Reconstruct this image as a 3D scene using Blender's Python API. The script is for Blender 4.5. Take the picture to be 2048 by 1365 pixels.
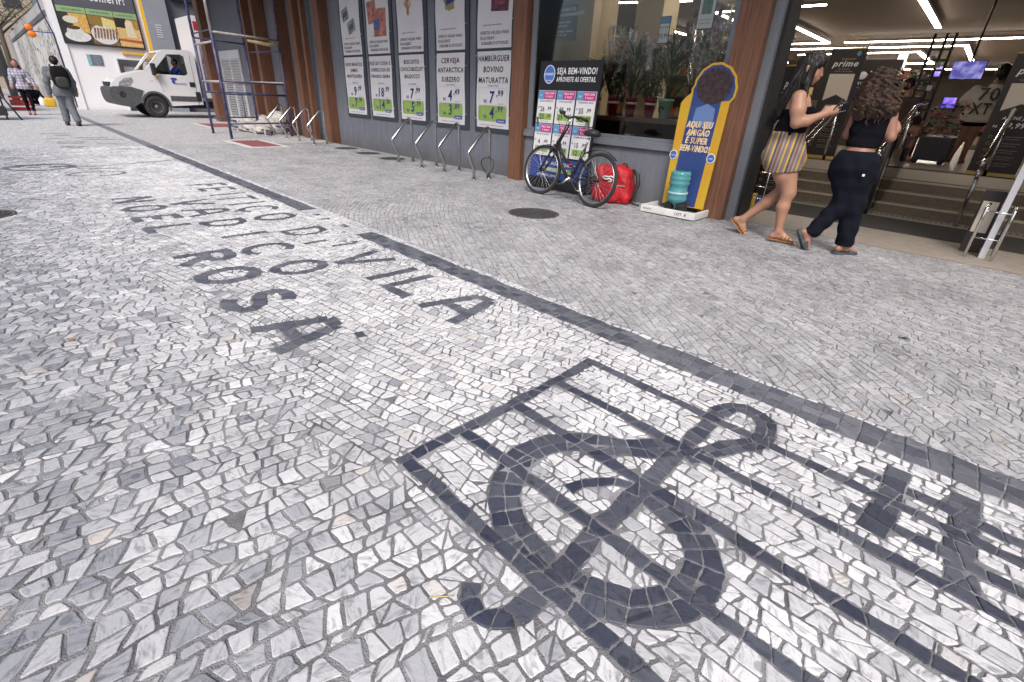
import bpy, bmesh, math, random
import numpy as np
from mathutils import Vector, Matrix
from mathutils.geometry import tessellate_polygon
random.seed(7); np.random.seed(7)
PI=math.pi; R=math.radians
SC=bpy.context.scene
for o in list(bpy.data.objects): bpy.data.objects.remove(o)
# ---------------------------------------------------------------- camera
cd=bpy.data.cameras.new('camera'); cam=bpy.data.objects.new('camera',cd); SC.collection.objects.link(cam); SC.camera=cam
cd.sensor_width=36; cd.lens=962.5/2048*36; cd.clip_end=500; cd.clip_start=.02
cam.matrix_world=Matrix(((0.69829,-0.34752,0.62580,0),(0.71441,0.28374,-0.63961,0),(0.04472,0.89371,0.44640,1.2),(0,0,0,1)))
# ---------------------------------------------------------------- world, sun, exposure
SUN_EL=R(48); SUN_AZ=R(140)   # azimuth: direction towards the sun, measured from +Y clockwise
w=bpy.data.worlds.new('World'); SC.world=w; w.use_nodes=True
nt=w.node_tree; bg=nt.nodes['Background']; sky=nt.nodes.new('ShaderNodeTexSky'); sky.sky_type='NISHITA'; sky.sun_disc=False
sky.sun_elevation=SUN_EL; sky.sun_rotation=SUN_AZ; sky.air_density=1.0; sky.dust_density=6.0; sky.ozone_density=1.5
nt.links.new(sky.outputs[0],bg.inputs[0]); bg.inputs[1].default_value=.11
ld=bpy.data.lights.new('sun','SUN'); ld.energy=2.0; ld.angle=R(20); ld.color=(1,.97,.93)
sun=bpy.data.objects.new('sun',ld); SC.collection.objects.link(sun)
sd=Vector((math.sin(SUN_AZ)*math.cos(SUN_EL),math.cos(SUN_AZ)*math.cos(SUN_EL),math.sin(SUN_EL)))
sun.rotation_euler=sd.to_track_quat('Z','Y').to_euler(); sun.location=(0,-5,12)
vs=SC.view_settings; vs.view_transform='Standard'; vs.look='None'; vs.exposure=.32; vs.gamma=1; vs.use_curve_mapping=False
SC.render.engine='CYCLES'; SC.cycles.max_bounces=8; SC.cycles.transparent_max_bounces=12
# ---------------------------------------------------------------- materials
def sock(n,*names):
    for k in names:
        if k in n.inputs: return n.inputs[k]
def mat(name,col,rough=.6,metal=0.,var=0.,scale=8.,stretch=(1,1,1),bump=0.,bscale=None,emit=0.,spec=None,alpha=1.,trans=0.,col2=None,detail=4.,ecol=None):
    m=bpy.data.materials.new(name); m.use_nodes=True; nt=m.node_tree; b=nt.nodes['Principled BSDF']
    b.inputs['Base Color'].default_value=(*col,1); b.inputs['Roughness'].default_value=rough; b.inputs['Metallic'].default_value=metal
    if spec is not None: b.inputs['Specular IOR Level'].default_value=spec
    if emit: b.inputs['Emission Color'].default_value=(*(ecol or col),1); b.inputs['Emission Strength'].default_value=emit
    if alpha<1: b.inputs['Alpha'].default_value=alpha
    if trans: b.inputs['Transmission Weight'].default_value=trans
    if var or col2 or bump:
        tc=nt.nodes.new('ShaderNodeTexCoord'); mp=nt.nodes.new('ShaderNodeMapping'); mp.inputs['Scale'].default_value=stretch
        nt.links.new(tc.outputs['Object'],mp.inputs[0])
    if var or col2:
        n=nt.nodes.new('ShaderNodeTexNoise'); n.inputs['Scale'].default_value=scale; n.inputs['Detail'].default_value=detail
        nt.links.new(mp.outputs[0],n.inputs[0]); r=nt.nodes.new('ShaderNodeValToRGB')
        c1=tuple(max(0,c*(1-var)) for c in col); c2=col2 or tuple(min(1,c*(1+var)) for c in col)
        r.color_ramp.elements[0].position=.3; r.color_ramp.elements[1].position=.7
        r.color_ramp.elements[0].color=(*c1,1); r.color_ramp.elements[1].color=(*c2,1)
        nt.links.new(n.outputs[0],r.inputs[0]); nt.links.new(r.outputs[0],b.inputs['Base Color'])
    if bump:
        n2=nt.nodes.new('ShaderNodeTexNoise'); n2.inputs['Scale'].default_value=bscale or scale*3; n2.inputs['Detail'].default_value=5
        nt.links.new(mp.outputs[0],n2.inputs[0]); bp=nt.nodes.new('ShaderNodeBump'); bp.inputs['Strength'].default_value=bump; bp.inputs['Distance'].default_value=.02
        nt.links.new(n2.outputs[0],bp.inputs['Height']); nt.links.new(bp.outputs[0],b.inputs['Normal'])
    return m
def stone_mat(name,lo,hi,warm,rough):
    m=bpy.data.materials.new(name); m.use_nodes=True; nt=m.node_tree; L=nt.links.new; N=nt.nodes.new; b=nt.nodes['Principled BSDF']
    at=N('ShaderNodeAttribute'); at.attribute_name='tone'; at2=N('ShaderNodeAttribute'); at2.attribute_name='hue'
    tc=N('ShaderNodeTexCoord'); ad=N('ShaderNodeVectorMath'); ad.operation='ADD'
    mu=N('ShaderNodeMath'); mu.operation='MULTIPLY'; mu.inputs[1].default_value=37.; L(at2.outputs['Fac'],mu.inputs[0])
    cb=N('ShaderNodeCombineXYZ'); L(mu.outputs[0],cb.inputs[0]); L(mu.outputs[0],cb.inputs[2]); L(tc.outputs['Object'],ad.inputs[0]); L(cb.outputs[0],ad.inputs[1])
    rmp=N('ShaderNodeMapping'); L(ad.outputs[0],rmp.inputs[0]); rmp.inputs['Scale'].default_value=(1,1,.3)
    rz=N('ShaderNodeVectorRotate'); rz.rotation_type='Z_AXIS'; L(rmp.outputs[0],rz.inputs['Vector']); L(mu.outputs[0],rz.inputs['Angle'])
    st=N('ShaderNodeMapping'); L(rz.outputs[0],st.inputs[0]); st.inputs['Scale'].default_value=(1,3.2,1)
    vn=N('ShaderNodeTexNoise'); vn.inputs['Scale'].default_value=16; vn.inputs['Detail'].default_value=6; vn.inputs['Roughness'].default_value=.62; vn.inputs['Distortion'].default_value=1.2; L(st.outputs[0],vn.inputs[0])
    vr=N('ShaderNodeValToRGB'); e=vr.color_ramp.elements; e[0].position=.30; e[0].color=(.30,.31,.33,1); e[1].position=.50; e[1].color=(1,1,1,1); L(vn.outputs[0],vr.inputs[0])
    base=N('ShaderNodeMix'); base.data_type='RGBA'; base.inputs[6].default_value=(*lo,1); base.inputs[7].default_value=(*hi,1); L(at.outputs['Fac'],base.inputs[0])
    wr=N('ShaderNodeMapRange'); wr.inputs['From Min'].default_value=.96; wr.inputs['From Max'].default_value=1.; wr.inputs['To Max'].default_value=.45; L(at2.outputs['Fac'],wr.inputs[0])
    wm=N('ShaderNodeMix'); wm.data_type='RGBA'; wm.inputs[7].default_value=(*warm,1); L(wr.outputs[0],wm.inputs[0]); L(base.outputs[2],wm.inputs[6])
    ml=N('ShaderNodeMix'); ml.data_type='RGBA'; ml.blend_type='MULTIPLY'; ml.inputs[0].default_value=.8; L(wm.outputs[2],ml.inputs[6]); L(vr.outputs[0],ml.inputs[7])
    dn=N('ShaderNodeTexNoise'); dn.inputs['Scale'].default_value=1.7; dn.inputs['Detail'].default_value=9; dn.inputs['Roughness'].default_value=.62; L(tc.outputs['Object'],dn.inputs[0])
    dr=N('ShaderNodeValToRGB'); q=dr.color_ramp.elements; q[0].position=.33; q[0].color=(.66,.665,.68,1); q[1].position=.58; q[1].color=(1,1,1,1); L(dn.outputs[0],dr.inputs[0])
    md=N('ShaderNodeMix'); md.data_type='RGBA'; md.blend_type='MULTIPLY'; md.inputs[0].default_value=.8; L(ml.outputs[2],md.inputs[6]); L(dr.outputs[0],md.inputs[7])
    gv=N('ShaderNodeTexVoronoi'); gv.inputs['Scale'].default_value=2.6; gv.voronoi_dimensions='2D'; L(tc.outputs['Object'],gv.inputs['Vector'])
    gr_=N('ShaderNodeValToRGB'); g_=gr_.color_ramp.elements; g_[0].position=.030; g_[0].color=(.42,.42,.43,1); g_[1].position=.042; g_[1].color=(1,1,1,1); L(gv.outputs['Distance'],gr_.inputs[0])
    mg=N('ShaderNodeMix'); mg.data_type='RGBA'; mg.blend_type='MULTIPLY'; mg.inputs[0].default_value=.7; L(md.outputs[2],mg.inputs[6]); L(gr_.outputs[0],mg.inputs[7])
    L(mg.outputs[2],b.inputs['Base Color']); b.inputs['Roughness'].default_value=rough; b.inputs['Specular IOR Level'].default_value=.35
    bn=N('ShaderNodeTexNoise'); bn.inputs['Scale'].default_value=70; bn.inputs['Detail'].default_value=5; L(ad.outputs[0],bn.inputs[0])
    bp=N('ShaderNodeBump'); bp.inputs['Strength'].default_value=.35; bp.inputs['Distance'].default_value=.006; L(bn.outputs[0],bp.inputs['Height']); L(bp.outputs[0],b.inputs['Normal'])
    return m
MT={}
def M_(k,*a,**kw):
    if k not in MT: MT[k]=mat(k,*a,**kw)
    return MT[k]
def wood_mat(name,c1,c2):
    m=bpy.data.materials.new(name); m.use_nodes=True; nt=m.node_tree; L=nt.links.new; N=nt.nodes.new; b=nt.nodes['Principled BSDF']
    tc=N('ShaderNodeTexCoord'); mp=N('ShaderNodeMapping'); mp.inputs['Scale'].default_value=(9,9,.35); L(tc.outputs['Object'],mp.inputs[0])
    n=N('ShaderNodeTexNoise'); n.inputs['Scale'].default_value=7; n.inputs['Detail'].default_value=7; n.inputs['Roughness'].default_value=.65; n.inputs['Distortion'].default_value=.4; L(mp.outputs[0],n.inputs[0])
    r=N('ShaderNodeValToRGB'); r.color_ramp.elements[0].position=.32; r.color_ramp.elements[1].position=.68; r.color_ramp.elements[0].color=(*c1,1); r.color_ramp.elements[1].color=(*c2,1)
    L(n.outputs[0],r.inputs[0]); L(r.outputs[0],b.inputs['Base Color']); b.inputs['Roughness'].default_value=.45
    bp=N('ShaderNodeBump'); bp.inputs['Strength'].default_value=.15; bp.inputs['Distance'].default_value=.01; L(n.outputs[0],bp.inputs['Height']); L(bp.outputs[0],b.inputs['Normal'])
    return m
def stripe_mat(name,cols,freq,rough=.8,axis=0,distort=.0,warp=0.):
    m=bpy.data.materials.new(name); m.use_nodes=True; nt=m.node_tree; L=nt.links.new; N=nt.nodes.new; b=nt.nodes['Principled BSDF']
    tc=N('ShaderNodeTexCoord'); sp=N('ShaderNodeSeparateXYZ'); L(tc.outputs['Object'],sp.inputs[0])
    mu=N('ShaderNodeMath'); mu.operation='MULTIPLY'; mu.inputs[1].default_value=freq; L(sp.outputs[axis],mu.inputs[0])
    if warp:
        mw=N('ShaderNodeMath'); mw.operation='MULTIPLY_ADD'; mw.inputs[1].default_value=warp; L(sp.outputs[2],mw.inputs[0]); L(mu.outputs[0],mw.inputs[2]); mu=mw
    fr=N('ShaderNodeMath'); fr.operation='FRACT'; L(mu.outputs[0],fr.inputs[0])
    r=N('ShaderNodeValToRGB'); r.color_ramp.interpolation='CONSTANT'; e=r.color_ramp.elements
    while len(e)<len(cols): e.new(.5)
    for i,c in enumerate(cols): e[i].position=i/len(cols); e[i].color=(*c,1)
    L(fr.outputs[0],r.inputs[0]); L(r.outputs[0],b.inputs['Base Color']); b.inputs['Roughness'].default_value=rough
    return m
def glass_mat(name,tint=(.9,.95,.95),gloss=.08,rough=.02):
    m=bpy.data.materials.new(name); m.use_nodes=True; nt=m.node_tree; nt.nodes.clear(); L=nt.links.new; N=nt.nodes.new
    o=N('ShaderNodeOutputMaterial'); mx=N('ShaderNodeMixShader'); t=N('ShaderNodeBsdfTransparent'); g=N('ShaderNodeBsdfGlossy'); f=N('ShaderNodeFresnel'); f.inputs[0].default_value=1.5
    t.inputs[0].default_value=(*tint,1); g.inputs['Roughness'].default_value=rough; ad=N('ShaderNodeMath'); ad.operation='ADD'; ad.inputs[1].default_value=gloss
    L(f.outputs[0],ad.inputs[0]); L(ad.outputs[0],mx.inputs[0]); L(t.outputs[0],mx.inputs[1]); L(g.outputs[0],mx.inputs[2]); L(mx.outputs[0],o.inputs[0]); return m
# ---------------------------------------------------------------- object helpers
COL=SC.collection
def tag(o,label=None,cat=None,group=None,kind=None):
    if label: o['label']=label
    if cat: o['category']=cat
    if group: o['group']=group
    if kind: o['kind']=kind
    return o
def thing(name,label,cat,loc=(0,0,0),rz=0.,group=None):
    o=bpy.data.objects.new(name,None); COL.objects.link(o); o.location=loc; o.rotation_euler=(0,0,rz); o.empty_display_size=.1
    return tag(o,label,cat,group)
def copy_tree(o,parent=None):
    c=o.copy(); COL.objects.link(c); c.parent=parent
    for ch in list(o.children): copy_tree(ch,c)
    return c
class MB:
    def __init__(s): s.v=[]; s.f=[]; s.mi=[]; s.cm=0; s.sm=[]; s.smooth=False
    def add(s,vs,fs,smooth=None):
        b=len(s.v); s.v+= [tuple(map(float,x)) for x in vs]
        for f in fs: s.f.append([i+b for i in f]); s.mi.append(s.cm); s.sm.append(s.smooth if smooth is None else smooth)
        return s
    def box(s,a,b,m=None):
        x0,y0,z0=a; x1,y1,z1=b
        vs=[(x0,y0,z0),(x1,y0,z0),(x1,y1,z0),(x0,y1,z0),(x0,y0,z1),(x1,y0,z1),(x1,y1,z1),(x0,y1,z1)]
        if m is not None: vs=[m@Vector(p) for p in vs]
        return s.add(vs,[(0,3,2,1),(4,5,6,7),(0,1,5,4),(1,2,6,5),(2,3,7,6),(3,0,4,7)],False)
    def bbox(s,a,b,r=.01,m=None):   # box with chamfered vertical and horizontal edges
        bm=bmesh.new(); x0,y0,z0=a; x1,y1,z1=b
        bmesh.ops.create_cube(bm,size=1)
        for v in bm.verts: v.co=Vector((x0+(v.co.x+.5)*(x1-x0),y0+(v.co.y+.5)*(y1-y0),z0+(v.co.z+.5)*(z1-z0)))
        bmesh.ops.bevel(bm,geom=list(bm.edges),offset=r,segments=2,affect='EDGES',profile=.6)
        if m is not None: bmesh.ops.transform(bm,matrix=m,verts=bm.verts)
        return s.bm(bm)
    def bm(s,bm,smooth=None):
        bm.verts.index_update(); s.add([v.co for v in bm.verts],[[v.index for v in f.verts] for f in bm.faces],smooth); bm.free(); return s
    def tube(s,pts,r,n=8,closed=False,caps=True):
        pts=[Vector(p) for p in pts]; k=len(pts); rr=r if isinstance(r,(list,tuple)) else [r]*k
        T=[]
        for i in range(k):
            a=pts[i-1] if (i or closed) else pts[0]; b=pts[(i+1)%k] if (i<k-1 or closed) else pts[-1]
            d=(b-a); T.append(d.normalized() if d.length>1e-9 else Vector((0,0,1)))
        u=T[0].orthogonal().normalized(); vs=[]
        for i in range(k):
            if i:
                ax=T[i-1].cross(T[i])
                if ax.length>1e-6: u=Matrix.Rotation(T[i-1].angle(T[i]),3,ax.normalized())@u
            u=(u-T[i]*u.dot(T[i])).normalized(); w=T[i].cross(u)
            for j in range(n):
                a=2*PI*j/n; vs.append(pts[i]+(u*math.cos(a)+w*math.sin(a))*rr[i])
        fs=[]; 
        for i in range(k if closed else k-1):
            i2=(i+1)%k
            for j in range(n): fs.append((i*n+j,i*n+(j+1)%n,i2*n+(j+1)%n,i2*n+j))
        if caps and not closed: fs+= [tuple(reversed(range(n))),tuple(range((k-1)*n,k*n))]
        return s.add(vs,fs,True)
    def lathe(s,prof,c=(0,0,0),n=24,axis='z',m=None):
        vs=[];fs=[]
        for (r,h) in prof:
            for j in range(n):
                a=2*PI*j/n; x,y=r*math.cos(a),r*math.sin(a)
                p=(x,y,h) if axis=='z' else ((x,h,y) if axis=='y' else (h,x,y))
                vs.append((p[0]+c[0],p[1]+c[1],p[2]+c[2]))
        for i in range(len(prof)-1):
            for j in range(n): fs.append((i*n+j,i*n+(j+1)%n,(i+1)*n+(j+1)%n,(i+1)*n+j))
        if m is not None: vs=[m@Vector(p) for p in vs]
        if prof[0][0]>1e-5: fs.append(tuple(reversed(range(n))))
        if prof[-1][0]>1e-5: fs.append(tuple(range((len(prof)-1)*n,len(prof)*n)))
        return s.add(vs,fs,True)
    def plate(s,loops,t,to3):   # polygon with holes, thickness t; to3(x,y,d)->3d
        polys=[[Vector((x,y,0)) for x,y in l] for l in loops]; tri=tessellate_polygon(polys); flat=[p for l in polys for p in l]; n=len(flat)
        vs=[to3(p.x,p.y,0) for p in flat]+[to3(p.x,p.y,t) for p in flat]
        fs=[tuple(q) for q in tri]+[tuple(i+n for i in reversed(q)) for q in tri]; b=0
        for l in loops:
            k=len(l)
            for i in range(k): fs.append((b+i,b+(i+1)%k,n+b+(i+1)%k,n+b+i))
            b+=k
        return s.add(vs,fs,False)
    def sphere(s,c,r,n=12,sc=(1,1,1),m=None):
        vs=[];fs=[];h=n//2
        for i in range(h+1):
            t=PI*i/h
            for j in range(n):
                a=2*PI*j/n; p=Vector((math.sin(t)*math.cos(a)*r*sc[0],math.sin(t)*math.sin(a)*r*sc[1],math.cos(t)*r*sc[2]))
                if m is not None: p=m@p
                vs.append((p[0]+c[0],p[1]+c[1],p[2]+c[2]))
        for i in range(h):
            for j in range(n): fs.append((i*n+j,(i+1)*n+j,(i+1)*n+(j+1)%n,i*n+(j+1)%n))
        return s.add(vs,fs,True)
    def obj(s,name,mats,parent=None,weld=False,fixn=True):
        me=bpy.data.meshes.new(name); me.from_pydata(s.v,[],s.f)
        if not isinstance(mats,(list,tuple)): mats=[mats]
        for m in mats: me.materials.append(m)
        me.polygons.foreach_set('material_index',s.mi); me.polygons.foreach_set('use_smooth',s.sm)
        if fixn:
            bm=bmesh.new(); bm.from_mesh(me)
            if weld: bmesh.ops.remove_doubles(bm,verts=bm.verts,dist=1e-5)
            bmesh.ops.recalc_face_normals(bm,faces=bm.faces); bm.to_mesh(me); bm.free()
        me.update(); o=bpy.data.objects.new(name,me); COL.objects.link(o)
        if parent: o.parent=parent
        return o
def struct(o): o['kind']='structure'; return o
def rotm(c,ang,ax='Z'): return Matrix.Translation(c)@Matrix.Rotation(ang,4,ax)@Matrix.Translation(-Vector(c))
# text as mesh triangles; placed in the XZ plane facing -Y (x right, z up)
_tc={}
def text_vf(body,size=1.,off=0.,shear=0.,xs=1.,align='CENTER',space=1.):
    off=min(off,.02); space=max(space,1+off*7)
    key=(body,off,shear,space)
    if key not in _tc:
        c=bpy.data.curves.new('t','FONT'); c.body=body; c.size=1; c.offset=off; c.shear=shear; c.space_character=space; c.resolution_u=2; c.fill_mode='FRONT'
        o=bpy.data.objects.new('t',c); COL.objects.link(o); dg=bpy.context.evaluated_depsgraph_get(); dg.update()
        me=bpy.data.meshes.new_from_object(o.evaluated_get(dg)); vs=[(v.co.x,v.co.y) for v in me.vertices]; fs=[tuple(p.vertices) for p in me.polygons]
        bpy.data.meshes.remove(me); bpy.data.objects.remove(o); bpy.data.curves.remove(c); _tc[key]=(vs,fs)
    vs,fs=_tc[key]
    if not vs: return [],[]
    x0=min(v[0] for v in vs); x1=max(v[0] for v in vs)
    dx={'CENTER':-(x0+x1)/2,'LEFT':-x0,'RIGHT':-x1}[align]
    return [((x+dx)*size*xs,y*size) for x,y in vs],fs
def put_text(mb,body,x,z,size,to3,off=0.,shear=0.,xs=1.,align='CENTER',fit=None,space=1.):
    vs,fs=text_vf(body,size,off,shear,xs,align,space)
    if not vs: return
    if fit:
        wd=max(v[0] for v in vs)-min(v[0] for v in vs)
        k=fit/wd; vs=[(a*k,b) for a,b in vs]
    mb.add([to3(x+a,z+b) for a,b in vs],fs,False)
def rrect(x0,z0,x1,z1,r,n=4):
    out=[]
    for cx,cz,a0 in ((x1-r,z0+r,-90),(x1-r,z1-r,0),(x0+r,z1-r,90),(x0+r,z0+r,180)):
        for i in range(n+1):
            a=R(a0+90*i/n); out.append((cx+r*math.cos(a),cz+r*math.sin(a)))
    return out
def flat(mb,pts,to3): mb.add([to3(x,z) for x,z in pts],[tuple(range(len(pts)))],False)
def wall_to3(y): return lambda x,z: (x,y,z)
# ---------------------------------------------------------------- pavement: hand-laid stones
m_white=stone_mat('white_stone',(.28,.295,.335),(.80,.80,.825),(.66,.57,.47),.5)
m_field=stone_mat('grey_stone',(.27,.275,.30),(.54,.54,.56),(.55,.46,.38),.6)
m_dark=stone_mat('dark_stone',(.045,.052,.085),(.19,.20,.235),(.14,.14,.16),.5)
m_bed=mat('sandy_bed',(.14,.14,.155),.95,var=.3,scale=7,detail=12,bump=.6,bscale=200,col2=(.36,.36,.38))
def area(p): return .5*sum(p[i-1][0]*p[i][1]-p[i][0]*p[i-1][1] for i in range(len(p)))
def clip(p,nx,ny,c):
    out=[]; n=len(p)
    for i in range(n):
        a=p[i-1]; b=p[i]; da=nx*a[0]+ny*a[1]-c; db=nx*b[0]+ny*b[1]-c
        if (da<=0)!=(db<=0):
            t=da/(da-db); out.append((a[0]+(b[0]-a[0])*t,a[1]+(b[1]-a[1])*t))
        if db<=0: out.append(b)
    return out if len(out)>2 else []
def edges(p):
    for i in range(len(p)):
        a=p[i-1]; b=p[i]; dx=b[0]-a[0]; dy=b[1]-a[1]; l=math.hypot(dx,dy)
        if l<1e-6: continue
        nx,ny=dy/l,-dx/l; yield nx,ny,nx*a[0]+ny*a[1]
def subtract(p,q):
    res=[]; rem=p
    for nx,ny,c in edges(q):
        o=clip(rem,-nx,-ny,-c)
        if o and area(o)>1.5e-4: res.append(o)
        rem=clip(rem,nx,ny,c)
        if not rem: return res
    if area(rem)<1e-6: return [p]
    return res
HASH={}; CS=.25; DT=(.0,.5)
def bb(p): xs=[a[0] for a in p]; ys=[a[1] for a in p]; return min(xs),min(ys),max(xs),max(ys)
def cells(p):
    x0,y0,x1,y1=bb(p)
    for i in range(int(x0//CS),int(x1//CS)+1):
        for j in range(int(y0//CS),int(y1//CS)+1): yield (i,j)
def near(p):
    s={}
    for c in cells(p):
        for q in HASH.get(c,()): s[id(q)]=q
    return s.values()
def cut_all(p):
    parts=[p]; b0=bb(p)
    for q in near(p):
        b1=bb(q)
        if b0[2]<b1[0] or b1[2]<b0[0] or b0[3]<b1[1] or b1[3]<b0[1]: continue
        nxt=[]
        for a in parts: nxt+=subtract(a,q)
        parts=nxt
        if not parts: break
    return parts
STONES=[]  # (poly, tone, hue, mat, gap)
def register(q):
    for c in cells(q): HASH.setdefault(c,[]).append(q)
def dark(q,rows=None):
    if area(q)<0: q=q[::-1]
    if area(q)<1e-5: return
    for a in cut_all(q):
        if area(a)>2.5e-4: STONES.append((a,random.uniform(*DT),random.random(),2,.0038))
    register(q)
def resample(pts,step):
    pts=[Vector((a,b)) for a,b in pts]; L=[0]
    for i in range(1,len(pts)): L.append(L[-1]+(pts[i]-pts[i-1]).length)
    n=max(1,round(L[-1]/step)); out=[]
    for k in range(n+1):
        d=L[-1]*k/n; i=max(j for j in range(len(L)) if L[j]<=d+1e-9); i=min(i,len(pts)-2)
        t=(d-L[i])/max(1e-9,L[i+1]-L[i]); out.append(pts[i].lerp(pts[i+1],t))
    return out
def smooth2(pts,it=2):
    for _ in range(it):
        q=[pts[0]]
        for i in range(len(pts)-1):
            a,b=pts[i],pts[i+1]; q+=[(a[0]*.75+b[0]*.25,a[1]*.75+b[1]*.25),(a[0]*.25+b[0]*.75,a[1]*.25+b[1]*.75)]
        q.append(pts[-1]); pts=q
    return pts
FLATQ=[]
def stroke(pts,w,step=.062,rows=1,jit=.0065):
    p=resample(pts,step); n=len(p); Ls=[]
    for i in range(n):
        d=(p[min(i+1,n-1)]-p[max(i-1,0)]).normalized(); nm=Vector((-d.y,d.x))
        sh=random.uniform(-.2,.2)*step if 0<i<n-1 else 0
        Ls.append([p[i]+nm*(w*(r/rows-.5)+(random.uniform(-jit,jit)))+d*sh*(r/rows-.5)*2 for r in range(rows+1)])
    for i in range(n-1):
        for r in range(rows):
            q=[tuple(Ls[i][r]),tuple(Ls[i+1][r]),tuple(Ls[i+1][r+1]),tuple(Ls[i][r+1])]
            if p[i].x<XL: FLATQ.append(q)
            else: dark(q)
XL,XR,YB,YT=-13.2,2.3,-1.7,6.235
# the dark border strip (with the patched gap)
DT=(.25,1.)
stroke([(XL,2.23),(-5.52,2.255)],.185,.062,3,.009)
stroke([(-4.25,2.235),(-2,2.25),(2.3,2.33)],.185,.078,3,.011); DT=(.0,.5)
for k in range(9): 
    x=random.uniform(-5.3,-4.3); dark([(x,2.2+random.uniform(-.1,.15)),(x+.05,2.2),(x+.05,2.25),(x,2.25)])
# musical staff with a treble clef
for y in (.732,1.005,1.297,1.592,1.875):
    stroke([(-1.225-.03*(y>1.7),y),(XR,y)],.05,.07)
stroke([(-1.235,.70),(-1.235,1.3),(-1.255,1.9)],.055)
CL=[((-.532,.60),(-.53,.638),(-.541,.693),(-.532,.748),(-.538,.823),(-.556,.967),(-.557,1.15),(-.562,1.27),(-.567,1.42),(-.574,1.57),(-.581,1.833),(-.590,1.96)),]
stroke(smooth2([(-.59,1.94),(-.575,2.03),(-.532,2.065),(-.461,2.07),(-.403,2.013),(-.372,1.908),(-.403,1.82),(-.456,1.731),(-.499,1.619),(-.54,1.54)]),.085,.055,2)
stroke(CL[0],.07,.062,1)
stroke(smooth2([(-.594,1.558),(-.639,1.507),(-.732,1.411),(-.793,1.362),(-.865,1.312),(-.924,1.244),(-.952,1.17),(-.966,1.084),(-.949,1.008),(-.915,.94),(-.857,.875),(-.793,.829),(-.724,.797),(-.66,.781),(-.591,.775),(-.522,.775),(-.449,.793),(-.379,.83),(-.327,.859),(-.286,.904),(-.253,.978),(-.242,1.061),(-.264,1.135),(-.316,1.197),(-.371,1.229),(-.444,1.247),(-.521,1.26)],1),.115,.062,2)
stroke(smooth2([(-.593,1.253),(-.65,1.219),(-.689,1.178),(-.723,1.119),(-.73,1.065)]),.045,.06)
stroke(smooth2([(-.532,.60),(-.563,.548),(-.608,.534),(-.658,.545),(-.682,.584)]),.06,.05)
stroke([(.052,2.113),(.059,2.009),(.062,1.882),(.057,1.773),(.05,1.66)],.08,.07,1)
stroke([(-.06,1.985),(.22,1.99),(.41,1.975),(.6,1.97)],.05); stroke([(-.03,1.735),(.2,1.745),(.42,1.732),(.7,1.73)],.05)
stroke([(.25,2.12),(.258,1.95),(.262,1.85),(.265,1.797),(.272,1.699),(.283,1.62)],.085,.07,1)
stroke([(.9,.75),(.9,1.86)],.09); stroke([(1.2,.75),(1.2,1.86)],.09)
DT=(.3,.9)
# dark lettering, cap height 0.4 m, reading along +X
def ell(cx,cy,rx,ry,a0,a1,n=12): return [(cx+rx*math.cos(R(a0+(a1-a0)*i/n)),cy+ry*math.sin(R(a0+(a1-a0)*i/n))) for i in range(n+1)]
GL={'N':[[(0,0),(0,1)],[(0,1),(.62,0)],[(.62,0),(.62,1)]],'O':[ell(.35,.5,.33,.46,90,450,16)],'E':[[(0,0),(0,1)],[(0,.06),(.5,.06)],[(0,.5),(.42,.5)],[(0,.94),(.5,.94)]],
 'L':[[(0,0),(0,1)],[(0,.08),(.6,.08)]],'R':[[(0,0),(0,1)],[(0,.93)]+ell(.3,.72,.26,.21,90,-90,8)+[(0,.51)],[(.25,.5),(.6,0)]],
 'S':[ell(.3,.73,.26,.22,30,270,9)+ell(.3,.27,.28,.23,90,-150,9)],'A':[[(-.05,0),(.2,1)],[(.2,1),(.48,1)],[(.48,1),(.72,0)],[(.08,.4),(.6,.4)]],
 'V':[[(-.2,1),(.12,0)],[(.12,0),(.5,1)]],'D':[[(0,0),(0,1)],[(0,.93)]+ell(.22,.5,.34,.43,90,-90,10)+[(0,.07)]],'I':[[(0,0),(0,1)]],
 'C':[ell(.36,.5,.34,.45,40,320,12)],'F':[[(0,0),(0,1)],[(0,.94),(.5,.94)],[(0,.52),(.4,.52)]],'T':[[(.3,0),(.3,1)],[(0,.94),(.62,.94)]],
 'Ç':[ell(.36,.5,.34,.45,40,320,12),[(.36,.05),(.42,-.14)]],'P':[[(0,0),(0,1)],[(0,.93)]+ell(.3,.72,.26,.21,90,-90,8)+[(0,.51)]]}
def letter(ch,x,y,h=.38,w=.055,wd=.4):
    for s in GL[ch]: stroke([(x+a*wd,y+b*h) for a,b in s],w,.06)
for ch,x in zip('NOEL',(-7.12,-6.58,-5.98,-5.48)): letter(ch,x,.70,.38,.075,.40)
for ch,x in zip('ROSA',(-4.38,-3.88,-3.26,-2.68)): letter(ch,x,.69,.39,.085,.44)
for ch,x in zip('VADICO',(-6.58,-6.1,-5.46,-4.79,-4.38,-3.76)): letter(ch,x,1.15,.39,.07,.42)
for ch,x in zip('FEITIÇO',(-7.75,-7.38,-6.88,-6.68,-6.2,-5.98,-5.5)): letter(ch,x,1.63,.40,.06,.40)
letter('D',-4.72,1.63,.4,.055,.4); stroke([(-4.2,1.64),(-4.22,1.85)],.05); stroke([(-4.0,1.80),(-3.98,2.0)],.05); dark([(-4.05,2.0),(-3.99,2.0),(-3.99,2.05),(-4.05,2.05)])
for ch,x in zip('VILA',(-3.58,-3.07,-2.86,-2.40)): letter(ch,x,1.61,.42,.075,.42)
dark([(-2.32,1.1),(-2.25,1.09),(-2.24,1.14),(-2.31,1.15)])
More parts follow.
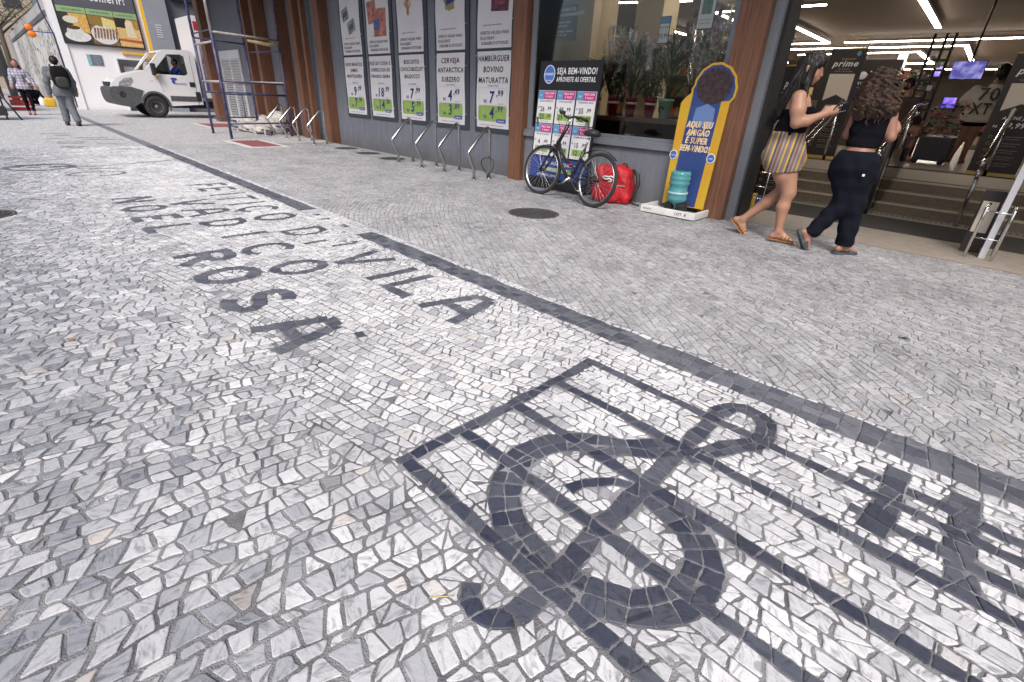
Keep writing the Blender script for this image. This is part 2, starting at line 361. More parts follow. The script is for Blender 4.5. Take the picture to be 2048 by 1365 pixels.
# ornament further along
stroke(ell(-10.3,.30,.36,.38,0,360,22),.08,.07,1); stroke(ell(-10.3,.30,.3,.3,150,250,6),.16,.08,2); stroke([(-10.3,.4),(-10.26,.66)],.15,.07,2); stroke([(-10.35,.15),(-10.3,.3)],.1)
stroke([(-10.1,.65),(-10.2,1.1),(-10.4,1.6),(-10.54,2.05)],.05,.07); stroke(ell(-9.3,.85,.22,.32,0,330,16),.045,.07); stroke([(-9.95,.7),(-9.8,1.2)],.05)
for a,b,c in ((-14.4,.65,1.3),(-14.1,.8,1.2),(-13.8,1.4,1.9),(-13.15,.76,1.1),(-13.4,.8,1.2),(-12.7,1.6,2.0),(-14.9,1.3,2.0),(-15.4,1.2,1.8),(-16.6,.7,1.3),(-16.1,.9,1.2),(-15.2,.7,1.0)):
    stroke([(a,b),(a+.1,c)],.07)
# round openings kept free for the manhole covers
def ring(cx,cy,r,n=14): return [(cx+r*math.cos(2*PI*i/n),cy+r*math.sin(2*PI*i/n)) for i in range(n)]
MANH=[(-3.98,4.33,.31),(-11.6,5.86,.27),(-10.48,5.80,.27),(-9.41,5.76,.27),(-6.80,-.36,.27)]
for c in MANH: register(ring(*c))
TILE=[(-13.95,4.0,-12.35,4.68)]
register([(-13.2,4.0),(-12.35,4.0),(-12.35,4.68),(-13.2,4.68)])
# warped courses of light stones
def lf(x,y,s): return math.sin(x*1.1+s)+.6*math.sin(y*1.7+x*.6+s*2)+.4*math.sin(x*2.3-y*1.3+s*3)
def courses(x0,y0,x1,y1,ang,h,wmin,wmax,warp,gap,mi,tone,inside,slant=.25,seed=0,wob=.2):
    ca,sa=math.cos(ang),math.sin(ang); cx,cy=(x0+x1)/2,(y0+y1)/2; ext=math.hypot(x1-x0,y1-y0)/2+.6; rnd=random.Random(seed)
    K=int(2*ext/h)+1; ph=[rnd.uniform(0,6.28) for _ in range(K+2)]; fq=[rnd.uniform(3,7) for _ in range(K+2)]
    def P(s,t):
        k=t; x=cx+s*ca-t*sa; y=cy+s*sa+t*ca
        return (x+warp*lf(x,y,seed),y+warp*lf(y*1.3+2,x*.8,seed+1.7))
    def bd(k,s): return -ext+k*h+wob*h*(math.sin(s*fq[k]+ph[k])+.5*math.sin(s*fq[k]*3.1+ph[k]*2))
    for k in range(K):
        s=-ext+rnd.random()*wmax; sl0=0
        while s<ext:
            w=rnd.uniform(wmin,wmax); sl1=rnd.uniform(-slant,slant)*h
            if rnd.random()<.06: w*=.55
            # quick reject
            mx,my=P(s,-ext+k*h)
            if mx<x0-.2 or mx>x1+.2 or my<y0-.2 or my>y1+.2: s+=w; sl0=sl1; continue
            a=P(s+sl0,bd(k,s+sl0)); b=P(s+w+sl1,bd(k,s+w+sl1)); c=P(s+w-sl1,bd(k+1,s+w-sl1)); d=P(s-sl0,bd(k+1,s-sl0))
            s+=w; sl0=sl1
            mcx=(a[0]+b[0]+c[0]+d[0])/4; mcy=(a[1]+b[1]+c[1]+d[1])/4; q=[]
            for e_ in (a,b,c,d):
                f_=rnd.uniform(0,.12 if mi==0 else .06)*(.5 if rnd.random()<.5 else 1); q.append((e_[0]+(mcx-e_[0])*f_,e_[1]+(mcy-e_[1])*f_))
            if area(q)<0: q=q[::-1]
            if not inside(mcx,mcy): continue
            tn=tone(mx,my,rnd)
            if rnd.random()<.05:
                qs=[[q[0],q[1],q[2]],[q[0],q[2],q[3]]]
            else: qs=[q]
            for q in qs:
                for lim in ((1,0,x1),(-1,0,-x0),(0,1,y1),(0,-1,-y0)):
                    if q: q=clip(q,*lim)
                if not q or area(q)<4e-4: continue
                for pc in cut_all(q):
                    if area(pc)>3.5e-4: STONES.append((pc,tn,rnd.random(),mi,gap(mx,my)))
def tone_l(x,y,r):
    b=.54+.36*min(1,max(-1,(y-.30)/1.0)); b-=.12*min(1,max(0,(-x-7)/5))  # regional mean: uneven light painted into the tone, greyer at the near left
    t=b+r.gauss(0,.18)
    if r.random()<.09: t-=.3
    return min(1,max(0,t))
def tone_r(x,y,r): return min(1,max(0,.75-.14*(y-2.4)+r.gauss(0,.17)))
gap_l=lambda x,y: .0036+.0022*max(0,min(1,(.9-y)/1.2))*max(0,min(1,(x+4.5)/2))+random.random()*.002
yes=lambda x,y: True
wv=lambda x,s:.13*math.sin(x*2.1+s)+.06*math.sin(x*5.3+s*2)
lim1=lambda x:.60+wv(x,.4)
lim2=lambda y:-2.3+wv(y*1.5,2.)
def fence_in(n0):
    for st in STONES[n0:]: register(st[0])
big=lambda x:1
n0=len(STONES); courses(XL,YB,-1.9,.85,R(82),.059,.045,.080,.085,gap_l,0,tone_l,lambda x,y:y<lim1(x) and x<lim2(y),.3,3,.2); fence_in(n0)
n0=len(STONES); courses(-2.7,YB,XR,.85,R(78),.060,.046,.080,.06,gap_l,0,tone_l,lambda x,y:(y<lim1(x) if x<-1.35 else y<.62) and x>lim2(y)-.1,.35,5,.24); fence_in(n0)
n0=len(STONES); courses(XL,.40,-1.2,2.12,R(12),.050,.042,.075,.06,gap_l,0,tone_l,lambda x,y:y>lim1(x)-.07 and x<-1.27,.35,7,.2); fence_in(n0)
courses(-1.36,.58,XR,2.12,R(0),.048,.045,.10,.006,lambda x,y:.0042,0,tone_l,yes,.3,9,.16)
courses(XL,2.12,XR,2.40,R(1),.050,.045,.09,.006,lambda x,y:.005,0,tone_r,yes,.3,11,.15)
courses(XL,2.40,-6.0,YT,R(38),.050,.042,.075,.10,lambda x,y:.004,1,tone_r,yes,.4,13,.22)
courses(-6.0,2.40,XR,YT,R(-30),.046,.042,.080,.085,lambda x,y:.003,1,tone_r,yes,.5,17,.22)
V=[];F=[];TN=[];HU=[];MI=[]
def inset(p,d):
    q=p
    for nx,ny,c in edges(p):
        q=clip(q,nx,ny,c-d)
        if not q: return []
    return q
for poly,tn,hu,mi,g in STONES:
    cx=sum(a[0] for a in poly)/len(poly)
    p=inset(poly,g*.5*(1 if mi==2 else random.uniform(.6,1.5)))
    if not p or area(p)<2e-4: continue
    detail=cx>-5.5
    q=[]
    n=len(p)
    for i in range(n):
        a=p[i]; b=p[(i+1)%n]; l=math.hypot(b[0]-a[0],b[1]-a[1])
        if l<.006: continue
        j=.0022
        # knock the corner off a little
        e=min(.25,.005/l) if detail else 0
        q.append((a[0]+(b[0]-a[0])*e+random.uniform(-j,j)*.5,a[1]+(b[1]-a[1])*e+random.uniform(-j,j)*.5))
        if detail:
            if l>.03:
                t=random.uniform(.35,.65); nx,ny=(b[1]-a[1])/l,-(b[0]-a[0])/l; o=random.uniform(-.004,.0015); q.append((a[0]+(b[0]-a[0])*t+nx*o,a[1]+(b[1]-a[1])*t+ny*o))
            q.append((b[0]-(b[0]-a[0])*e,b[1]-(b[1]-a[1])*e))
    if len(q)<3: continue
    n=len(q); mx=sum(a[0] for a in q)/n; my=sum(a[1] for a in q)/n
    z=random.uniform(-.002,.0015); tx=random.uniform(-.035,.035); ty=random.uniform(-.035,.035); bv=.0022; b0=len(V)
    rad=math.sqrt(abs(area(q)))/2; kk=max(.6,1-bv/max(rad,.004))
    for (x,y) in q: V.append((x,y,-.02))
    for (x,y) in q: V.append((x,y,z-.0016+tx*(x-mx)+ty*(y-my)))
    for (x,y) in q: V.append((mx+(x-mx)*kk,my+(y-my)*kk,z+tx*(x-mx)+ty*(y-my)))
    F.append(tuple(range(b0+2*n,b0+3*n)))
    for i in range(n):
        k=(i+1)%n; F.append((b0+i,b0+k,b0+n+k,b0+n+i)); F.append((b0+n+i,b0+n+k,b0+2*n+k,b0+2*n+i))
    m=2*n+1; TN+=[tn]*m; HU+=[hu]*m; MI+=[mi]*m
# mortar bed as part of the same pavement
b0=len(V); ZB=-.004
V+=[(XL,YB,ZB),(XR,YB,ZB),(XR,YT,ZB),(XL,YT,ZB)]; F.append((b0,b0+1,b0+2,b0+3)); TN.append(.5); HU.append(.5); MI.append(3)
me=bpy.data.meshes.new('pavement'); me.from_pydata(V,[],F)
for m in (m_white,m_field,m_dark,m_bed): me.materials.append(m)
me.polygons.foreach_set('material_index',MI)
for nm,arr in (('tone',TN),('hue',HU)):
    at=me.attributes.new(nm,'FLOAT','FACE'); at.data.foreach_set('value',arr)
me.update(); po=bpy.data.objects.new('pavement',me); COL.objects.link(po); struct(po)
print('stones',len(STONES),'verts',len(V))
# far pavement: same stones seen too small to model one by one
def far_mat(name,lo,hi,joint,sc=17.):
    m=bpy.data.materials.new(name); m.use_nodes=True; nt=m.node_tree; L=nt.links.new; N=nt.nodes.new; b=nt.nodes['Principled BSDF']
    tc=N('ShaderNodeTexCoord'); v=N('ShaderNodeTexVoronoi'); v.inputs['Scale'].default_value=sc; v.voronoi_dimensions='2D'; L(tc.outputs['Object'],v.inputs['Vector'])
    e=N('ShaderNodeTexVoronoi'); e.feature='DISTANCE_TO_EDGE'; e.voronoi_dimensions='2D'; e.inputs['Scale'].default_value=sc; L(tc.outputs['Object'],e.inputs['Vector'])
    sp=N('ShaderNodeSeparateColor'); L(v.outputs['Color'],sp.inputs[0]); mx=N('ShaderNodeMix'); mx.data_type='RGBA'; mx.inputs[6].default_value=(*lo,1); mx.inputs[7].default_value=(*hi,1); L(sp.outputs[0],mx.inputs[0])
    st=N('ShaderNodeMath'); st.operation='GREATER_THAN'; st.inputs[1].default_value=.07; L(e.outputs['Distance'],st.inputs[0])
    mj=N('ShaderNodeMix'); mj.data_type='RGBA'; mj.inputs[6].default_value=(*joint,1); L(mx.outputs[2],mj.inputs[7]); L(st.outputs[0],mj.inputs[0]); L(mj.outputs[2],b.inputs['Base Color']); b.inputs['Roughness'].default_value=.6
    return m
m_far=far_mat('far_stone',(.40,.41,.44),(.68,.68,.70),(.25,.25,.25)); m_farw=far_mat('far_stone_grey',(.36,.36,.38),(.62,.62,.64),(.28,.28,.28))
mb=MB(); mb.cm=0; mb.add([(-29.7,-1.7,0),(XL,-1.7,0),(XL,2.13,0),(-29.7,2.13,0)],[(0,1,2,3)]); mb.cm=1; mb.add([(-29.7,2.33,0),(XL,2.33,0),(XL,6.35,0),(-29.7,6.35,0)],[(0,1,2,3)]); mb.cm=2; mb.add([(-29.7,2.13,0),(XL,2.13,0),(XL,2.33,0),(-29.7,2.33,0)],[(0,1,2,3)])
for q in FLATQ:
    if area(q)<0: q=q[::-1]
    mb.add([(x,y,.004) for x,y in q],[tuple(range(4))])
m_darkfar=far_mat('far_dark_stone',(.10,.105,.13),(.20,.205,.24),(.25,.25,.26)); struct(mb.obj('pavement_far',[m_far,m_farw,m_darkfar]))
m_asph=mat('worn_concrete',(.36,.36,.37),.9,var=.15,scale=3,bump=.3,bscale=40)
mb=MB(); mb.add([(-220,-220,-.06),(220,-220,-.06),(220,220,-.06),(-220,220,-.06)],[(0,1,2,3)]); struct(mb.obj('ground',mat('asphalt',(.10,.10,.105),.95,var=.3,scale=2,bump=.3,bscale=60)))
mb=MB(); mb.box((-29.7,6.35,-.05),(-22.3,16,-.002)); struct(mb.obj('driveway',m_asph))
mb=MB(); mb.box((-80,-1.7,-.05),(-29.7,2.79,-.004)); struct(mb.obj('path',m_asph))
mb=MB(); mb.box((-80,-1.95,-.05),(8,-1.7,.0)); struct(mb.obj('kerb',mat('kerb_granite',(.35,.35,.36),.8,var=.2,scale=20)))
# repair patches of bare cement rubbed over the stones
# ---------------------------------------------------------------- supermarket building
m_wall=mat('grey_blue_render',(.165,.18,.22),.75,var=.12,scale=3,stretch=(6,6,.8),bump=.25,bscale=30)
def splash(m):
    nt=m.node_tree; L=nt.links.new; N=nt.nodes.new; b=nt.nodes['Principled BSDF']; src=b.inputs['Base Color'].links[0].from_socket
    tc=N('ShaderNodeTexCoord'); sp_=N('ShaderNodeSeparateXYZ'); L(tc.outputs['Object'],sp_.inputs[0]); n=N('ShaderNodeTexNoise'); n.inputs['Scale'].default_value=5; n.inputs['Detail'].default_value=8; L(tc.outputs['Object'],n.inputs[0])
    a=N('ShaderNodeMath'); a.operation='MULTIPLY_ADD'; a.inputs[1].default_value=-.5; L(n.outputs[0],a.inputs[0]); L(sp_.outputs[2],a.inputs[2]); mr=N('ShaderNodeMapRange'); mr.inputs['From Min'].default_value=-.22; mr.inputs['From Max'].default_value=.06; mr.inputs['To Min'].default_value=.55; mr.inputs['To Max'].default_value=0; L(a.outputs[0],mr.inputs[0])
    mx=N('ShaderNodeMix'); mx.data_type='RGBA'; mx.inputs[7].default_value=(.12,.115,.11,1); L(mr.outputs[0],mx.inputs[0]); L(src,mx.inputs[6])
    v=N('ShaderNodeTexNoise'); v.inputs['Scale'].default_value=14; v.inputs['Detail'].default_value=10; L(tc.outputs['Object'],v.inputs[0]); vr=N('ShaderNodeValToRGB'); vr.color_ramp.elements[0].position=.70; vr.color_ramp.elements[1].position=.74; L(v.outputs[0],vr.inputs[0])
    m2=N('ShaderNodeMix'); m2.data_type='RGBA'; m2.inputs[7].default_value=(.30,.31,.33,1); L(vr.outputs[0],m2.inputs[0]); L(mx.outputs[2],m2.inputs[6]); L(m2.outputs[2],b.inputs['Base Color'])
splash(m_wall)
m_wood=wood_mat('wood_cladding',(.10,.042,.024),(.22,.105,.062)); m_wood_d=wood_mat('dark_wood',(.05,.022,.012),(.11,.05,.03))
m_alu=mat('grey_metal_frame',(.22,.24,.28),.45,metal=.3,var=.06,scale=5); m_black=mat('black_metal',(.02,.02,.023),.5)
m_silver=mat('brushed_silver',(.6,.6,.62),.3,metal=1.,var=.05,scale=20); m_chrome=mat('chrome',(.75,.75,.76),.12,metal=1.)
m_black_c=mat('added_canopy_grey',(.08,.085,.10),.6); m_glass=glass_mat('shop_glass',(.93,.95,.95),.0); m_floor=mat('interior_tile',(.48,.42,.35),.25,var=.08,scale=2)
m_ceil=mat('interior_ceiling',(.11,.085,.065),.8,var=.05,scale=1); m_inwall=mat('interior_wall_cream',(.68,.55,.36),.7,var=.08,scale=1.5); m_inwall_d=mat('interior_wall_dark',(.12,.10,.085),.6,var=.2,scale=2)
m_step=mat('stair_granite',(.15,.12,.09),.5,var=.2,scale=40); m_nos=mat('step_edge',(.42,.35,.27),.5); m_mat=mat('entrance_mat',(.035,.032,.03),.95,bump=.3,bscale=300)
m_thr=mat('threshold_stone',(.27,.24,.21),.6,var=.12,scale=12)
S=thing('supermarket','long grey supermarket front with brown wood pillars and lit open entrance','building',(0,6.2,0))
def sp(name,mb,m): 
    for i,v in enumerate(mb.v): mb.v[i]=(v[0],v[1]-6.2,v[2])
    return mb.obj(name,m,S)
mb=MB(); mb.box((-22.3,6.45,-.05),(-5.96,6.75,3.9)); sp('wall',mb,m_wall)
mb=MB(); mb.box((-5.95,6.15,-.05),(-2.76,6.4,.70)); sp('wall',mb,m_wall)
mb=MB(); mb.box((-22.3,6.02,3.9),(6,6.5,11)); sp('upper_wall',mb,m_wall)
mb=MB(); mb.box((-22.3,4.35,3.92),(6,6.019,4.15)); sp('added_shade_canopy',mb,m_black_c)  # unseen slab added to darken the entrance, pillars and paving below
mb=MB(); mb.box((-5.95,6.12,3.25),(-2.76,6.4,3.9)); sp('wall',mb,m_wall)
mb=MB(); mb.bbox((-5.95,6.10,.70),(-2.76,6.42,.765),.008); mb.bbox((-5.94,6.105,.765),(-2.77,6.13,.80),.006); sp('window_sill',mb,m_alu)
for x0,x1,y0,y1,lab in ((-13.36,-13.04,6.2,6.445,0),(-14.12,-13.98,6.21,6.33,0),(-14.72,-14.46,6.2,6.40,0),(-15.66,-15.44,6.15,6.445,0),(-17.12,-16.90,6.1,6.445,0),(-17.98,-17.72,6.1,6.445,0),(-18.46,-18.33,6.25,6.445,0),(-22.36,-21.93,6.1,6.445,0),(-6.23,-5.95,6.05,6.44,0),(-2.75,-2.43,6.03,6.46,0)):
    mb=MB()
    n=2
    mb.bbox((x0,y0,-.05),(x1,y1,3.895),.006)
    mb.box((x0+(x1-x0)*.48,y0-.0005,-.05),(x0+(x1-x0)*.5,y0+.01,3.89)) if False else None
    sp('pillar',mb,m_wood)
mb=MB()
for x in (-5.93,-2.86): mb.box((x,6.16,.80),(x+.09,6.26,3.25))
mb.box((-5.84,6.16,3.17),(-2.86,6.26,3.25)); mb.box((-5.84,6.16,.80),(-2.86,6.22,.84))
wf=sp('window_frame',mb,m_alu)
mb=MB(); mb.box((-5.84,6.19,.84),(-2.86,6.198,3.17)); sp('window_pane',mb,m_glass)
mb=MB(); mb.box((-2.43,6.15,-.02),(-2.33,6.45,3.89)); sp('door_frame',mb,m_alu)
mb=MB(); mb.box((-2.33,6.22,-.02),(-2.29,6.5,3.89)); sp('door_track',mb,m_black)
# interior shell
FZ=.56
mb=MB(); mb.box((-12.5,6.76,-.05),(-2.66,40,FZ-.004)); mb.box((-2.66,9.35,-.05),(6,40,FZ)); sp('interior_floor',mb,m_floor)
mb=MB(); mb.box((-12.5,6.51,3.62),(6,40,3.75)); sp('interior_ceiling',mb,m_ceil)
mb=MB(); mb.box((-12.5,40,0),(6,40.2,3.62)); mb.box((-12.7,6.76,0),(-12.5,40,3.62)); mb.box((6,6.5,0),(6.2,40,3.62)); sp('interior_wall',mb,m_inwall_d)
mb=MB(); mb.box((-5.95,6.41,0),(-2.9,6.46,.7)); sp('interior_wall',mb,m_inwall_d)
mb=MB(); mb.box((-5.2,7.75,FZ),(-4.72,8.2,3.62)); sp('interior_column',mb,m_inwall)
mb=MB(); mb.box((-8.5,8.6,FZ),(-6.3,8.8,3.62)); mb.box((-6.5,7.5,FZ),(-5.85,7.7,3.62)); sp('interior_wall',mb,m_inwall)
mb=MB(); mb.box((-2.72,6.47,-.05),(-2.66,9.35,FZ)); sp('stair_side',mb,m_step)
for k in range(4):
    z=.17+.13*k; y=8.52+.29*k-.0
    mb=MB(); mb.box((-2.655,y,-.05),(2.6,y+.289 if k<3 else y+.3,z)); s_=sp('stair_step',mb,m_step)
    mb=MB(); mb.box((-2.65,y-.006,z-.022),(2.59,y+.035,z+.003)); sp('step_nosing',mb,m_nos)
mb=MB(); mb.box((-2.66,9.69-.02,.5),(2.6,9.72,FZ+.002)); sp('step_nosing',mb,m_nos)
mb=MB(); mb.add([(-2.66,6.24,.005),(2.6,6.24,.005),(2.6,7.08,.03),(-2.66,7.08,.03),(-2.66,6.24,-.05),(2.6,6.24,-.05)],[(0,1,2,3),(4,5,1,0)]); mb.box((-2.66,7.08,-.05),(2.6,8.53,.03)); sp('threshold',mb,m_thr)
mb=MB(); mb.box((-2.62,7.12,.0),(2.6,8.12,.036)); sp('door_mat',mb,m_mat)
mb=MB()
for i in range(88): mb.box((-2.6+i*.06,8.36,.031),(-2.57+i*.06,8.44,.034))
sp('drain_grate',mb,m_black)
# slatted beige wall at the right of the stair
mb=MB()
for i in range(60): mb.box((.22,8.6,.05+i*.06),(3.2,8.64,.10+i*.06))
mb.box((.22,8.645,0),(3.2,8.7,3.6)); sp('slatted_wall',mb,mat('beige_slat',(.36,.30,.22),.5))
mb=MB(); mb.box((-.05,6.58,0),(.0,6.64,3.62)); sp('door_post',mb,mat('white_aluminium',(.75,.76,.82),.3,metal=.4))
mb=MB(); mb.box((-.045,6.66,.04),(-.015,8.5,3.6)); sp('glass_screen',mb,m_glass)
# ---------------------------------------------------------------- building at the end: white side wall
m_whitewall=mat('white_paint_wall',(.80,.80,.84),.7,var=.03,scale=1.2,bump=.1,bscale=20)
W=thing('white_building','white painted side wall with grey corner column and garage opening','building',(-29.8,2.8,0))
def wp(name,mb,m,dx=29.8,dy=-2.8):
    for i,v in enumerate(mb.v): mb.v[i]=(v[0]+dx,v[1]+dy,v[2])
    return mb.obj(name,m,W)
mb=MB(); mb.box((-30.4,2.8,-.05),(-29.8,4.62,8)); mb.box((-30.4,4.62,2.08),(-29.8,6.02,8)); mb.box((-30.4,5.9,-.05),(-29.8,6.02,2.08)); mb.box((-29.79,2.8,-.05),(-29.74,3.08,8)); wp('wall',mb,m_whitewall)
mb=MB(); mb.box((-29.8,6.0,2.45),(-29.72,6.10,8)); mb.box((-29.8,4.9,2.28),(-29.70,6.0,2.36)); wp('yellow_trim',mb,mat('yellow_paint',(.75,.42,.02),.5))
mb=MB(); mb.box((-30.4,6.10,-.05),(-29.6,6.98,8)); 
wp('corner_column',mb,mat('column_grey',(.25,.27,.32),.7,var=.06,scale=2))
mb=MB()
for i in range(6): mb.box((-29.6,6.38,3.05+i*.09),(-29.585,6.62,3.09+i*.09))
wp('vent',mb,mat('vent_white',(.6,.6,.6),.5))
mb=MB(); mb.box((-30.1,6.98,-.05),(-30.0,16,8)); wp('rear_wall',mb,mat('column_grey_dark',(.13,.14,.17),.7,var=.1,scale=2))
mb=MB(); mb.box((-30.0,7.3,4.6),(-29.8,9.5,5.6)); wp('window',mb,m_black)
mb=MB(); mb.box((-30.35,4.62,0),(-30.3,5.9,2.08)); wp('garage_recess',mb,mat('recess_grey',(.3,.3,.33),.7))
mb=MB(); mb.box((-29.8,4.60,0),(-29.77,4.66,2.12)); mb.box((-29.8,4.66,2.06),(-29.77,5.9,2.12)); mb.box((-30.28,4.9,1.2),(-30.2,5.8,1.8)); wp('window_frame',mb,mat('white_frame',(.7,.7,.72),.5))
# rear block behind the driveway
mb=MB(); mb.box((-29.9,16,0),(-22.3,16.5,9)); B2=mb.obj('courtyard_wall',mat('courtyard_grey',(.2,.21,.24),.8,var=.1,scale=1)); tag(B2,'grey wall closing the driveway far behind the delivery truck','wall')
mb=MB(); mb.box((-22.3,6.76,-.05),(-22.1,16,11)); sp('side_wall',mb,m_wall)
# ---------------------------------------------------------------- offer boards on the grey wall
m_paper=mat('poster_paper',(.66,.66,.70),.55,var=.03,scale=3); m_board=mat('board_slate',(.045,.055,.075),.55)
m_ink=mat('black_ink',(.02,.02,.025),.5); m_inkgrey=mat('grey_ink',(.12,.12,.14),.6); m_blue=mat('price_blue',(.025,.03,.16),.5); m_green=mat('offer_green',(.26,.40,.10),.55,var=.12,scale=6)
m_grid=mat('pale_outline',(.45,.45,.52),.6); m_white=mat('white_print',(.78,.78,.80),.5); m_tagblue=mat('tag_blue',(.05,.08,.35),.5)
BO=[(-12.37,-11.49,'white eggs','leftmost',['OVOS BRANCOS','JUMBO','MANTIQUEIRA'],'bandeja 20un.','9','99','7','99',1),
 (-11.21,-10.30,'chicken','second from the left',['FILÉ DE COXA E','SOBRECOXA DE','FRANGO SEARA'],'bandeja 1kg','18','99','14','98',2),
 (-9.98,-9.09,'biscuits','middle one',['BISCOITO','CHOCOBISCUIT','BAUDUCCO'],'pacote 80g','7','99','5','79',3),
 (-8.68,-7.83,'beer','second from the right',['CERVEJA','ANTARCTICA','SUBZERO'],'lata 473ml','4','49','3','89',4),
 (-7.48,-6.63,'burgers','rightmost',['HAMBÚRGUER','BOVINO','MATURATTA'],'bovino 672g','7','99','4','99',5)]
def wav(x,z,s): return .0012*math.sin(z*5+s*1.7)*math.cos(x*4+s)
def sheet(mb,x0,z0,x1,z1,y,s,nx=6,nz=16):
    vs=[];fs=[]
    for j in range(nz+1):
        for i in range(nx+1):
            x=x0+(x1-x0)*i/nx; z=z0+(z1-z0)*j/nz; x2=x+.010*math.sin(z*6+s*2)*(1 if i in(0,nx) else .3); vs.append((x2,y+wav(x,z,s),z))
    for j in range(nz):
        for i in range(nx): a=j*(nx+1)+i; fs.append((a,a+1,a+nx+2,a+nx+1))
    mb.add(vs,fs,True)
for (x0,x1,goods,pos,title,small,p1,c1,p2,c2,sd_) in BO:
    w=x1-x0; cx=0.; hw=w/2; X=(x0+x1)/2; YS=-.035
    to=lambda x,z,s=sd_: (x,YS-.004+wav(x,z,s),z)
    t=thing('offer_board','dark wall board with white sheets offering %s, %s of five'%(goods,pos),'poster board',(X,6.45,0),0,'offer boards in a row on the grey wall')
    mb=MB(); mb.bbox((-hw-.06,-.028,.67),(hw+.11,-.001,3.35),.004); mb.obj('backing_board',m_board,t)
    mb=MB(); sheet(mb,-hw,.74,hw,1.94,YS,sd_); lo=mb.obj('price_sheet',m_paper,t)
    mb=MB(); sheet(mb,-hw,1.985,hw,3.22,YS,sd_); up=mb.obj('picture_sheet',m_paper,t)
    mb=MB(); z,sz,st=[(1.76,.095,.12),(1.77,.095,.125),(1.78,.10,.13),(1.78,.115,.155),(1.79,.125,.165)][sd_-1]
    for ln in title: put_text(mb,ln,0,z,sz,to,off=.02,shear=.12,fit=min(w*.93,sz*.68*len(ln))); z-=st
    mb.obj('lettering',m_ink,lo)
    mb=MB(); put_text(mb,small,0,1.405,.045,to,fit=.25); put_text(mb,'oferta válida com cadastro no aplicativo',0,.775,.03,to,fit=.6); put_text(mb,'preço p/ un.',.22,1.13,.03,to); mb.obj('small_print',m_inkgrey,lo)
    mb=MB(); fl=rrect(-hw+.06,1.105,hw-.06,1.385,.03); fl2=rrect(-hw+.064,1.109,hw-.064,1.381,.028)
    for i in range(len(fl)): a,b=i,(i+1)%len(fl); mb.add([to(*fl[a]),to(*fl[b]),to(*fl2[b]),to(*fl2[a])],[(0,1,2,3)],False)
    mb.obj('price_outline',m_grid,lo)
    mb=MB(); g=rrect(-hw+.05,.85,hw-.06,1.10,.035)
    vs=[(x,YS-.0045,z) for x,z in g]; mb.add(vs,[tuple(range(len(vs)))],False); mb.obj('green_panel',m_green,lo)
    mb=MB()
    to=lambda x,z:(x,YS-.0075,z)
    for zz,pp,cc in ((1.15,p1,c1),(.90,p2,c2)):
        put_text(mb,'R$',-.16-.03*len(pp),zz,.07,to,off=.015,shear=.2); put_text(mb,pp,-.01,zz,.26,to,off=.02,shear=.1,xs=.95); put_text(mb,','+cc,.14+.045*len(pp),zz+.11,.13,to,off=.02,shear=.15)
    mb.obj('price_lettering',m_blue,lo)
    mb=MB(); g=rrect(.12,.835,.36,.895,.02); mb.add([(x,to(x,z)[1]-.002,z) for x,z in g],[tuple(range(len(g)))],False); tb=mb.obj('app_tag',m_tagblue,lo)
    mb=MB(); put_text(mb,'prezunic',.24,.85,.045,lambda x,z:(x,to(x,z)[1]-.004,z),off=.01); mb.obj('tag_lettering',m_white,tb)
    to=lambda x,z,s=sd_: (x,YS-.004+wav(x,z,s),z)
    mb=MB(); z=2.185
    for ln in ('OFERTA VÁLIDA PARA','ESTA LOJA, ENQUANTO','DURAREM OS ESTOQUES.'): put_text(mb,ln,0,z,.068,to,off=.018,shear=.15,fit=w*.84); z-=.075
    put_text(mb,'imagem meramente ilustrativa',-.05,2.31,.035,to,fit=.45)
    mb.obj('lettering',m_inkgrey,up)
    # printed product picture: plain printed colour shapes
    mb=MB(); cs=[(.20,.28,.25),(.42,.17,.14),(.50,.36,.28),(.30,.28,.10),(.10,.03,.05)][sd_-1]; cb=[(.10,.09,.14),(.10,.12,.30),(.45,.18,.12),(.03,.04,.25),(.22,.06,.08)][sd_-1]
    def pq(mb,cx,cz,w_,h_,a):
        cz-=.2
        ca,sa=math.cos(a),math.sin(a); q=rrect(-w_/2,-h_/2,w_/2,h_/2,.02,3); mb.add([(cx+x*ca-z*sa,to(cx+x*ca-z*sa,cz+x*sa+z*ca)[1]+.001,cz+x*sa+z*ca) for x,z in q],[tuple(range(len(q)))],False)
    if sd_==1: pq(mb,-.2,2.98,.3,.24,.3); pq(mb,.05,2.74,.34,.24,.3)
    elif sd_==2: pq(mb,.1,2.75,.5,.5,0); pq(mb,-.2,2.95,.36,.4,.1)
    elif sd_==3: pq(mb,-.05,3.0,.2,.2,.7); pq(mb,-.05,2.86,.1,.12,0)
    elif sd_==4:
        pq(mb,0,3.02,.36,.34,.78); pq(mb,0,2.92,.26,.22,0)
    else: pq(mb,-.2,3.05,.38,.3,0); pq(mb,.13,2.95,.42,.5,-.05)
    mb.obj('product_picture',mat('print_a%d'%sd_,cs,.5,var=.5,scale=14),up)
    mb=MB()
    if sd_==1: pq(mb,-.2,2.98,.2,.1,.3); pq(mb,.05,2.74,.22,.1,.3)
    elif sd_==2: pq(mb,-.02,2.72,.22,.2,0)
    elif sd_==3: pq(mb,-.05,2.98,.07,.3,0)
    elif sd_==4: pq(mb,0,3.02,.24,.24,.2)
    else: pq(mb,.13,2.95,.25,.32,-.05)
    for v in range(len(mb.v)): mb.v[v]=(mb.v[v][0],mb.v[v][1]-.002,mb.v[v][2])
    mb.obj('product_detail',mat('print_b%d'%sd_,cb,.5,var=.6,scale=20),up)
    mb=MB()
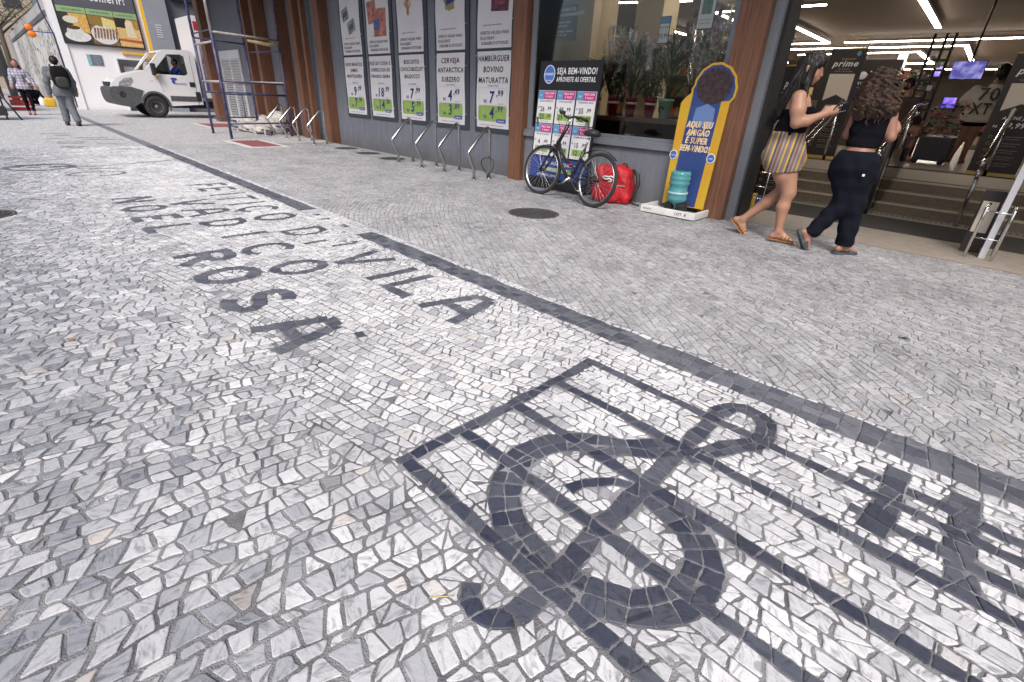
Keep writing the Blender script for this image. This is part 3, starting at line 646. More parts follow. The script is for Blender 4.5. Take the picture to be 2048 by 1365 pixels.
    for sx,sz in ((-hw,.9),(hw,.95),(hw,2.4),(-hw,1.9),(hw,1.75)):
        mb.tube([(sx,YS-.002,sz),(sx+.02*(1 if sx>0 else -1),YS-.012,sz-.03),(sx+.05*(1 if sx>0 else -1),-.03,sz-.01)],.0025,4)
    mb.obj('plastic_tie',m_white,t)
# ---------------------------------------------------------------- bicycle racks
m_steel=mat('stainless_tube',(.55,.55,.56),.22,metal=1.,var=.08,scale=20)
def rack():
    t=thing('bicycle_rack','x','bicycle rack'); pts=[(0,.0,0),(0,.0,.70)]
    for a in range(0,100,15): pts.append((0,-.07+.07*math.cos(R(a)),.72+.07*math.sin(R(a))))
    pts=pts[:-1]+[(0,-.105,.765)]
    pts+= [(0,-.43,.45),(0,-.455,.42),(0,-.45,.39),(0,-.345,.17),(0,-.335,.14),(0,-.335,0)]
    mb=MB(); mb.tube(pts,.025,10); mb.obj('bent_tube',m_steel,t)
    for y in (0,-.335):
        mb=MB(); mb.lathe([(.045,0),(.045,.006),(.024,.008),(.02,.03)],(0,y,0),12); mb.obj('foot_plate',m_steel,t)
    return t
r0=rack(); first=True
RK=[(-8.82,5.87,'bent steel bicycle rack standing below the biscuit and beer boards, nearest the three covers'),(-7.98,5.84,'bent steel bicycle rack below the beer board'),(-7.36,5.90,'bent steel bicycle rack between the beer and burger boards'),(-6.38,5.76,'bent steel bicycle rack with black cable lock around it, nearest the pillar'),
 (-15.55,6.0,'bent steel bicycle rack beside the blue scaffold, farthest one'),(-14.62,5.98,'bent steel bicycle rack before the wooden pillars, second from the scaffold'),(-13.64,5.93,'bent steel bicycle rack before the wooden pillars, third from the scaffold'),(-12.70,5.90,'bent steel bicycle rack in front of the nearest wooden fin, fourth from the scaffold')]
for i,(x,y,l) in enumerate(RK):
    o=r0 if i==0 else copy_tree(r0); o.location=(x,y,0); tag(o,l,None,'bent steel bicycle racks along the wall')
mb=MB(); mb.tube([(-6.38+.12*math.cos(a)-.12*0,5.72+.06*math.sin(a*2),.16+.17*math.sin(a)*(1 if math.sin(a)>0 else .85)) for a in [2*PI*i/20 for i in range(20)]],.008,6,closed=True)
tag(mb.obj('cable_lock',m_black),'black cable lock looped at the foot of the bicycle rack beside the pillar','cable lock')
# ---------------------------------------------------------------- manhole covers and red tile pads
m_iron=mat('cast_iron',(.075,.075,.08),.55,metal=.4,var=.3,scale=20,bump=.3,bscale=80); m_ironr=mat('iron_ring',(.10,.085,.075),.7,var=.3,scale=20)
ML=['large round iron manhole cover before the bicycle','round iron cover by the wall, farthest of three in line','round iron cover by the wall, middle of three in line','round iron cover by the wall, nearest of three in line','round iron manhole cover at the left edge of the pavement']
for (x,y,r),l in zip(MANH,ML):
    t=thing('manhole_cover',l,'manhole cover',(x,y,0),.3,'round iron manhole covers in the pavement')
    mb=MB(); mb.lathe([(r-.002,-.02),(r-.002,.003),(r-.03,.003),(r-.03,-.02)],n=40); mb.obj('ring',m_ironr,t)
    mb=MB(); pr=[(r-.034,-.02),(r-.034,.0)]
    rr=r-.05
    while rr>.04: pr+=[(rr,.0),(rr-.005,.005),(rr-.014,.005),(rr-.019,.0)]; rr-=.034
    pr.append((0,.0)); mb.lathe(pr,n=40)
    for k in range(16):
        a=2*PI*k/16; mb.box((r*.35,-.004,.001),(r*.8,.004,.0055),Matrix.Rotation(a,4,'Z'))
    mb.obj('cover',m_iron,t)
m_red=mat('red_tile',(.25,.085,.09),.75,var=.15,scale=8); m_cem=mat('pale_cement',(.58,.57,.57),.85,var=.1,scale=5)
for x0,y0,x1,y1,l in ((-13.95,4.02,-12.4,4.66,'red tactile tile pad with pale cement edge, near the scaffold foot'),(-20.6,5.0,-18.7,5.9,'red tactile tile pad behind the scaffold, farther one')):
    t=thing('tactile_tile_pad',l,'tactile paving',(x0,y0,0),0,'red tactile tile pads')
    dx,dy=x1-x0,y1-y0; mb=MB(); mb.box((-.14,-.14,-.02),(dx+.14,dy+.14,.005)); mb.obj('cement_edge',m_cem,t)
    mb=MB()
    for i in range(3 if dx<1.7 else 4):
        for j in range(2): 
            n=3 if dx<1.7 else 4; mb.bbox((i*dx/n+.006,j*dy/2+.006,-.01),((i+1)*dx/n-.006,(j+1)*dy/2-.006,.012),.003)
            for q in range(3): mb.box((i*dx/n+.03,j*dy/2+.05+q*.1,.0119),((i+1)*dx/n-.03,j*dy/2+.075+q*.1,.016))
    mb.obj('tile',m_red,t)
# ---------------------------------------------------------------- welcome board with offer cards
K=thing('welcome_board','black freestanding board reading SEJA BEM-VINDO with offer cards, behind the bicycle','sign board',(-4.93,5.80,0))
tk=Matrix.Rotation(R(-4),4,'X')
def k3(d): return lambda x,z: tuple(tk@Vector((x,-d,z)))
mb=MB(); mb.bbox((-.555,0,.02),(.555,.035,1.735),.004,tk); mb.obj('panel',mat('matt_black_board',(.013,.013,.017),.45,var=.2,scale=4),K)
mb=MB(); mb.box((-.5,.03,.0),(-.46,.30,.03)); mb.box((.46,.03,0),(.5,.30,.03)); mb.tube([(-.48,.29,.015),(-.48,.03,1.0)],.012); mb.tube([(.48,.29,.015),(.48,.03,1.0)],.012); mb.obj('rear_foot',m_black,K)
mb=MB(); flat(mb,[(.0+(-.36)+.105*math.cos(a),1.565+.12*math.sin(a)) for a in [2*PI*i/36 for i in range(36)]],k3(.003)); lg=mb.obj('round_emblem',mat('pale_ring',(.6,.68,.85),.5),K)
mb=MB(); flat(mb,[(-.36+.092*math.cos(a),1.565+.107*math.sin(a)) for a in [2*PI*i/36 for i in range(36)]],k3(.005)); mb.obj('emblem_disc',mat('emblem_blue',(.07,.16,.50),.5),lg)
mb=MB(); put_text(mb,'prezunic',-.36,1.555,.06,k3(.007),off=.02,fit=.165); put_text(mb,'mercado',-.36,1.48,.03,k3(.007),off=.01); mb.obj('emblem_lettering',m_white,lg)
mb=MB(); put_text(mb,'SEJA BEM-VINDO!',.13,1.57,.11,k3(.003),off=.022,fit=.70); put_text(mb,'APROVEITE AS OFERTAS.',.13,1.475,.085,k3(.003),off=.016,fit=.70); mb.obj('lettering',m_white,K)
m_cardblue=mat('card_blue',(.10,.28,.50),.5); m_cardpink=mat('card_pink',(.50,.03,.20),.5)
CT=[('FRALDA MÔNICA','26','99','23','99'),('ACHOCOLATADO','49','99','39','90'),('CARVÃO 3KG','55','99','45','98'),('ÁGUA DE COCO','4','49','3','99'),('SUCO LARANJA','9','99','7','99'),('HAMBÚRGUER','15','99','12','99')]
for i,(nm,a1,b1,a2,b2) in enumerate(CT):
    cx=-.363+.363*(i%3); z1=1.36-.445*(i//3); z0=z1-.432; x0,x1=cx-.168,cx+.168
    mb=MB(); mb.box((x0,-.004,z0),(x1,-.001,z1),tk); c=mb.obj('offer_card',m_paper,K)
    mb=MB(); flat(mb,[(x0+.003,z1-.115),(x1-.003,z1-.115),(x1-.003,z1-.004),(x0+.003,z1-.004)],k3(.006)); hd=mb.obj('card_header',m_cardblue,c)
    mb=MB(); flat(mb,rrect(cx-.055,z1-.110,x1-.012,z1-.008,.02),k3(.008)); mb.obj('card_banner',m_cardpink,c)
    mb=MB(); put_text(mb,'PREÇO BOM',cx+.05,z1-.05,.038,k3(.010),off=.015,fit=.17); put_text(mb,'É AQUI',cx+.05,z1-.092,.036,k3(.010),off=.015,fit=.13); put_text(mb,'app',cx-.11,z1-.07,.035,k3(.010)); mb.obj('banner_lettering',m_white,c)
    mb=MB(); flat(mb,rrect(cx-.13,z0+.045,cx+.13,z0+.13,.01),k3(.006)); mb.obj('green_panel',m_green,c)
    mb=MB(); put_text(mb,nm,cx,z1-.15,.032,k3(.006),off=.012,fit=.26); put_text(mb,'R$',cx-.135,z0+.20,.03,k3(.008)); put_text(mb,a1,cx-.06,z0+.155,.095,k3(.008),off=.02,xs=.8); put_text(mb,','+b1,cx+.07,z0+.175,.065,k3(.008),off=.015)
    put_text(mb,a2,cx-.06,z0+.053,.095,k3(.008),off=.02,xs=.8); put_text(mb,','+b2,cx+.07,z0+.072,.065,k3(.008),off=.015); put_text(mb,'preço por unidade',cx,z0+.018,.02,k3(.006)); mb.obj('lettering',m_ink,c)
mb=MB(); mb.box((-.55,-.004,.17),(.55,-.001,.455),tk); bp_=mb.obj('blue_panel',mat('panel_blue',(.03,.06,.26),.5),K)
mb=MB(); flat(mb,rrect(-.27,.265,.27,.325,.01),k3(.006)); mb.obj('green_panel',m_green,bp_)
mb=MB(); put_text(mb,'VEJA AQUI O QUE É',0,.365,.06,k3(.006),off=.015,fit=.55); put_text(mb,'IMPERDÍVEL',0,.272,.065,k3(.009),off=.015,fit=.45); put_text(mb,'prezunic.com.br',-.16,.195,.06,k3(.006),off=.015,fit=.45); mb.obj('lettering',m_white,bp_)
# ---------------------------------------------------------------- leaning cut-out display with tray and water bottle
SD=thing('cutout_display','tall blue and yellow cut-out display with rounded top, leaning by the wooden pillar','display stand',(-2.92,5.93,0),R(2))
ts=Matrix.Rotation(R(-3),4,'X')
def s3(d): return lambda x,z: tuple(ts@Vector((x,-d,z)))
out=[(-.27,.10),(.28,.10),(.30,1.28)]
top=[(.31,1.30),(.345,1.38),(.325,1.50),(.27,1.60),(.17,1.67),(.06,1.69),(-.05,1.655),(-.13,1.57),(-.165,1.46),(-.18,1.38)]
top2=[]
for i in range(len(top)-1):
    a,b=top[i],top[i+1]; mx,mz=(a[0]+b[0])/2,(a[1]+b[1])/2; dx,dz=mx-.08,mz-1.4; l=math.hypot(dx,dz); top2+=[a,(mx+dx/l*.014,mz+dz/l*.014)]
out=out+top2+[top[-1],(-.24,1.33),(-.285,1.27)]
m_yel=mat('display_yellow',(.62,.43,.03),.5,var=.15,scale=5,col2=(.58,.28,.02)); m_dblue=mat('display_blue',(.025,.055,.20),.5,var=.25,scale=3)
mb=MB(); mb.plate([out],.012,lambda x,z,d: tuple(ts@Vector((x,d,z)))); mb.obj('cut_out_panel',m_yel,SD)
mb=MB(); cur=[(-.165,1.28),(-.14,1.42)]+[((x-.08)*.88+.08,(z-1.4)*.88+1.4) for x,z in reversed(top2)]
inner=[(-.19,.11),(.17,.11),(.20,1.20),(.20,1.3)]+[((x-.08)*.91+.08,(z-1.42)*.91+1.42) for x,z in top2]+[(-.155,1.36)]
flat(mb,inner,s3(.003)); mb.obj('blue_field',m_dblue,SD)
# plain dark rounded shape in place of the printed figure, as a generic stand-in
pur=[(.08+(.205+.012*math.sin(k*2.7))*math.cos(2*PI*k/40),1.45+(.185+.012*math.cos(k*3.1))*math.sin(2*PI*k/40)) for k in range(40)]
mb=MB(); flat(mb,pur,s3(.005)); mb.obj('dark_round_print',mat('dark_plum_print',(.035,.02,.025),.6,var=.6,scale=25),SD)
m_ltblue=mat('pale_blue_print',(.12,.20,.42),.5)
mb=MB(); flat(mb,[(-.10,1.02),(.16,1.02),(.15,1.22),(.05,1.27),(-.08,1.22)],s3(.006)); mb.obj('pale_blue_print',m_ltblue,SD)
m_cream=mat('cream_lettering',(.80,.74,.60),.5); m_gold=mat('golden_lettering',(.70,.42,.12),.5)
mb=MB(); mg=MB(); z=1.01
for ln,f_ in (('AQUI SEU',.31),('AMIGÃO',.27),('É SUPER',.26),('BEM-VINDO!',.36)):
    put_text(mb,ln,.01,z,.10,s3(.008),off=.02,shear=.15,fit=f_+.015); put_text(mg,ln,.01,z,.10,s3(.0095),off=-.004,shear=.15,fit=f_-.02); z-=.088
mb.obj('lettering_outline',m_cream,SD); mg.obj('lettering',m_gold,SD)
mb=MB()
for cx in (-.245,.235): flat(mb,[(cx+.052*math.cos(a),.69+.055*math.sin(a)) for a in [2*PI*i/24 for i in range(24)]],s3(.007 if cx<0 else .008))
rb=mb.obj('round_badge',m_white,SD); mb=MB()
for cx in (-.245,.235): flat(mb,[(cx+.043*math.cos(a),.69+.046*math.sin(a)) for a in [2*PI*i/24 for i in range(24)]],s3(.0095))
mb.obj('badge_disc',mat('badge_blue',(.05,.13,.42),.5),rb); mb=MB(); put_text(mb,'prezunic',-.245,.68,.025,s3(.011)); put_text(mb,'aqui',.235,.68,.03,s3(.011)); mb.obj('badge_lettering',m_white,rb)
TR=thing('display_tray','white painted shallow tray on the pavement holding the cut-out display','tray',(-2.95,5.82,0),R(2))
mt=mat('scuffed_white_wood',(.68,.68,.68),.6,var=.12,scale=12)
mb=MB(); mb.bbox((-.36,-.20,.012),(.36,.22,.035),.004); mb.bbox((-.36,-.20,.02),(.36,-.175,.095),.006); mb.bbox((-.36,-.176,.02),(-.335,.22,.095),.006); mb.bbox((.335,-.176,.02),(.36,.22,.095),.006); mb.obj('tray_box',mt,TR)
mb=MB(); put_text(mb,'LOT. 8',.18,.04,.045,lambda x,z:(x,-.2015,z),off=.02); put_text(mb,'FRENTE',-.27,.045,.03,lambda x,z:(x,-.2015,z),off=.01); mb.obj('lettering',m_ink,TR)
mb=MB(); mb.bbox((-.10,-.10,.035),(-.005,.05,.16),.02); mb.bbox((.055,-.10,.035),(.15,.05,.16),.02); mb.bbox((-.17,-.13,.035),(-.02,-.02,.06),.012); mb.obj('black_block',m_black,TR)
m_jug=mat('teal_bottle_plastic',(.10,.36,.40),.12,var=.06,scale=5,trans=.25)
t=thing('water_bottle','large teal ribbed water bottle upside down in the white tray','water bottle',(-2.925,5.78,.06)); s_=1.0
mb=MB(); pr=[(.0,.02),(.022,.02),(.024,.06),(.06,.085),(.10,.11),(.118,.14),(.120,.165),(.112,.18),(.120,.20),(.120,.235),(.106,.255),(.106,.30),(.120,.32),(.122,.345),(.112,.36),(.122,.375),(.122,.40),(.112,.415),(.120,.43),(.116,.455),(.10,.47),(.0,.462)]
mb.lathe(pr,n=28); mb.obj('bottle_body',m_jug,t); mb=MB()
mb.lathe([(.1215,.205),(.1215,.232)],n=28); mb.obj('label_band',mat('label_pale',(.35,.5,.6),.5),t)
# ---------------------------------------------------------------- bicycle
m_bk=mat('black_paint',(.018,.018,.02),.3); m_rub=mat('tyre_rubber',(.022,.022,.024),.8); m_bkp=mat('black_plastic',(.025,.025,.027),.55)
BX=thing('bicycle','black step-through city bicycle with mudguards leaning against the welcome board','bicycle',(-4.355,5.32,0),R(-6.5))
lean=Matrix.Rotation(R(-10),4,'X')
def B_(x,z,y=0): return lean@Vector((x,y,z))
def wheel(c,steer,name):
    mw=Matrix.Translation(lean@Vector((c[0],0,c[1])))@lean.to_3x3().to_4x4()@Matrix.Rotation(steer,4,'Z')
    def circ(r,y=0,n=48): return [mw@Vector((r*math.cos(2*PI*i/n),y,r*math.sin(2*PI*i/n))) for i in range(n)]
    e=MB(); e.tube(circ(.318),.021,8,closed=True); ty=e.obj('tyre',m_rub,BX)
    ty.name=name
    e=MB()
    for y in (-.010,.010): e.tube(circ(.290,y),.006,6,closed=True)
    e.tube(circ(.285),.008,6,closed=True); e.obj('rim',m_silver,ty)
    e=MB()
    for k in range(32):
        a=2*PI*k/32; a2=a+(.35 if k%4<2 else -.35); y=.03*(1 if k%2 else -1)
        e.tube([mw@Vector((.02*math.cos(a2),y,.02*math.sin(a2))),mw@Vector((.285*math.cos(a),0,.285*math.sin(a)))],.0014,4,caps=False)
    e.obj('spokes',m_silver,ty)
    e=MB(); e.tube([mw@Vector((0,-.05,0)),mw@Vector((0,.05,0))],.014,10); e.tube([mw@Vector((0,-.034,0)),mw@Vector((0,-.028,0))],.026,12); e.tube([mw@Vector((0,.028,0)),mw@Vector((0,.034,0))],.026,12); e.obj('hub',m_black,ty)
    return mw
FW=(-.545,.335); RW=(.52,.335); ST=R(8)
mwf=wheel(FW,ST,'front_wheel'); wheel(RW,0,'rear_wheel')
HT=(-.20,.95); HB=(-.33,.70); BBp=(.07,.29); STp=(.20,.68)
mb=MB(); mb.tube([B_(*HB),B_(*HT)],.024,10)
mb.tube([B_(-.315,.75),B_(-.24,.62),B_(-.13,.53),B_(.0,.46),B_(.115,.44)],.021,10)
mb.tube([B_(-.33,.71),B_(-.27,.58),B_(-.17,.44),B_(-.04,.32),B_(.07,.29)],.026,10)
mb.tube([B_(*BBp),B_(*STp)],.020,10)
for y in (-.06,.06): mb.tube([B_(*BBp,y*.3),B_(RW[0],RW[1],y)],.009,8); mb.tube([B_(.16,.57,y*.25),B_(RW[0],RW[1],y)],.008,8)
mb.obj('frame',m_bk,BX)
mb=MB(); fdir=Vector((HB[0]-HT[0],0,HB[1]-HT[1])).normalized(); crown=Vector((HB[0],0,HB[1]))+fdir*.02; cy,sy=math.cos(ST),math.sin(ST)
mb.tube([B_(HB[0],HB[1]),lean@(crown+fdir*.03)],.018,8)
for sgn in (-1,1):
    off=Vector((sy*.055*-sgn,cy*.055*sgn,0)); mb.tube([lean@(crown+off),lean@(crown+off+fdir*.12)],.017,8); mb.tube([lean@(crown+off+fdir*.1),lean@(Vector((FW[0],0,FW[1]))+off*.95)],.013,8)
mb.tube([lean@(crown+Vector((sy*.06,-cy*.06,0))),lean@(crown-Vector((sy*.06,-cy*.06,0)))],.016,8); mb.obj('fork',m_bk,BX)
mb=MB(); mb.tube([B_(*HT),B_(-.175,1.0),B_(-.215,1.05)],.014,8); mb.obj('stem',m_silver,BX)
mb=MB(); hb=[(-.02,-.30,.015),(0,-.24,.02),(-.01,-.12,.03),(-.03,-.05,.0),(-.03,.05,.0),(-.01,.12,.03),(0,.24,.02),(-.02,.30,.015)]
hR=Matrix.Rotation(ST+R(0),4,'Z'); hv=[lean@(Vector((-.215,0,1.05))+hR@Vector((a+ (.10 if abs(b)>.2 else 0),b,c))) for a,b,c in hb]
mb.tube(hv,.014,8); hbar=mb.obj('handlebar',m_bk,BX)
mb=MB(); mb.tube([hv[0],hv[1],hv[1].lerp(hv[2],.3)],.022,8); mb.tube([hv[-1],hv[-2],hv[-2].lerp(hv[-3],.3)],.022,8); mb.obj('grip',m_rub,hbar)
mb=MB()
for a,b in ((2,1),(5,6)): mb.tube([hv[a],hv[a].lerp(hv[b],.5)+Vector((-.05,0,-.015)),hv[b]+Vector((-.05,0,-.03))],.006,6)
mb.tube([hv[2],hv[2]+Vector((-.08,-.05,.02)),B_(-.26,.85,-.05),B_(-.33,.72,-.03)],.0028,5); mb.tube([hv[5],hv[5]+Vector((-.07,.0,.03)),B_(-.3,.88,.03),B_(-.31,.72,.02)],.0028,5); mb.obj('brake_lever',m_black,BX)
mb=MB(); mb.tube([B_(*STp),B_(.235,.83)],.013,8); mb.obj('seat_post',m_silver,BX)
bm=bmesh.new(); bmesh.ops.create_uvsphere(bm,u_segments=20,v_segments=12,radius=1)
for v in bm.verts:
    x,y,z=v.co; tX=max(0,(x+1)/2); wd=.04+.09*tX**1.3; v.co=Vector((.235+x*.14+.01,y*wd,.88+z*(.038+.028*tX)-(.012 if z<0 else 0)*0)); v.co.z=max(v.co.z,.845)
    v.co=lean@v.co
mb=MB(); mb.bm(bm,True); mb.obj('saddle',m_bkp,BX)
def fender(c,r,a0,a1,w,yo=0,mw=None):
    vs=[];fs=[];n=18
    for i in range(n+1):
        a=R(a0+(a1-a0)*i/n)
        for q in (-1,-.5,0,.5,1):
            p=Vector((r*math.cos(a)*(1-.03*q*q)+(0 if mw else c[0]),q*w,r*math.sin(a)*(1-.03*q*q)+(0 if mw else c[1]))); vs.append((mw@p) if mw else (lean@p))
    for i in range(n):
        for j in range(4): k=i*5+j; fs.append((k,k+1,k+6,k+5))
    return vs,fs
mb=MB(); mb.add(*fender(None,.352,15,88,.028,0,mwf),True); mb.obj('front_mudguard',m_bkp,BX)
mb=MB(); vs=[];fs=[]
pth=[(.23,.64),(.32,.685),(.42,.70),(.52,.70),(.62,.685),(.70,.65),(.78,.60)]
for (x,z) in pth:
    for q in (-1,0,1): vs.append(lean@Vector((x,q*.028,z-(.006 if q else 0))))
for i in range(len(pth)-1):
    for j in range(2): k=i*3+j; fs.append((k,k+1,k+4,k+3))
mb.add(vs,fs,True); mb.tube([B_(.16,.60),B_(.3,.675)],.007,6); mb.obj('rear_mudguard',m_bkp,BX)
mb=MB(); bc=B_(*BBp,-.055); mb.tube([B_(*BBp,-.07),B_(*BBp,.07)],.02,10); 
mb.tube([bc,B_(-.05,.19,-.085)],[.018,.013],8); mb.obj('crank',m_silver,BX)
mb=MB(); mb.tube([B_(*BBp,.055),B_(.17,.36,.07)],.010,8); mb.bbox((-.09,-.15,.185),(.0,-.075,.21),.006,lean); mb.bbox((.13,.07,.35),(.22,.15,.37),.006,lean); mb.obj('pedal',m_black,BX)
mb=MB(); mb.tube([B_(BBp[0]+.09*math.cos(2*PI*i/28),BBp[1]+.09*math.sin(2*PI*i/28),-.045) for i in range(28)],.005,5,closed=True)
for k in range(5): mb.tube([bc,B_(BBp[0]+.088*math.cos(2*PI*k/5),BBp[1]+.088*math.sin(2*PI*k/5),-.045)],.006,5)
mb.tube([B_(BBp[0],BBp[1]+.09,-.045),B_(RW[0],RW[1]+.045,-.045)],.004,5); mb.tube([B_(BBp[0],BBp[1]-.09,-.045),B_(.45,.22,-.045),B_(.52,.21,-.045),B_(.56,.30,-.045)],.004,5); mb.tube([B_(RW[0]+.045*math.cos(2*PI*i/16),RW[1]+.045*math.sin(2*PI*i/16),-.045) for i in range(16)],.008,5,closed=True); mb.obj('chain',mat('dark_chain',(.06,.055,.05),.4,metal=.8),BX)
mb=MB(); mb.tube([B_(.12,.25,-.03),B_(.30,.17,-.10),B_(.36,.165,-.11)],.009,6); mb.obj('kickstand',m_silver,BX)
mb=MB(); mb.bbox((-.02,-.03,.455),(.03,.0,.475),.004,lean); mb.obj('reflector',mat('red_reflector',(.5,.03,.02),.2),BX)
# ---------------------------------------------------------------- red backpack behind the rear wheel
BP=thing('red_backpack','bright red delivery backpack on the ground behind the bicycle rear wheel','backpack',(-3.93,5.86,0),R(14))
bm=bmesh.new(); bmesh.ops.create_grid(bm,x_segments=2,y_segments=2,size=1); bm.free()
def softbox(cx,cy,cz,hx,hy,hz,p=3.2,n=28,disp=.0,seed=0,fn=None):
    vs=[];fs=[];h=n//2
    for i in range(h+1):
        t=PI*i/h-PI/2
        for j in range(n):
            a=2*PI*j/n
            f=lambda v:math.copysign(abs(v)**(2/p),v)
            x=f(math.cos(t))*f(math.cos(a)) if abs(math.cos(t))>1e-9 else 0; y=f(math.cos(t))*f(math.sin(a)) if abs(math.cos(t))>1e-9 else 0; z=f(math.sin(t))
            d=1+disp*(math.sin(a*5+z*4+seed)+.7*math.sin(z*9+a*3+seed*2)+.5*math.sin(a*11-z*6))
            q=(cx+x*hx*d,cy+y*hy*d,cz+z*hz*(1+disp*.4*math.sin(a*4+seed)))
            if fn: q=fn(*q)
            vs.append(q)
    for i in range(h):
        for j in range(n): fs.append((i*n+j,i*n+(j+1)%n,(i+1)*n+(j+1)%n,(i+1)*n+j))
    return vs,fs
m_rb=mat('red_nylon',(.42,.010,.02),.6,bump=.9,bscale=11,var=.2,scale=5); m_wlogo=mat('white_screenprint',(.75,.75,.75),.5)
taper=lambda x,y,z:(x*(1-.22*max(0,z-.1)/.4),y,max(0.005,z))
mb=MB(); mb.add(*softbox(0,0,.235,.285,.16,.245,5,120,.02,1,lambda x,y,z:taper(x*(1+.05*abs(math.sin(z*23+x*6))),y*(1+.16*abs(math.sin(x*17+z*13))-.08),z+.015*math.sin(x*19))),True); body=mb.obj('bag_body',m_rb,BP)
mb=MB(); mb.add(*softbox(-.04,-.15,.14,.20,.05,.13,3.5,40,.03,3,taper),True); mb.obj('front_pocket',m_rb,BP)
mb=MB(); mb.tube([(.23,.06,.44),(.31,.04,.38),(.34,.02,.27),(.30,.0,.12),(.27,0,.05)],[.018,.028,.03,.022,.012],8); mb.tube([(.27,.0,.05),(.33,-.05,.02),(.42,-.06,.008)],.012,6); mb.obj('shoulder_strap',m_bkp,BP)
mb=MB(); mb.tube([(.08,.02,.47),(.10,.02,.51),(.14,.02,.51),(.16,.02,.465)],.01,6); mb.obj('handle',m_bkp,BP)
def bp3(x,z): return (x,-.172-.018*(1-(x/.27)**2),z)
mb=MB()
for p in ([(-.10,.33),(-.06,.35),(-.02,.345),(.02,.355),(.07,.345),(.09,.32),(.06,.30)],[(-.09,.325),(-.04,.31),(.0,.325),(.04,.31),(.03,.29),(-.01,.285)]): mb.tube([bp3(a,b) for a,b in p],.011,6)
mb.obj('white_mark',m_wlogo,BP); mb=MB(); mb.tube([(-.22,-.155,.245),(0,-.185,.235),(.22,-.155,.245)],.007,6); mb.obj('zip',mat('grey_zip',(.3,.3,.3),.5),BP)
# ---------------------------------------------------------------- scaffold tower
m_sc=mat('scaffold_blue',(.045,.055,.17),.5,var=.5,scale=9,col2=(.10,.10,.20)); m_scp=mat('scaffold_plaster',(.42,.38,.38),.8,var=.25,scale=12)
m_sc_old=m_sc
SF=thing('scaffold_tower','blue painted metal scaffold tower splashed with plaster before the pillars','scaffold',(-15.8,5.1,0))
A=(-16.4,4.33);Bp=(-14.55,4.24);Cc=(-15.1,6.0);Dd=(-16.95,5.75)
sl=lambda p,z:(p[0]+15.8,p[1]-5.1,z)
for nm,p in zip('ABCD',(A,Bp,Cc,Dd)):
    mb=MB(); mb.tube([sl(p,0.0),sl(p,2.3)],.034,8); mb.lathe([(.05,0),(.05,.01),(.03,.012),(.03,.02)],sl(p,0),10); mb.obj('leg',m_sc,SF)
    mb=MB(); mb.tube([sl(p,2.3),sl(p,4.4)],.034,8); mb.obj('leg',m_scp if nm in 'B' else m_sc,SF)
for a,b,z,m,r in ((A,Bp,1.30,m_scp,.022),(A,Bp,2.14,m_scp,.024),(A,Bp,2.38,m_sc,.015),(Bp,Cc,2.34,m_scp,.024),(Bp,Cc,1.31,m_sc,.018),(Bp,Cc,1.04,m_sc,.026),(Bp,Cc,.35,m_sc,.02),(A,Dd,2.3,m_sc,.02),(A,Dd,1.29,m_scp,.02),(A,Dd,1.04,m_sc,.024),(A,Dd,.40,m_sc,.02),(Dd,Cc,2.1,m_sc,.02),(Dd,Cc,1.35,m_scp,.02),(Dd,Cc,.22,m_sc,.02),(Dd,Cc,3.5,m_sc,.02),(Bp,Cc,3.6,m_sc,.02),(A,Bp,3.7,m_sc,.02)):
    mb=MB(); mb.tube([sl(a,z),sl(b,z)],r,8); mb.obj('cross_tube',m,SF)
mb=MB(); 
for t_ in (.35,.75):
    q=(A[0]+(Dd[0]-A[0])*t_,A[1]+(Dd[1]-A[1])*t_); mb.tube([sl(q,.40),sl(q,1.04)],.013,6)
mb.tube([sl((-15.0,5.6),3.3),sl((-15.0,5.6),3.9)],.02,6); mb.obj('upright_tube',m_sc,SF)
mb=MB(); mb.tube([sl((-15.2,5.25),2.28),sl((-15.0,5.7),2.22),sl((-14.98,5.95),2.27)],[.03,.045,.03],8); mb.obj('rag',mat('ochre_rag',(.36,.28,.16),.9,var=.3,scale=20),SF)
# ---------------------------------------------------------------- louvred service door
LD=thing('louvred_door','white double louvred metal door between the wooden pillars behind the scaffold','door',(-20.55,6.44,0))
m_wd=mat('white_lacquer',(.62,.64,.67),.45,var=.04,scale=4)
mb=MB()
for x in (-1.0,-.035,.93): mb.bbox((x,-.05,.1),(x+.07,-.0,2.30),.004)
mb.box((-.93,-.045,2.05),(.93,-.0,2.30)); mb.box((-.93,-.045,.1),(.93,0,.2)); mb.obj('door_frame',m_wd,LD)
for x0 in (-.93,.035):
    mb=MB(); 
    for i in range(23): mb.box((x0,-.02,-.04),(x0+.895,.0-.012,.04),Matrix.Translation((0,-.02,.26+i*.08))@Matrix.Rotation(R(38),4,'X'))
    mb.obj('louvre_panel',m_wd,LD)
mb=MB(); mb.box((-.93,-.004,.2),(.93,0,2.05)); mb.obj('dark_backing',m_inkgrey,LD)
mb=MB(); mb.add([(-.55,-.055,1.72),(-.40,-.055,1.72),(-.475,-.055,1.85)],[(0,1,2)]); mb.obj('warning_sign',mat('warning_yellow',(.65,.5,.05),.5),LD)
mb=MB(); mb.sphere((.0,-.07,1.05),.03,8); mb.obj('lock',m_silver,LD)
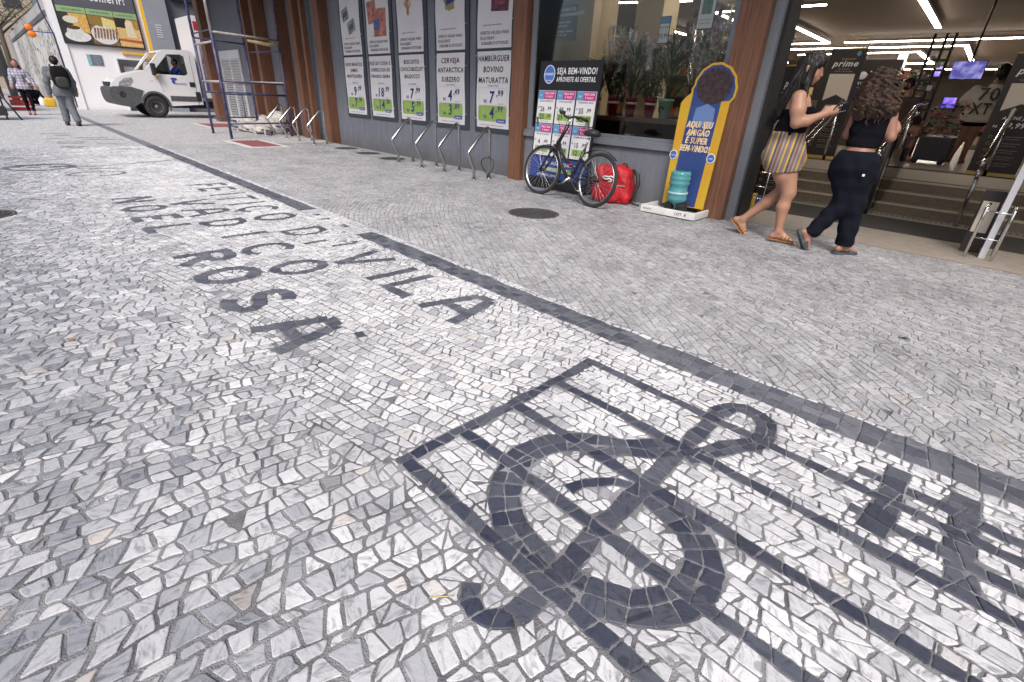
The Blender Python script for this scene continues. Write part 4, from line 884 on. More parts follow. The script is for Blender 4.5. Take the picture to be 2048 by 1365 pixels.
# ---------------------------------------------------------------- shop window display
m_leafd=mat('leaf_dark',(.025,.055,.02),.5,var=.5,scale=15); m_leafm=mat('leaf_mid',(.05,.12,.025),.5,var=.4,scale=15); m_leafl=mat('leaf_light',(.12,.20,.04),.5,var=.3,scale=15)
m_potred=mat('red_cup',(.35,.015,.02),.35); m_potgreen=mat('mint_cup',(.30,.50,.36),.4); m_cello=glass_mat('cellophane',(.93,.92,.9),.10,.12)
m_pl=mat('petal_lilac',(.42,.28,.50),.6,var=.3,scale=30); m_pw=mat('petal_cream',(.70,.62,.42),.6,var=.2,scale=30); m_pp=mat('petal_pink',(.60,.25,.32),.6,var=.3,scale=30); m_py=mat('petal_yellow',(.70,.55,.03),.6); m_pr=mat('petal_red',(.50,.02,.02),.6,var=.3,scale=30)
def leafq(mb,c,d,L,w,bend=.3,rnd=random):
    d=Vector(d).normalized(); s=d.cross(Vector((0,0,1)));
    if s.length<1e-3: s=Vector((1,0,0))
    s.normalize(); up=s.cross(d); p0=Vector(c); p1=p0+d*L*.5+up*L*.05; p2=p0+d*L-Vector((0,0,1))*L*bend
    mb.add([p0,p1+s*w*.5,p2,p1-s*w*.5,p1+up*w*.12],[(0,1,4),(1,2,4),(2,3,4),(3,0,4)],True)
def rdir(r,up=.3):
    a=r.uniform(0,2*PI); z=r.uniform(-.3,1)+up; return (math.cos(a),math.sin(a),z)
def petals(mb,c,r,n,rnd):
    for _ in range(n):
        d=Vector(rdir(rnd,0)); p=Vector(c)+d.normalized()*r*rnd.uniform(.3,1); leafq(mb,p,rdir(rnd,.2),r*.7,r*.6,.1)
SH=thing('display_shelf','long wooden shelf with lower ledge behind the shop window','shelf',(-4.4,6.9,0))
mb=MB(); mb.bbox((-1.5,-.28,1.0),(1.45,.28,1.06),.006); mb.obj('top_board',m_wood,SH)
mb=MB(); mb.bbox((-1.5,-.25,.62),(1.45,.28,.66),.006); mb.obj('lower_board',m_wood,SH)
for x in (-1.45,-.1,1.38): mb=MB(); mb.bbox((x,-.24,.0),(x+.06,.26,1.0),.004); mb.obj('upright',m_wood,SH)
mb=MB(); mb.box((-1.5,.26,.0),(1.45,.28,1.0)); mb.obj('back_panel',mat('dark_panel',(.05,.03,.02),.6),SH)
POT=[(-5.25,7.0,'r','dark leafy bouquet',m_leafd,m_py,.30,.35),(-4.88,6.98,'r','pink and lilac bouquet',m_leafm,m_pp,.34,.45),(-4.58,7.02,'r','tall spiky',m_leafd,m_pl,.30,.55),(-4.24,7.0,'r','lilac bouquet',m_leafm,m_pl,.34,.5),(-3.91,6.86,'g','broad dark',m_leafd,m_pw,.32,.5),(-3.55,7.0,'r','tall pale lilac bouquet',m_leafm,m_pl,.36,.6),(-3.25,7.05,'r','creamy bouquet',m_leafm,m_pw,.3,.5),(-5.05,7.25,'w','cream bouquet',m_leafm,m_pw,.3,.6),(-4.4,7.3,'w','mixed bouquet',m_leafm,m_pp,.3,.5),(-3.7,7.3,'w','purple bouquet',m_leafm,m_pl,.34,.7)]
for i,(x,y,k,desc,lm,fm,rw,hh) in enumerate(POT):
    r_=random.Random(i+40); pm={'r':m_potred,'g':m_potgreen,'w':m_white}[k]; col={'r':'red','g':'mint green','w':'white'}[k]
    where=['leftmost on the window shelf','second from the left on the window shelf','third along the window shelf','fourth along the window shelf','the only mint one behind the window','sixth along the window shelf, near the display cut-out','at the right end of the window shelf','back row left behind the window','back row centre behind the window','back row right behind the window'][i]
    t=thing('potted_bouquet','%s in %s cup, %s'%(desc,col,where),'potted plant',(x,y,1.06 if k!='w' else 1.1),0,'potted bouquets behind the shop window')
    s=.085 if k!='g' else .10; hh=hh*1.35+.08; rw*=1.15
    mb=MB(); mb.lathe([(s*.7,0),(s,.22),(s*1.08,.22),(s*1.08,.26),(s*1.0,.26),(s*.9,.20)],n=20); mb.obj('cup',pm,t)
    mb=MB()
    for _ in range(150 if i in(2,4) else 90):
        a=r_.uniform(0,2*PI); z=r_.uniform(.22,.25+hh*.75); rr=rw*.35*r_.random(); d=(math.cos(a),math.sin(a),r_.uniform(.3,2.2)); leafq(mb,(rr*math.cos(a),rr*math.sin(a),z),d,r_.uniform(.2,.42) if i in(2,4,0) else r_.uniform(.08,.18),r_.uniform(.02,.045) if i in (2,4) else .045,.15)
    mb.obj('leaves',lm,t)
    mb=MB()
    for _ in range(55 if i not in(2,4) else 8):
        a=r_.uniform(0,2*PI); q=rw*.5*math.sqrt(r_.random()); z=r_.uniform(.25+hh*.4,.3+hh*.95); petals(mb,(q*math.cos(a),q*math.sin(a),z),.04,9,r_)
    mb.obj('blossoms',fm,t)
    if i in (1,3,5,6,7,8,9):
        mb=MB(); n=18; vs=[];fs=[]
        for j,(rr,z) in enumerate(((.05,.2),(rw*.45,.24+hh*.5),(rw*.62,.3+hh))):
            for q in range(n): a=2*PI*q/n; e=1+.12*math.sin(a*7+j)+.1*r_.random(); vs.append((rr*e*math.cos(a),rr*e*math.sin(a),z+.04*math.sin(a*5)*(j==2)))
        for j in range(2):
            for q in range(n): fs.append((j*n+q,j*n+(q+1)%n,(j+1)*n+(q+1)%n,(j+1)*n+q))
        mb.add(vs,fs,False); mb.obj('cellophane_wrap',m_cello,t)
    if k=='r': mb=MB(); mb.lathe([(s*.97,.17),(s*1.01,.20)],n=20); mb.obj('cup_band',m_white,t)
    if k=='g': mb=MB(); mb.tube([(.035*math.cos(a),-.093,.12+.035*math.sin(a)) for a in [2*PI*q/16 for q in range(13)]],.006,5); mb.obj('printed_mark',m_leafd,t)
for i in range(14):
    x=-5.2+i*.16; h=.07+.05*((i*7)%3); c_=[m_paper,m_pw,m_wood,m_white][i%4]
    if i in(3,8): continue
    mb=MB(); mb.bbox((x,6.66,.66),(x+.06+.05*(i%2),6.78,.66+h),.004); tag(mb.obj('boxed_item',c_),'%s box, %s from the left on the lower window ledge'%(['low white','taller cream','brown wooden','bright white'][i%4],['first','second','third','fourth','fifth','sixth','seventh','eighth','ninth','tenth','eleventh','twelfth','thirteenth','fourteenth'][i-(i>3)-(i>8)]),'box','small boxed items on the lower window ledge')
# signs on the glass
t=thing('opening_hours_sign','dark sign reading HORÁRIO DE FUNCIONAMENTO inside the shop window, upper left','sign',(-5.36,6.205,2.0))
mb=MB(); mb.bbox((-.25,0,0),(.25,.006,.44),.002); mb.obj('panel',mat('sign_dark_teal',(.02,.035,.05),.5),t)
mb=MB(); mb.box((-.25,-.003,0),(-.16,-.0005,.44)); mb.obj('speckled_edge',mat('speckle',(.02,.05,.10),.5,col2=(.35,.45,.5),scale=60),t)
mb=MB(); T_=lambda x,z:(x,-.004,z)
for ln,z,h in (('HORÁRIO DE',.36,.055),('FUNCIONAMENTO',.30,.055),('Segunda a sábado',.22,.035),('das 7h às 22h',.175,.035),('Domingos e feriados',.11,.035),('das 7h às 20h',.065,.035)): put_text(mb,ln,-.13,z,h,T_,off=.01,align='LEFT')
mb.obj('lettering',mat('pale_grey_print',(.75,.8,.82),.5),t)
t=thing('price_sign','small white price sign reading 59,99 with blue top, on a stick in the window','sign',(-3.9,6.5,1.95))
mb=MB(); mb.bbox((-.075,0,0),(.075,.008,.30),.006); mb.obj('frame',m_board,t); mb=MB(); mb.box((-.066,-.003,.01),(.066,-.0005,.22)); mb.obj('card',m_paper,t); mb=MB(); mb.box((-.066,-.003,.225),(.066,-.0005,.292)); mb.obj('blue_header',m_cardblue,t)
mb=MB(); put_text(mb,'59,99',0,.06,.075,lambda x,z:(x,-.005,z),off=.015,fit=.12); put_text(mb,'ORQUÍDEA',0,.17,.03,lambda x,z:(x,-.005,z)); mb.obj('lettering',m_ink,t); mb=MB(); mb.tube([(0,.01,0),(-.02,.03,-.45)],.004,5); mb.obj('stick',m_black,t)
t=thing('paper_notice','white rounded notice with blue picture hanging in the window, upper right','sign',(-3.21,6.205,2.04))
mb=MB(); mb.plate([rrect(-.105,0,.105,.62,.02)],.005,lambda x,z,d:(x,d,z)); mb.obj('frame',m_board,t); mb=MB(); flat(mb,rrect(-.095,.01,.095,.61,.015),lambda x,z:(x,-.002,z)); mb.obj('card',m_white,t)
mb=MB(); mb.box((-.06,-.005,.15),(.06,-.0025,.30)); mb.obj('picture',mat('picture_blue',(.06,.20,.35),.5,col2=(.3,.35,.1),scale=25),t)
mb=MB(); put_text(mb,'APROVEITE',0,.34,.035,lambda x,z:(x,-.004,z)); put_text(mb,'flores e plantas',0,.09,.022,lambda x,z:(x,-.004,z)); put_text(mb,'consulte o setor',0,.055,.022,lambda x,z:(x,-.004,z)); mb.obj('lettering',m_inkgrey,t)
# ---------------------------------------------------------------- ceiling light lines
m_led=mat('led_diffuser',(1,.93,.86),.5,emit=34.,ecol=(1,.88,.76)); m_hous=mat('led_housing',(.25,.23,.22),.5)
CZ=3.44
def led(pts,label,w=.075,CZ=CZ):
    c=pts[0]; t=thing('ceiling_light',label,'ceiling light',(c[0],c[1],CZ),0,'bent white light lines under the shop ceiling')
    L=[Vector((p[0]-c[0],p[1]-c[1],0)) for p in pts]
    for nm,z0,z1,ww,m in (('diffuser',0,.02,w,m_led),('housing',.021,.09,w+.01,m_hous)):
        mb=MB()
        for a,b in zip(L[:-1],L[1:]):
            d=(b-a).normalized(); n=Vector((-d.y,d.x,0))*ww/2; a2=a-d*ww*.25; b2=b+d*ww*.25
            vs=[a2-n,b2-n,b2+n,a2+n]; mb.add([(v.x,v.y,z0) for v in vs]+[(v.x,v.y,z1) for v in vs],[(0,3,2,1),(4,5,6,7),(0,1,5,4),(1,2,6,5),(2,3,7,6),(3,0,4,7)],False)
        mb.obj(nm,m,t)
    mb=MB(); mb.tube([(L[0]+(L[1]-L[0])*.2)+Vector((0,0,.09)),(L[0]+(L[1]-L[0])*.2)+Vector((0,0,.18))],.006,4); mb.obj('hanger',m_silver,t)
led([(-5.5,14.1),(-4.5,14.15)],'short straight ceiling light nearest the wood pillar, above the entrance',.09)
led([(-6.1,17.2),(-6.3,21.2),(-8.3,21.1)],'hooked ceiling light with slanting arm just right of the wood pillar',.11)
led([(-5.8,21.3),(3,21.9)],'longest straight ceiling light crossing the entrance',.11)
led([(-8.4,22.8),(-2.8,23.2),(-3.1,28.7)],'long ceiling light bent down above the hanging television',.12)
led([(-8.4,24.9),(-4.25,24.8)],'straight ceiling light behind the tall dark banner',.12)
led([(-4.3,25.2),(-4.5,29.7),(-8,29.8)],'ceiling light bent into a sharp hook, above the curly haired woman',.13)
led([(-7.5,32.8),(-5.8,32.9)],'farthest short ceiling light, left of the column',.13); led([(-5.3,33),(-2.2,33.1)],'farthest ceiling light behind the television',.13); led([(-1.9,33.1),(1,33.2)],'farthest ceiling light right of the television',.13)
led([(-2.75,14.2),(-3.0,18.7)],'thick slanting ceiling light at the top edge, nearest the street',.12)
led([(-11,28.4),(-10.0,28.4)],'short ceiling light just above the striped shorts woman',.12)
led([(-8.6,11.6),(-7.5,12.1),(-6.8,12.3)],'ceiling light bent at the top of the shop window',.08)
led([(-6.0,7.9),(-3.0,7.9)],'added light line out of view behind the shop window, brightening the flowers',.09)  # unseen strip added to brighten the window display
led([(-2.2,7.3),(2.4,7.3)],'added light line out of view over the entrance, brightening the steps',.09)  # unseen strip added to light up the entrance steps
led([(-10.0,11.9),(-9.1,12.1)],'short ceiling light behind the opening hours sign',.09)
led([(-6.55,14.0),(-7.0,14.0),(-7.1,15.4)],'hooked ceiling light at the right edge of the shop window',.08)
led([(-9.6,15.8),(-9.7,18.3)],'slanting ceiling light low in the shop window',.09)
# ---------------------------------------------------------------- hand rails
def rail(name,label,x,dx=.0,posts=True):
    t=thing(name,label,'handrail',(x,8.3,0),0,'polished handrails on the entrance steps')
    for off in (0,.12):
        mb=MB(); z0=.85; pts=[(0,-.18,z0-.12-off*1.0),(0,-.16,z0-.02-off),(0,-.10,z0+.0-off),(dx,.0,z0+.03-off),(dx,1.15,z0+.53-off),(dx,1.55,z0+.57-off)]
        mb.tube(pts,.021,10); mb.obj('rail_tube',m_chrome,t)
    for y,zb,zt in ((-.02,.03,.83),(1.2,.43,1.36)): mb=MB(); mb.tube([(dx,y,zb),(dx,y,zt)],.022,8); mb.obj('post',m_steel,t)
    mb=MB()
    for y,z in ((0,.78),(1.2,1.3)): mb.tube([(dx,y,z),(dx,y,z+.1)],.03,8)
    mb.obj('bracket',m_chrome,t); return t
rail('handrail','polished double handrail climbing the steps, right of the curly haired woman',-1.44)
rail('handrail','polished handrail behind the woman with the phone, left side of the steps',-2.40)
rail('handrail','polished handrail in front of the right dark banner',-.40)
mb=MB(); mb.bbox((-1.40,8.2,.03),(-1.36,9.6,.9),.004); 
gp=MB(); gp.box((-1.33,8.28,.1),(-1.322,9.5,.85)); tag(gp.obj('glass_panel',m_glass),'clear glass panel beside the middle handrail on the steps','glass panel')
mb=MB(); mb.tube([(-1.36,8.15,.03),(-1.36,8.15,1.0)],.03,8); tag(mb.obj('black_post',m_black),'thick black post at the foot of the middle handrail','post')
mb=MB(); mb.tube([(-2.30,10.6,.56),(-2.30,10.6,1.75)],.03,10); tb=mb.obj('light_tube',mat('violet_light_tube',(.7,.65,1),.4,emit=1.5,ecol=(.6,.55,1.))); tag(tb,'glowing violet white tube standing inside the entrance between the two women','light tube')
# ---------------------------------------------------------------- dark subscription banners (QR codes left out)
m_ban=mat('banner_brown_black',(.028,.022,.022),.5,var=.15,scale=3); m_gold2=mat('banner_gold',(.42,.30,.08),.5); m_bgrey=mat('banner_grey_print',(.35,.32,.30),.5); m_blab=mat('banner_label',(.62,.56,.48),.5)
def banner(label,x,y,z,w,h,rz=0.,full=True):
    t=thing('floor_banner',label,'banner',(x,y,z),rz,'tall dark banners inside the entrance'); P=lambda x,z:(x,-.006,z); P2=lambda x,z:(x,-.009,z)
    mb=MB(); mb.bbox((-w/2,0,.04),(w/2,.02,h),.003); mb.obj('panel',m_ban,t)
    mb=MB(); mb.box((-w/2,-.02,0),(w/2,.05,.04)); mb.obj('base',m_gold2,t)
    mb=MB(); mb.box((-w/2,-.003,h-.02),(w/2,-.0005,h)); mb.obj('gold_edge',m_gold2,t)
    mb=MB(); flat(mb,[(w*.30+.03*math.cos(a),h-.08+.035*math.sin(a)) for a in [2*PI*i/20 for i in range(20)]],P); mb.obj('round_emblem',m_cardblue,t)
    mb=MB(); put_text(mb,'prezunic',.03,h-.165,.05,P,off=.01,shear=.2,fit=w*.4); mb.obj('gold_lettering',m_gold2,t)
    mb=MB(); put_text(mb,'prime',.0,h-.255,.12,P,off=.03,shear=.25,fit=w*.72); put_text(mb,'ASSINE JÁ',0,h*.54-.10,.055,P,off=.02,shear=.2,fit=w*.5); put_text(mb,'19,99',0.02,h*.54-.2,.09,P,off=.02,shear=.2,fit=w*.42); put_text(mb,'R$',-w*.32,h*.54-.2,.04,P,off=.01); mb.obj('lettering',m_white,t)
    mb=MB(); zt=h-.36; zb=h*.54
    lab=[(-w*.36,zb),(-w*.0,zb+.09),(w*.36,zb)]+rrect(-w*.36,zb,w*.36,zt,.02)[5:15]
    flat(mb,[(-w*.36,zb),(0,zb+.09),(0,zt),(-w*.36,zt)],P); flat(mb,[(0,zb+.09),(w*.36,zb),(w*.36,zt),(0,zt)],P); mb.obj('blank_label',m_blab,t)
    mb=MB()
    for i in range(5):
        z0=h*.33-i*.085; put_text(mb,'desconto exclusivo',.05,z0,.024,P,off=.008,fit=w*.45); put_text(mb,'para assinantes',.03,z0-.03,.024,P,fit=w*.38)
    put_text(mb,'SE É CLIENTE',0,h-.30,.028,P); put_text(mb,'TENHA VANTAGENS',0,h-.335,.028,P); mb.obj('small_print',m_bgrey,t)
    for i in range(5):
        mb=MB(); z0=h*.33-i*.085; mb.tube([(-w*.32+.018*math.cos(a),-.006,z0+.018*math.sin(a)) for a in [2*PI*q/12 for q in range(12)]],.003,4,closed=True); mb.obj('ring_icon',m_gold2,t)
banner('tall dark banner reading prime at the top of the steps, behind the phone woman',-2.62,9.95,.56,.5,1.62)
banner('tall dark banner reading prime and 19,99 at the right edge of the entrance',-.36,9.75,.56,.52,1.50)
banner('tall dark banner right behind the entrance frame, left of the phone woman',-2.53,7.6,.03,.30,1.75)
t=thing('lane_rack','small chrome double hoop stand at the foot of the white door post','stand',(-.05,6.52,.01))
for x0 in (-.10,.10):
    mb=MB(); mb.tube([(x0,0,0),(x0,0,.46),(x0*.98,.02,.50),(x0*.9,.06,.51),(x0*.9,.22,.50),(x0*.9,.25,.46),(x0*.9,.25,.0)],.013,8); mb.obj('hoop',m_chrome,t)
for z in (.2,.45): mb=MB(); mb.tube([(-.10,0,z),(.10,0,z)],.008,6); mb.obj('cross_bar',m_chrome,t)
t=thing('threshold_sign','dark low sign panel with pale blank label behind the small chrome stand','sign',(-.10,6.72,.03)); mb=MB(); mb.bbox((-.12,0,0),(.04,.02,.60),.004); mb.obj('panel',m_ban,t); mb=MB(); mb.box((-.10,-.003,.2),(.02,-.0005,.5)); mb.obj('blank_label',m_blab,t)
# basket stand left of the steps
t=thing('wire_stand','small chrome wire stand with bright packets beside the left entrance frame','stand',(-2.45,7.0,.03))
for x0 in (-.15,.12):
    mb=MB(); mb.tube([(x0,0,0),(x0,0,.46),(x0,.03,.50),(x0,.3,.52),(x0,.33,.48),(x0,.33,0)],.010,6); mb.obj('hoop',m_chrome,t)
for z in (.15,.3,.48): mb=MB(); mb.tube([(-.15,0,z),(.12,0,z)],.006,5); mb.obj('cross_bar',m_chrome,t)
for i,c in enumerate(((.5,.12,.03),(.45,.3,.03),(.05,.08,.35),(.5,.03,.03))): mb=MB(); mb.bbox((-.12+.05*i,.05+.05*i,.0),(-.07+.05*i,.14+.05*i,.22-.03*i),.01); mb.obj('packet',mat('packet%d'%i,c,.4),t)
# ---------------------------------------------------------------- deep interior
def shelf(name,label,cat,x,y,w,d,h,cols,seed,grp=None):
    t=thing(name,label,cat,(x,y,.56),0,grp); r_=random.Random(seed); mb=MB(); mb.box((-w/2,-d/2,0),(w/2,d/2,.12)); mb.box((-w/2,d/2-.03,.12),(w/2,d/2,h))
    for i in range(4): mb.box((-w/2,-d/2,.45+i*(h-.5)/3.3),(w/2,d/2-.03,.48+i*(h-.5)/3.3))
    mb.obj('shelf_frame',m_inwall_d,t); ms=[mat('goods_%d_%d'%(seed,k),c,.5) for k,c in enumerate(cols)]; M2=[MB() for _ in cols]
    for i in range(5):
        z=.12 if i==0 else .48+(i-1)*(h-.5)/3.3; xx=-w/2+.02
        while xx<w/2-.1:
            ww=r_.uniform(.06,.16); hh=r_.uniform(.15,.26); k=r_.randrange(len(cols)); M2[k].box((xx,-d/2+.02,z),(xx+ww*.92,d/2-.1,z+hh)); xx+=ww
    for k,q in enumerate(M2):
        if q.v: tag(q.obj('goods',ms[k],t),kind=None)
CLS=[(.35,.25,.08),(.30,.05,.04),(.08,.12,.30),(.35,.33,.28),(.10,.20,.08),(.28,.14,.05)]
shelf('goods_shelf','tall shelf of mixed packets deep inside, right of the television','shelf',-.2,19,2.4,.5,1.9,CLS,1,'goods shelves deep inside the shop')
shelf('goods_shelf','tall shelf of mixed packets deep inside, behind the plants','shelf',-4.3,20,2.4,.5,1.9,CLS,2,'goods shelves deep inside the shop')
shelf('goods_shelf','tall shelf of mixed packets deep inside, behind the man in blue','shelf',-7.2,22,2.6,.5,1.9,CLS,3,'goods shelves deep inside the shop')
shelf('goods_shelf','long shelf of packets seen through the shop window','shelf',-7.6,12.5,2.6,.5,2.0,CLS,4,'goods shelves deep inside the shop')
mb=MB(); mb.lathe([(.15,0),(.15,3.05)],(-4.75,25,.56),20); tag(mb.obj('round_column',mat('column_pale',(.30,.34,.36),.4)),'pale round column inside, above the curly haired woman','column')
t=thing('cafe_counter','dark counter back wall with white teapot sign and small lettering','counter',(-3.6,15.2,.56)); mb=MB(); mb.bbox((-1.2,0,0),(.8,.5,1.0),.01); mb.obj('counter_base',m_inwall_d,t)
mb=MB(); mb.box((-1.2,.8,0),(.6,.85,1.95)); bw=mb.obj('back_wall',m_ban,t); mb=MB(); mb.sphere((-.15,.78,1.60),.10,14,(1,.1,.9)); mb.tube([(-.06,.78,1.6),(.0,.78,1.66),(.02,.78,1.70)],.012,5); mb.tube([(-.21,.78,1.64),(-.28,.78,1.60),(-.22,.78,1.54)],.010,5); mb.obj('teapot_emblem',m_paper,t)
mb=MB(); put_text(mb,'CAFETERIA',-.15,1.40,.08,lambda x,z:(x,.79,z),off=.01); put_text(mb,'pães e bolos',-.15,1.32,.05,lambda x,z:(x,.79,z)); mb.obj('lettering',m_paper,bw)
mb=MB(); mb.bbox((.0,.1,1.0),(.35,.3,1.30),.01); mb.obj('till_screen',m_black,t)
# hanging televisions
m_tv=mat('tv_picture',(.14,.13,.42),.4,emit=.9,ecol=(.16,.15,.50),col2=(.35,.34,.6),scale=9); 
def tvmat(name,a,b,st):
    m=bpy.data.materials.new(name); m.use_nodes=True; nt=m.node_tree; n=nt.nodes.new('ShaderNodeTexNoise'); n.inputs['Scale'].default_value=6; n.inputs['Detail'].default_value=3; r=nt.nodes.new('ShaderNodeValToRGB'); r.color_ramp.elements[0].position=.42; r.color_ramp.elements[1].position=.6; r.color_ramp.elements[0].color=(*a,1); r.color_ramp.elements[1].color=(*b,1)
    tc=nt.nodes.new('ShaderNodeTexCoord'); nt.links.new(tc.outputs['Object'],n.inputs[0]); nt.links.new(n.outputs[0],r.inputs[0]); p=nt.nodes['Principled BSDF']; p.inputs['Base Color'].default_value=(.02,.02,.02,1); nt.links.new(r.outputs[0],p.inputs['Emission Color']); p.inputs['Emission Strength'].default_value=st; return m
m_tv=tvmat('tv_picture',(.10,.09,.40),(.38,.36,.75),.75)
t=thing('hanging_television','wide hanging television showing a violet blue picture above the shoppers','television',(-1.52,14,2.0)); mb=MB(); mb.bbox((-.26,.0,-.02),(.26,.05,.30),.006); mb.obj('case',m_black,t); mb=MB(); mb.box((-.25,-.003,-.01),(.25,-.001,.29)); mb.obj('screen',m_tv,t); mb=MB(); mb.tube([(0,.03,.3),(0,.03,1.6)],.02,6); mb.obj('ceiling_pole',m_black,t)
t=thing('small_screen','small bright blue screen low behind the red flowers','screen',(-1.55,13.6,1.45)); mb=MB(); mb.bbox((-.12,0,0),(.10,.04,.20),.005); mb.obj('case',m_black,t); mb=MB(); mb.box((-.11,-.003,.01),(.09,-.001,.19)); mb.obj('screen',tvmat('blue_screen',(.03,.08,.7),(.4,.2,.8),1.2),t)
t=thing('small_screen','small violet screen left of the hanging television','screen',(-1.98,14,2.02)); mb=MB(); mb.bbox((-.08,0,0),(.07,.04,.2),.005); mb.obj('case',m_black,t); mb=MB(); mb.box((-.07,-.003,.01),(.06,-.001,.19)); mb.obj('screen',tvmat('violet_screen',(.1,.1,.6),(.7,.5,.9),1.3),t)
# green plants display
t=thing('plant_display','dense display of green potted plants inside, right of the curly haired woman','plants',(-2.22,12.6,.56)); r_=random.Random(5)
mb=MB(); mb.box((-.35,-.2,0),(.35,.2,.55)); mb.obj('plinth',m_inwall_d,t)
for m in (m_leafd,m_leafm,m_leafl):
    mb=MB()
    for _ in range(120): p=(r_.gauss(0,.18),r_.gauss(0,.12),r_.uniform(.5,1.45)); leafq(mb,p,rdir(r_,.2),r_.uniform(.10,.2),r_.uniform(.05,.10),.3)
    mb.obj('leaves',m,t)
# tall dark rack and red flower cart
t=thing('dark_display_rack','tall black display rack with dangling pieces inside the entrance','rack',(-1.72,11.6,.56)); 
for x in (-.14,.02,.14): mb=MB(); mb.tube([(x,0,0),(x,0,1.95)],.022,6); mb.obj('upright',m_black,t)
for i in range(9): mb=MB(); mb.bbox((-.16,-.03,.5+i*.15),(.17,.0,.53+i*.15),.003); mb.obj('bracket',m_black,t)
for i in range(7): mb=MB(); mb.bbox((-.1+.04*((i*3)%6),-.06,.6+i*.17),(-.03+.04*((i*3)%6),-.045,.68+i*.17),.003); mb.obj('hang_tag',[m_paper,m_inkgrey,m_potgreen][i%3],t)
t=thing('flower_cart','dark cart heaped with red and pink flowers inside the entrance','flower cart',(-1.27,11.2,.56)); mb=MB(); mb.bbox((-.2,-.18,.05),(.26,.2,.42),.02); mb.obj('cart_body',m_black,t)
for i,x in enumerate((-.15,.2)): mb=MB(); mb.lathe([(.05,-.012),(.05,.012)],(x,-.18,.05),14,'y'); mb.obj('wheel',m_rub,t)
for m,n,zl,zh in ((m_pr,60,.45,.9),(m_pp,18,.75,.95),(m_leafd,80,.35,.85),(m_leafm,30,.2,.6),(m_pw,8,.8,.98)):
    mb=MB()
    for _ in range(n):
        p=(r_.uniform(-.22,.28),r_.uniform(-.22,.15),r_.uniform(zl,zh))
        if m in (m_leafd,m_leafm): leafq(mb,p,rdir(r_,.2),.12,.05,.3)
        else: petals(mb,p,.045,7,r_)
    mb.obj({'petal_red':'red_blooms','petal_pink':'pink_blooms','petal_cream':'cream_blooms'}.get(m.name,'leaves'),m,t)
t=thing('balloon_bouquet','red and yellow balloon cluster behind the phone woman','balloons',(-5.2,14.2,1.9)); 
for i,(x,z,m) in enumerate(((0,.25,m_pr),(.12,.15,m_pr),(-.08,.12,m_pr),(.05,-.05,m_py),(-.06,-.12,m_py),(.14,-.02,m_pr),(.0,.02,m_pp))): mb=MB(); mb.sphere((x,.05*i-.1,z),.085,10,(1,1,1.15)); mb.obj('balloon',m,t)
mb=MB(); mb.tube([(0,0,0),(0,.1,-1.3)],.01,5); mb.obj('stick',m_white,t)
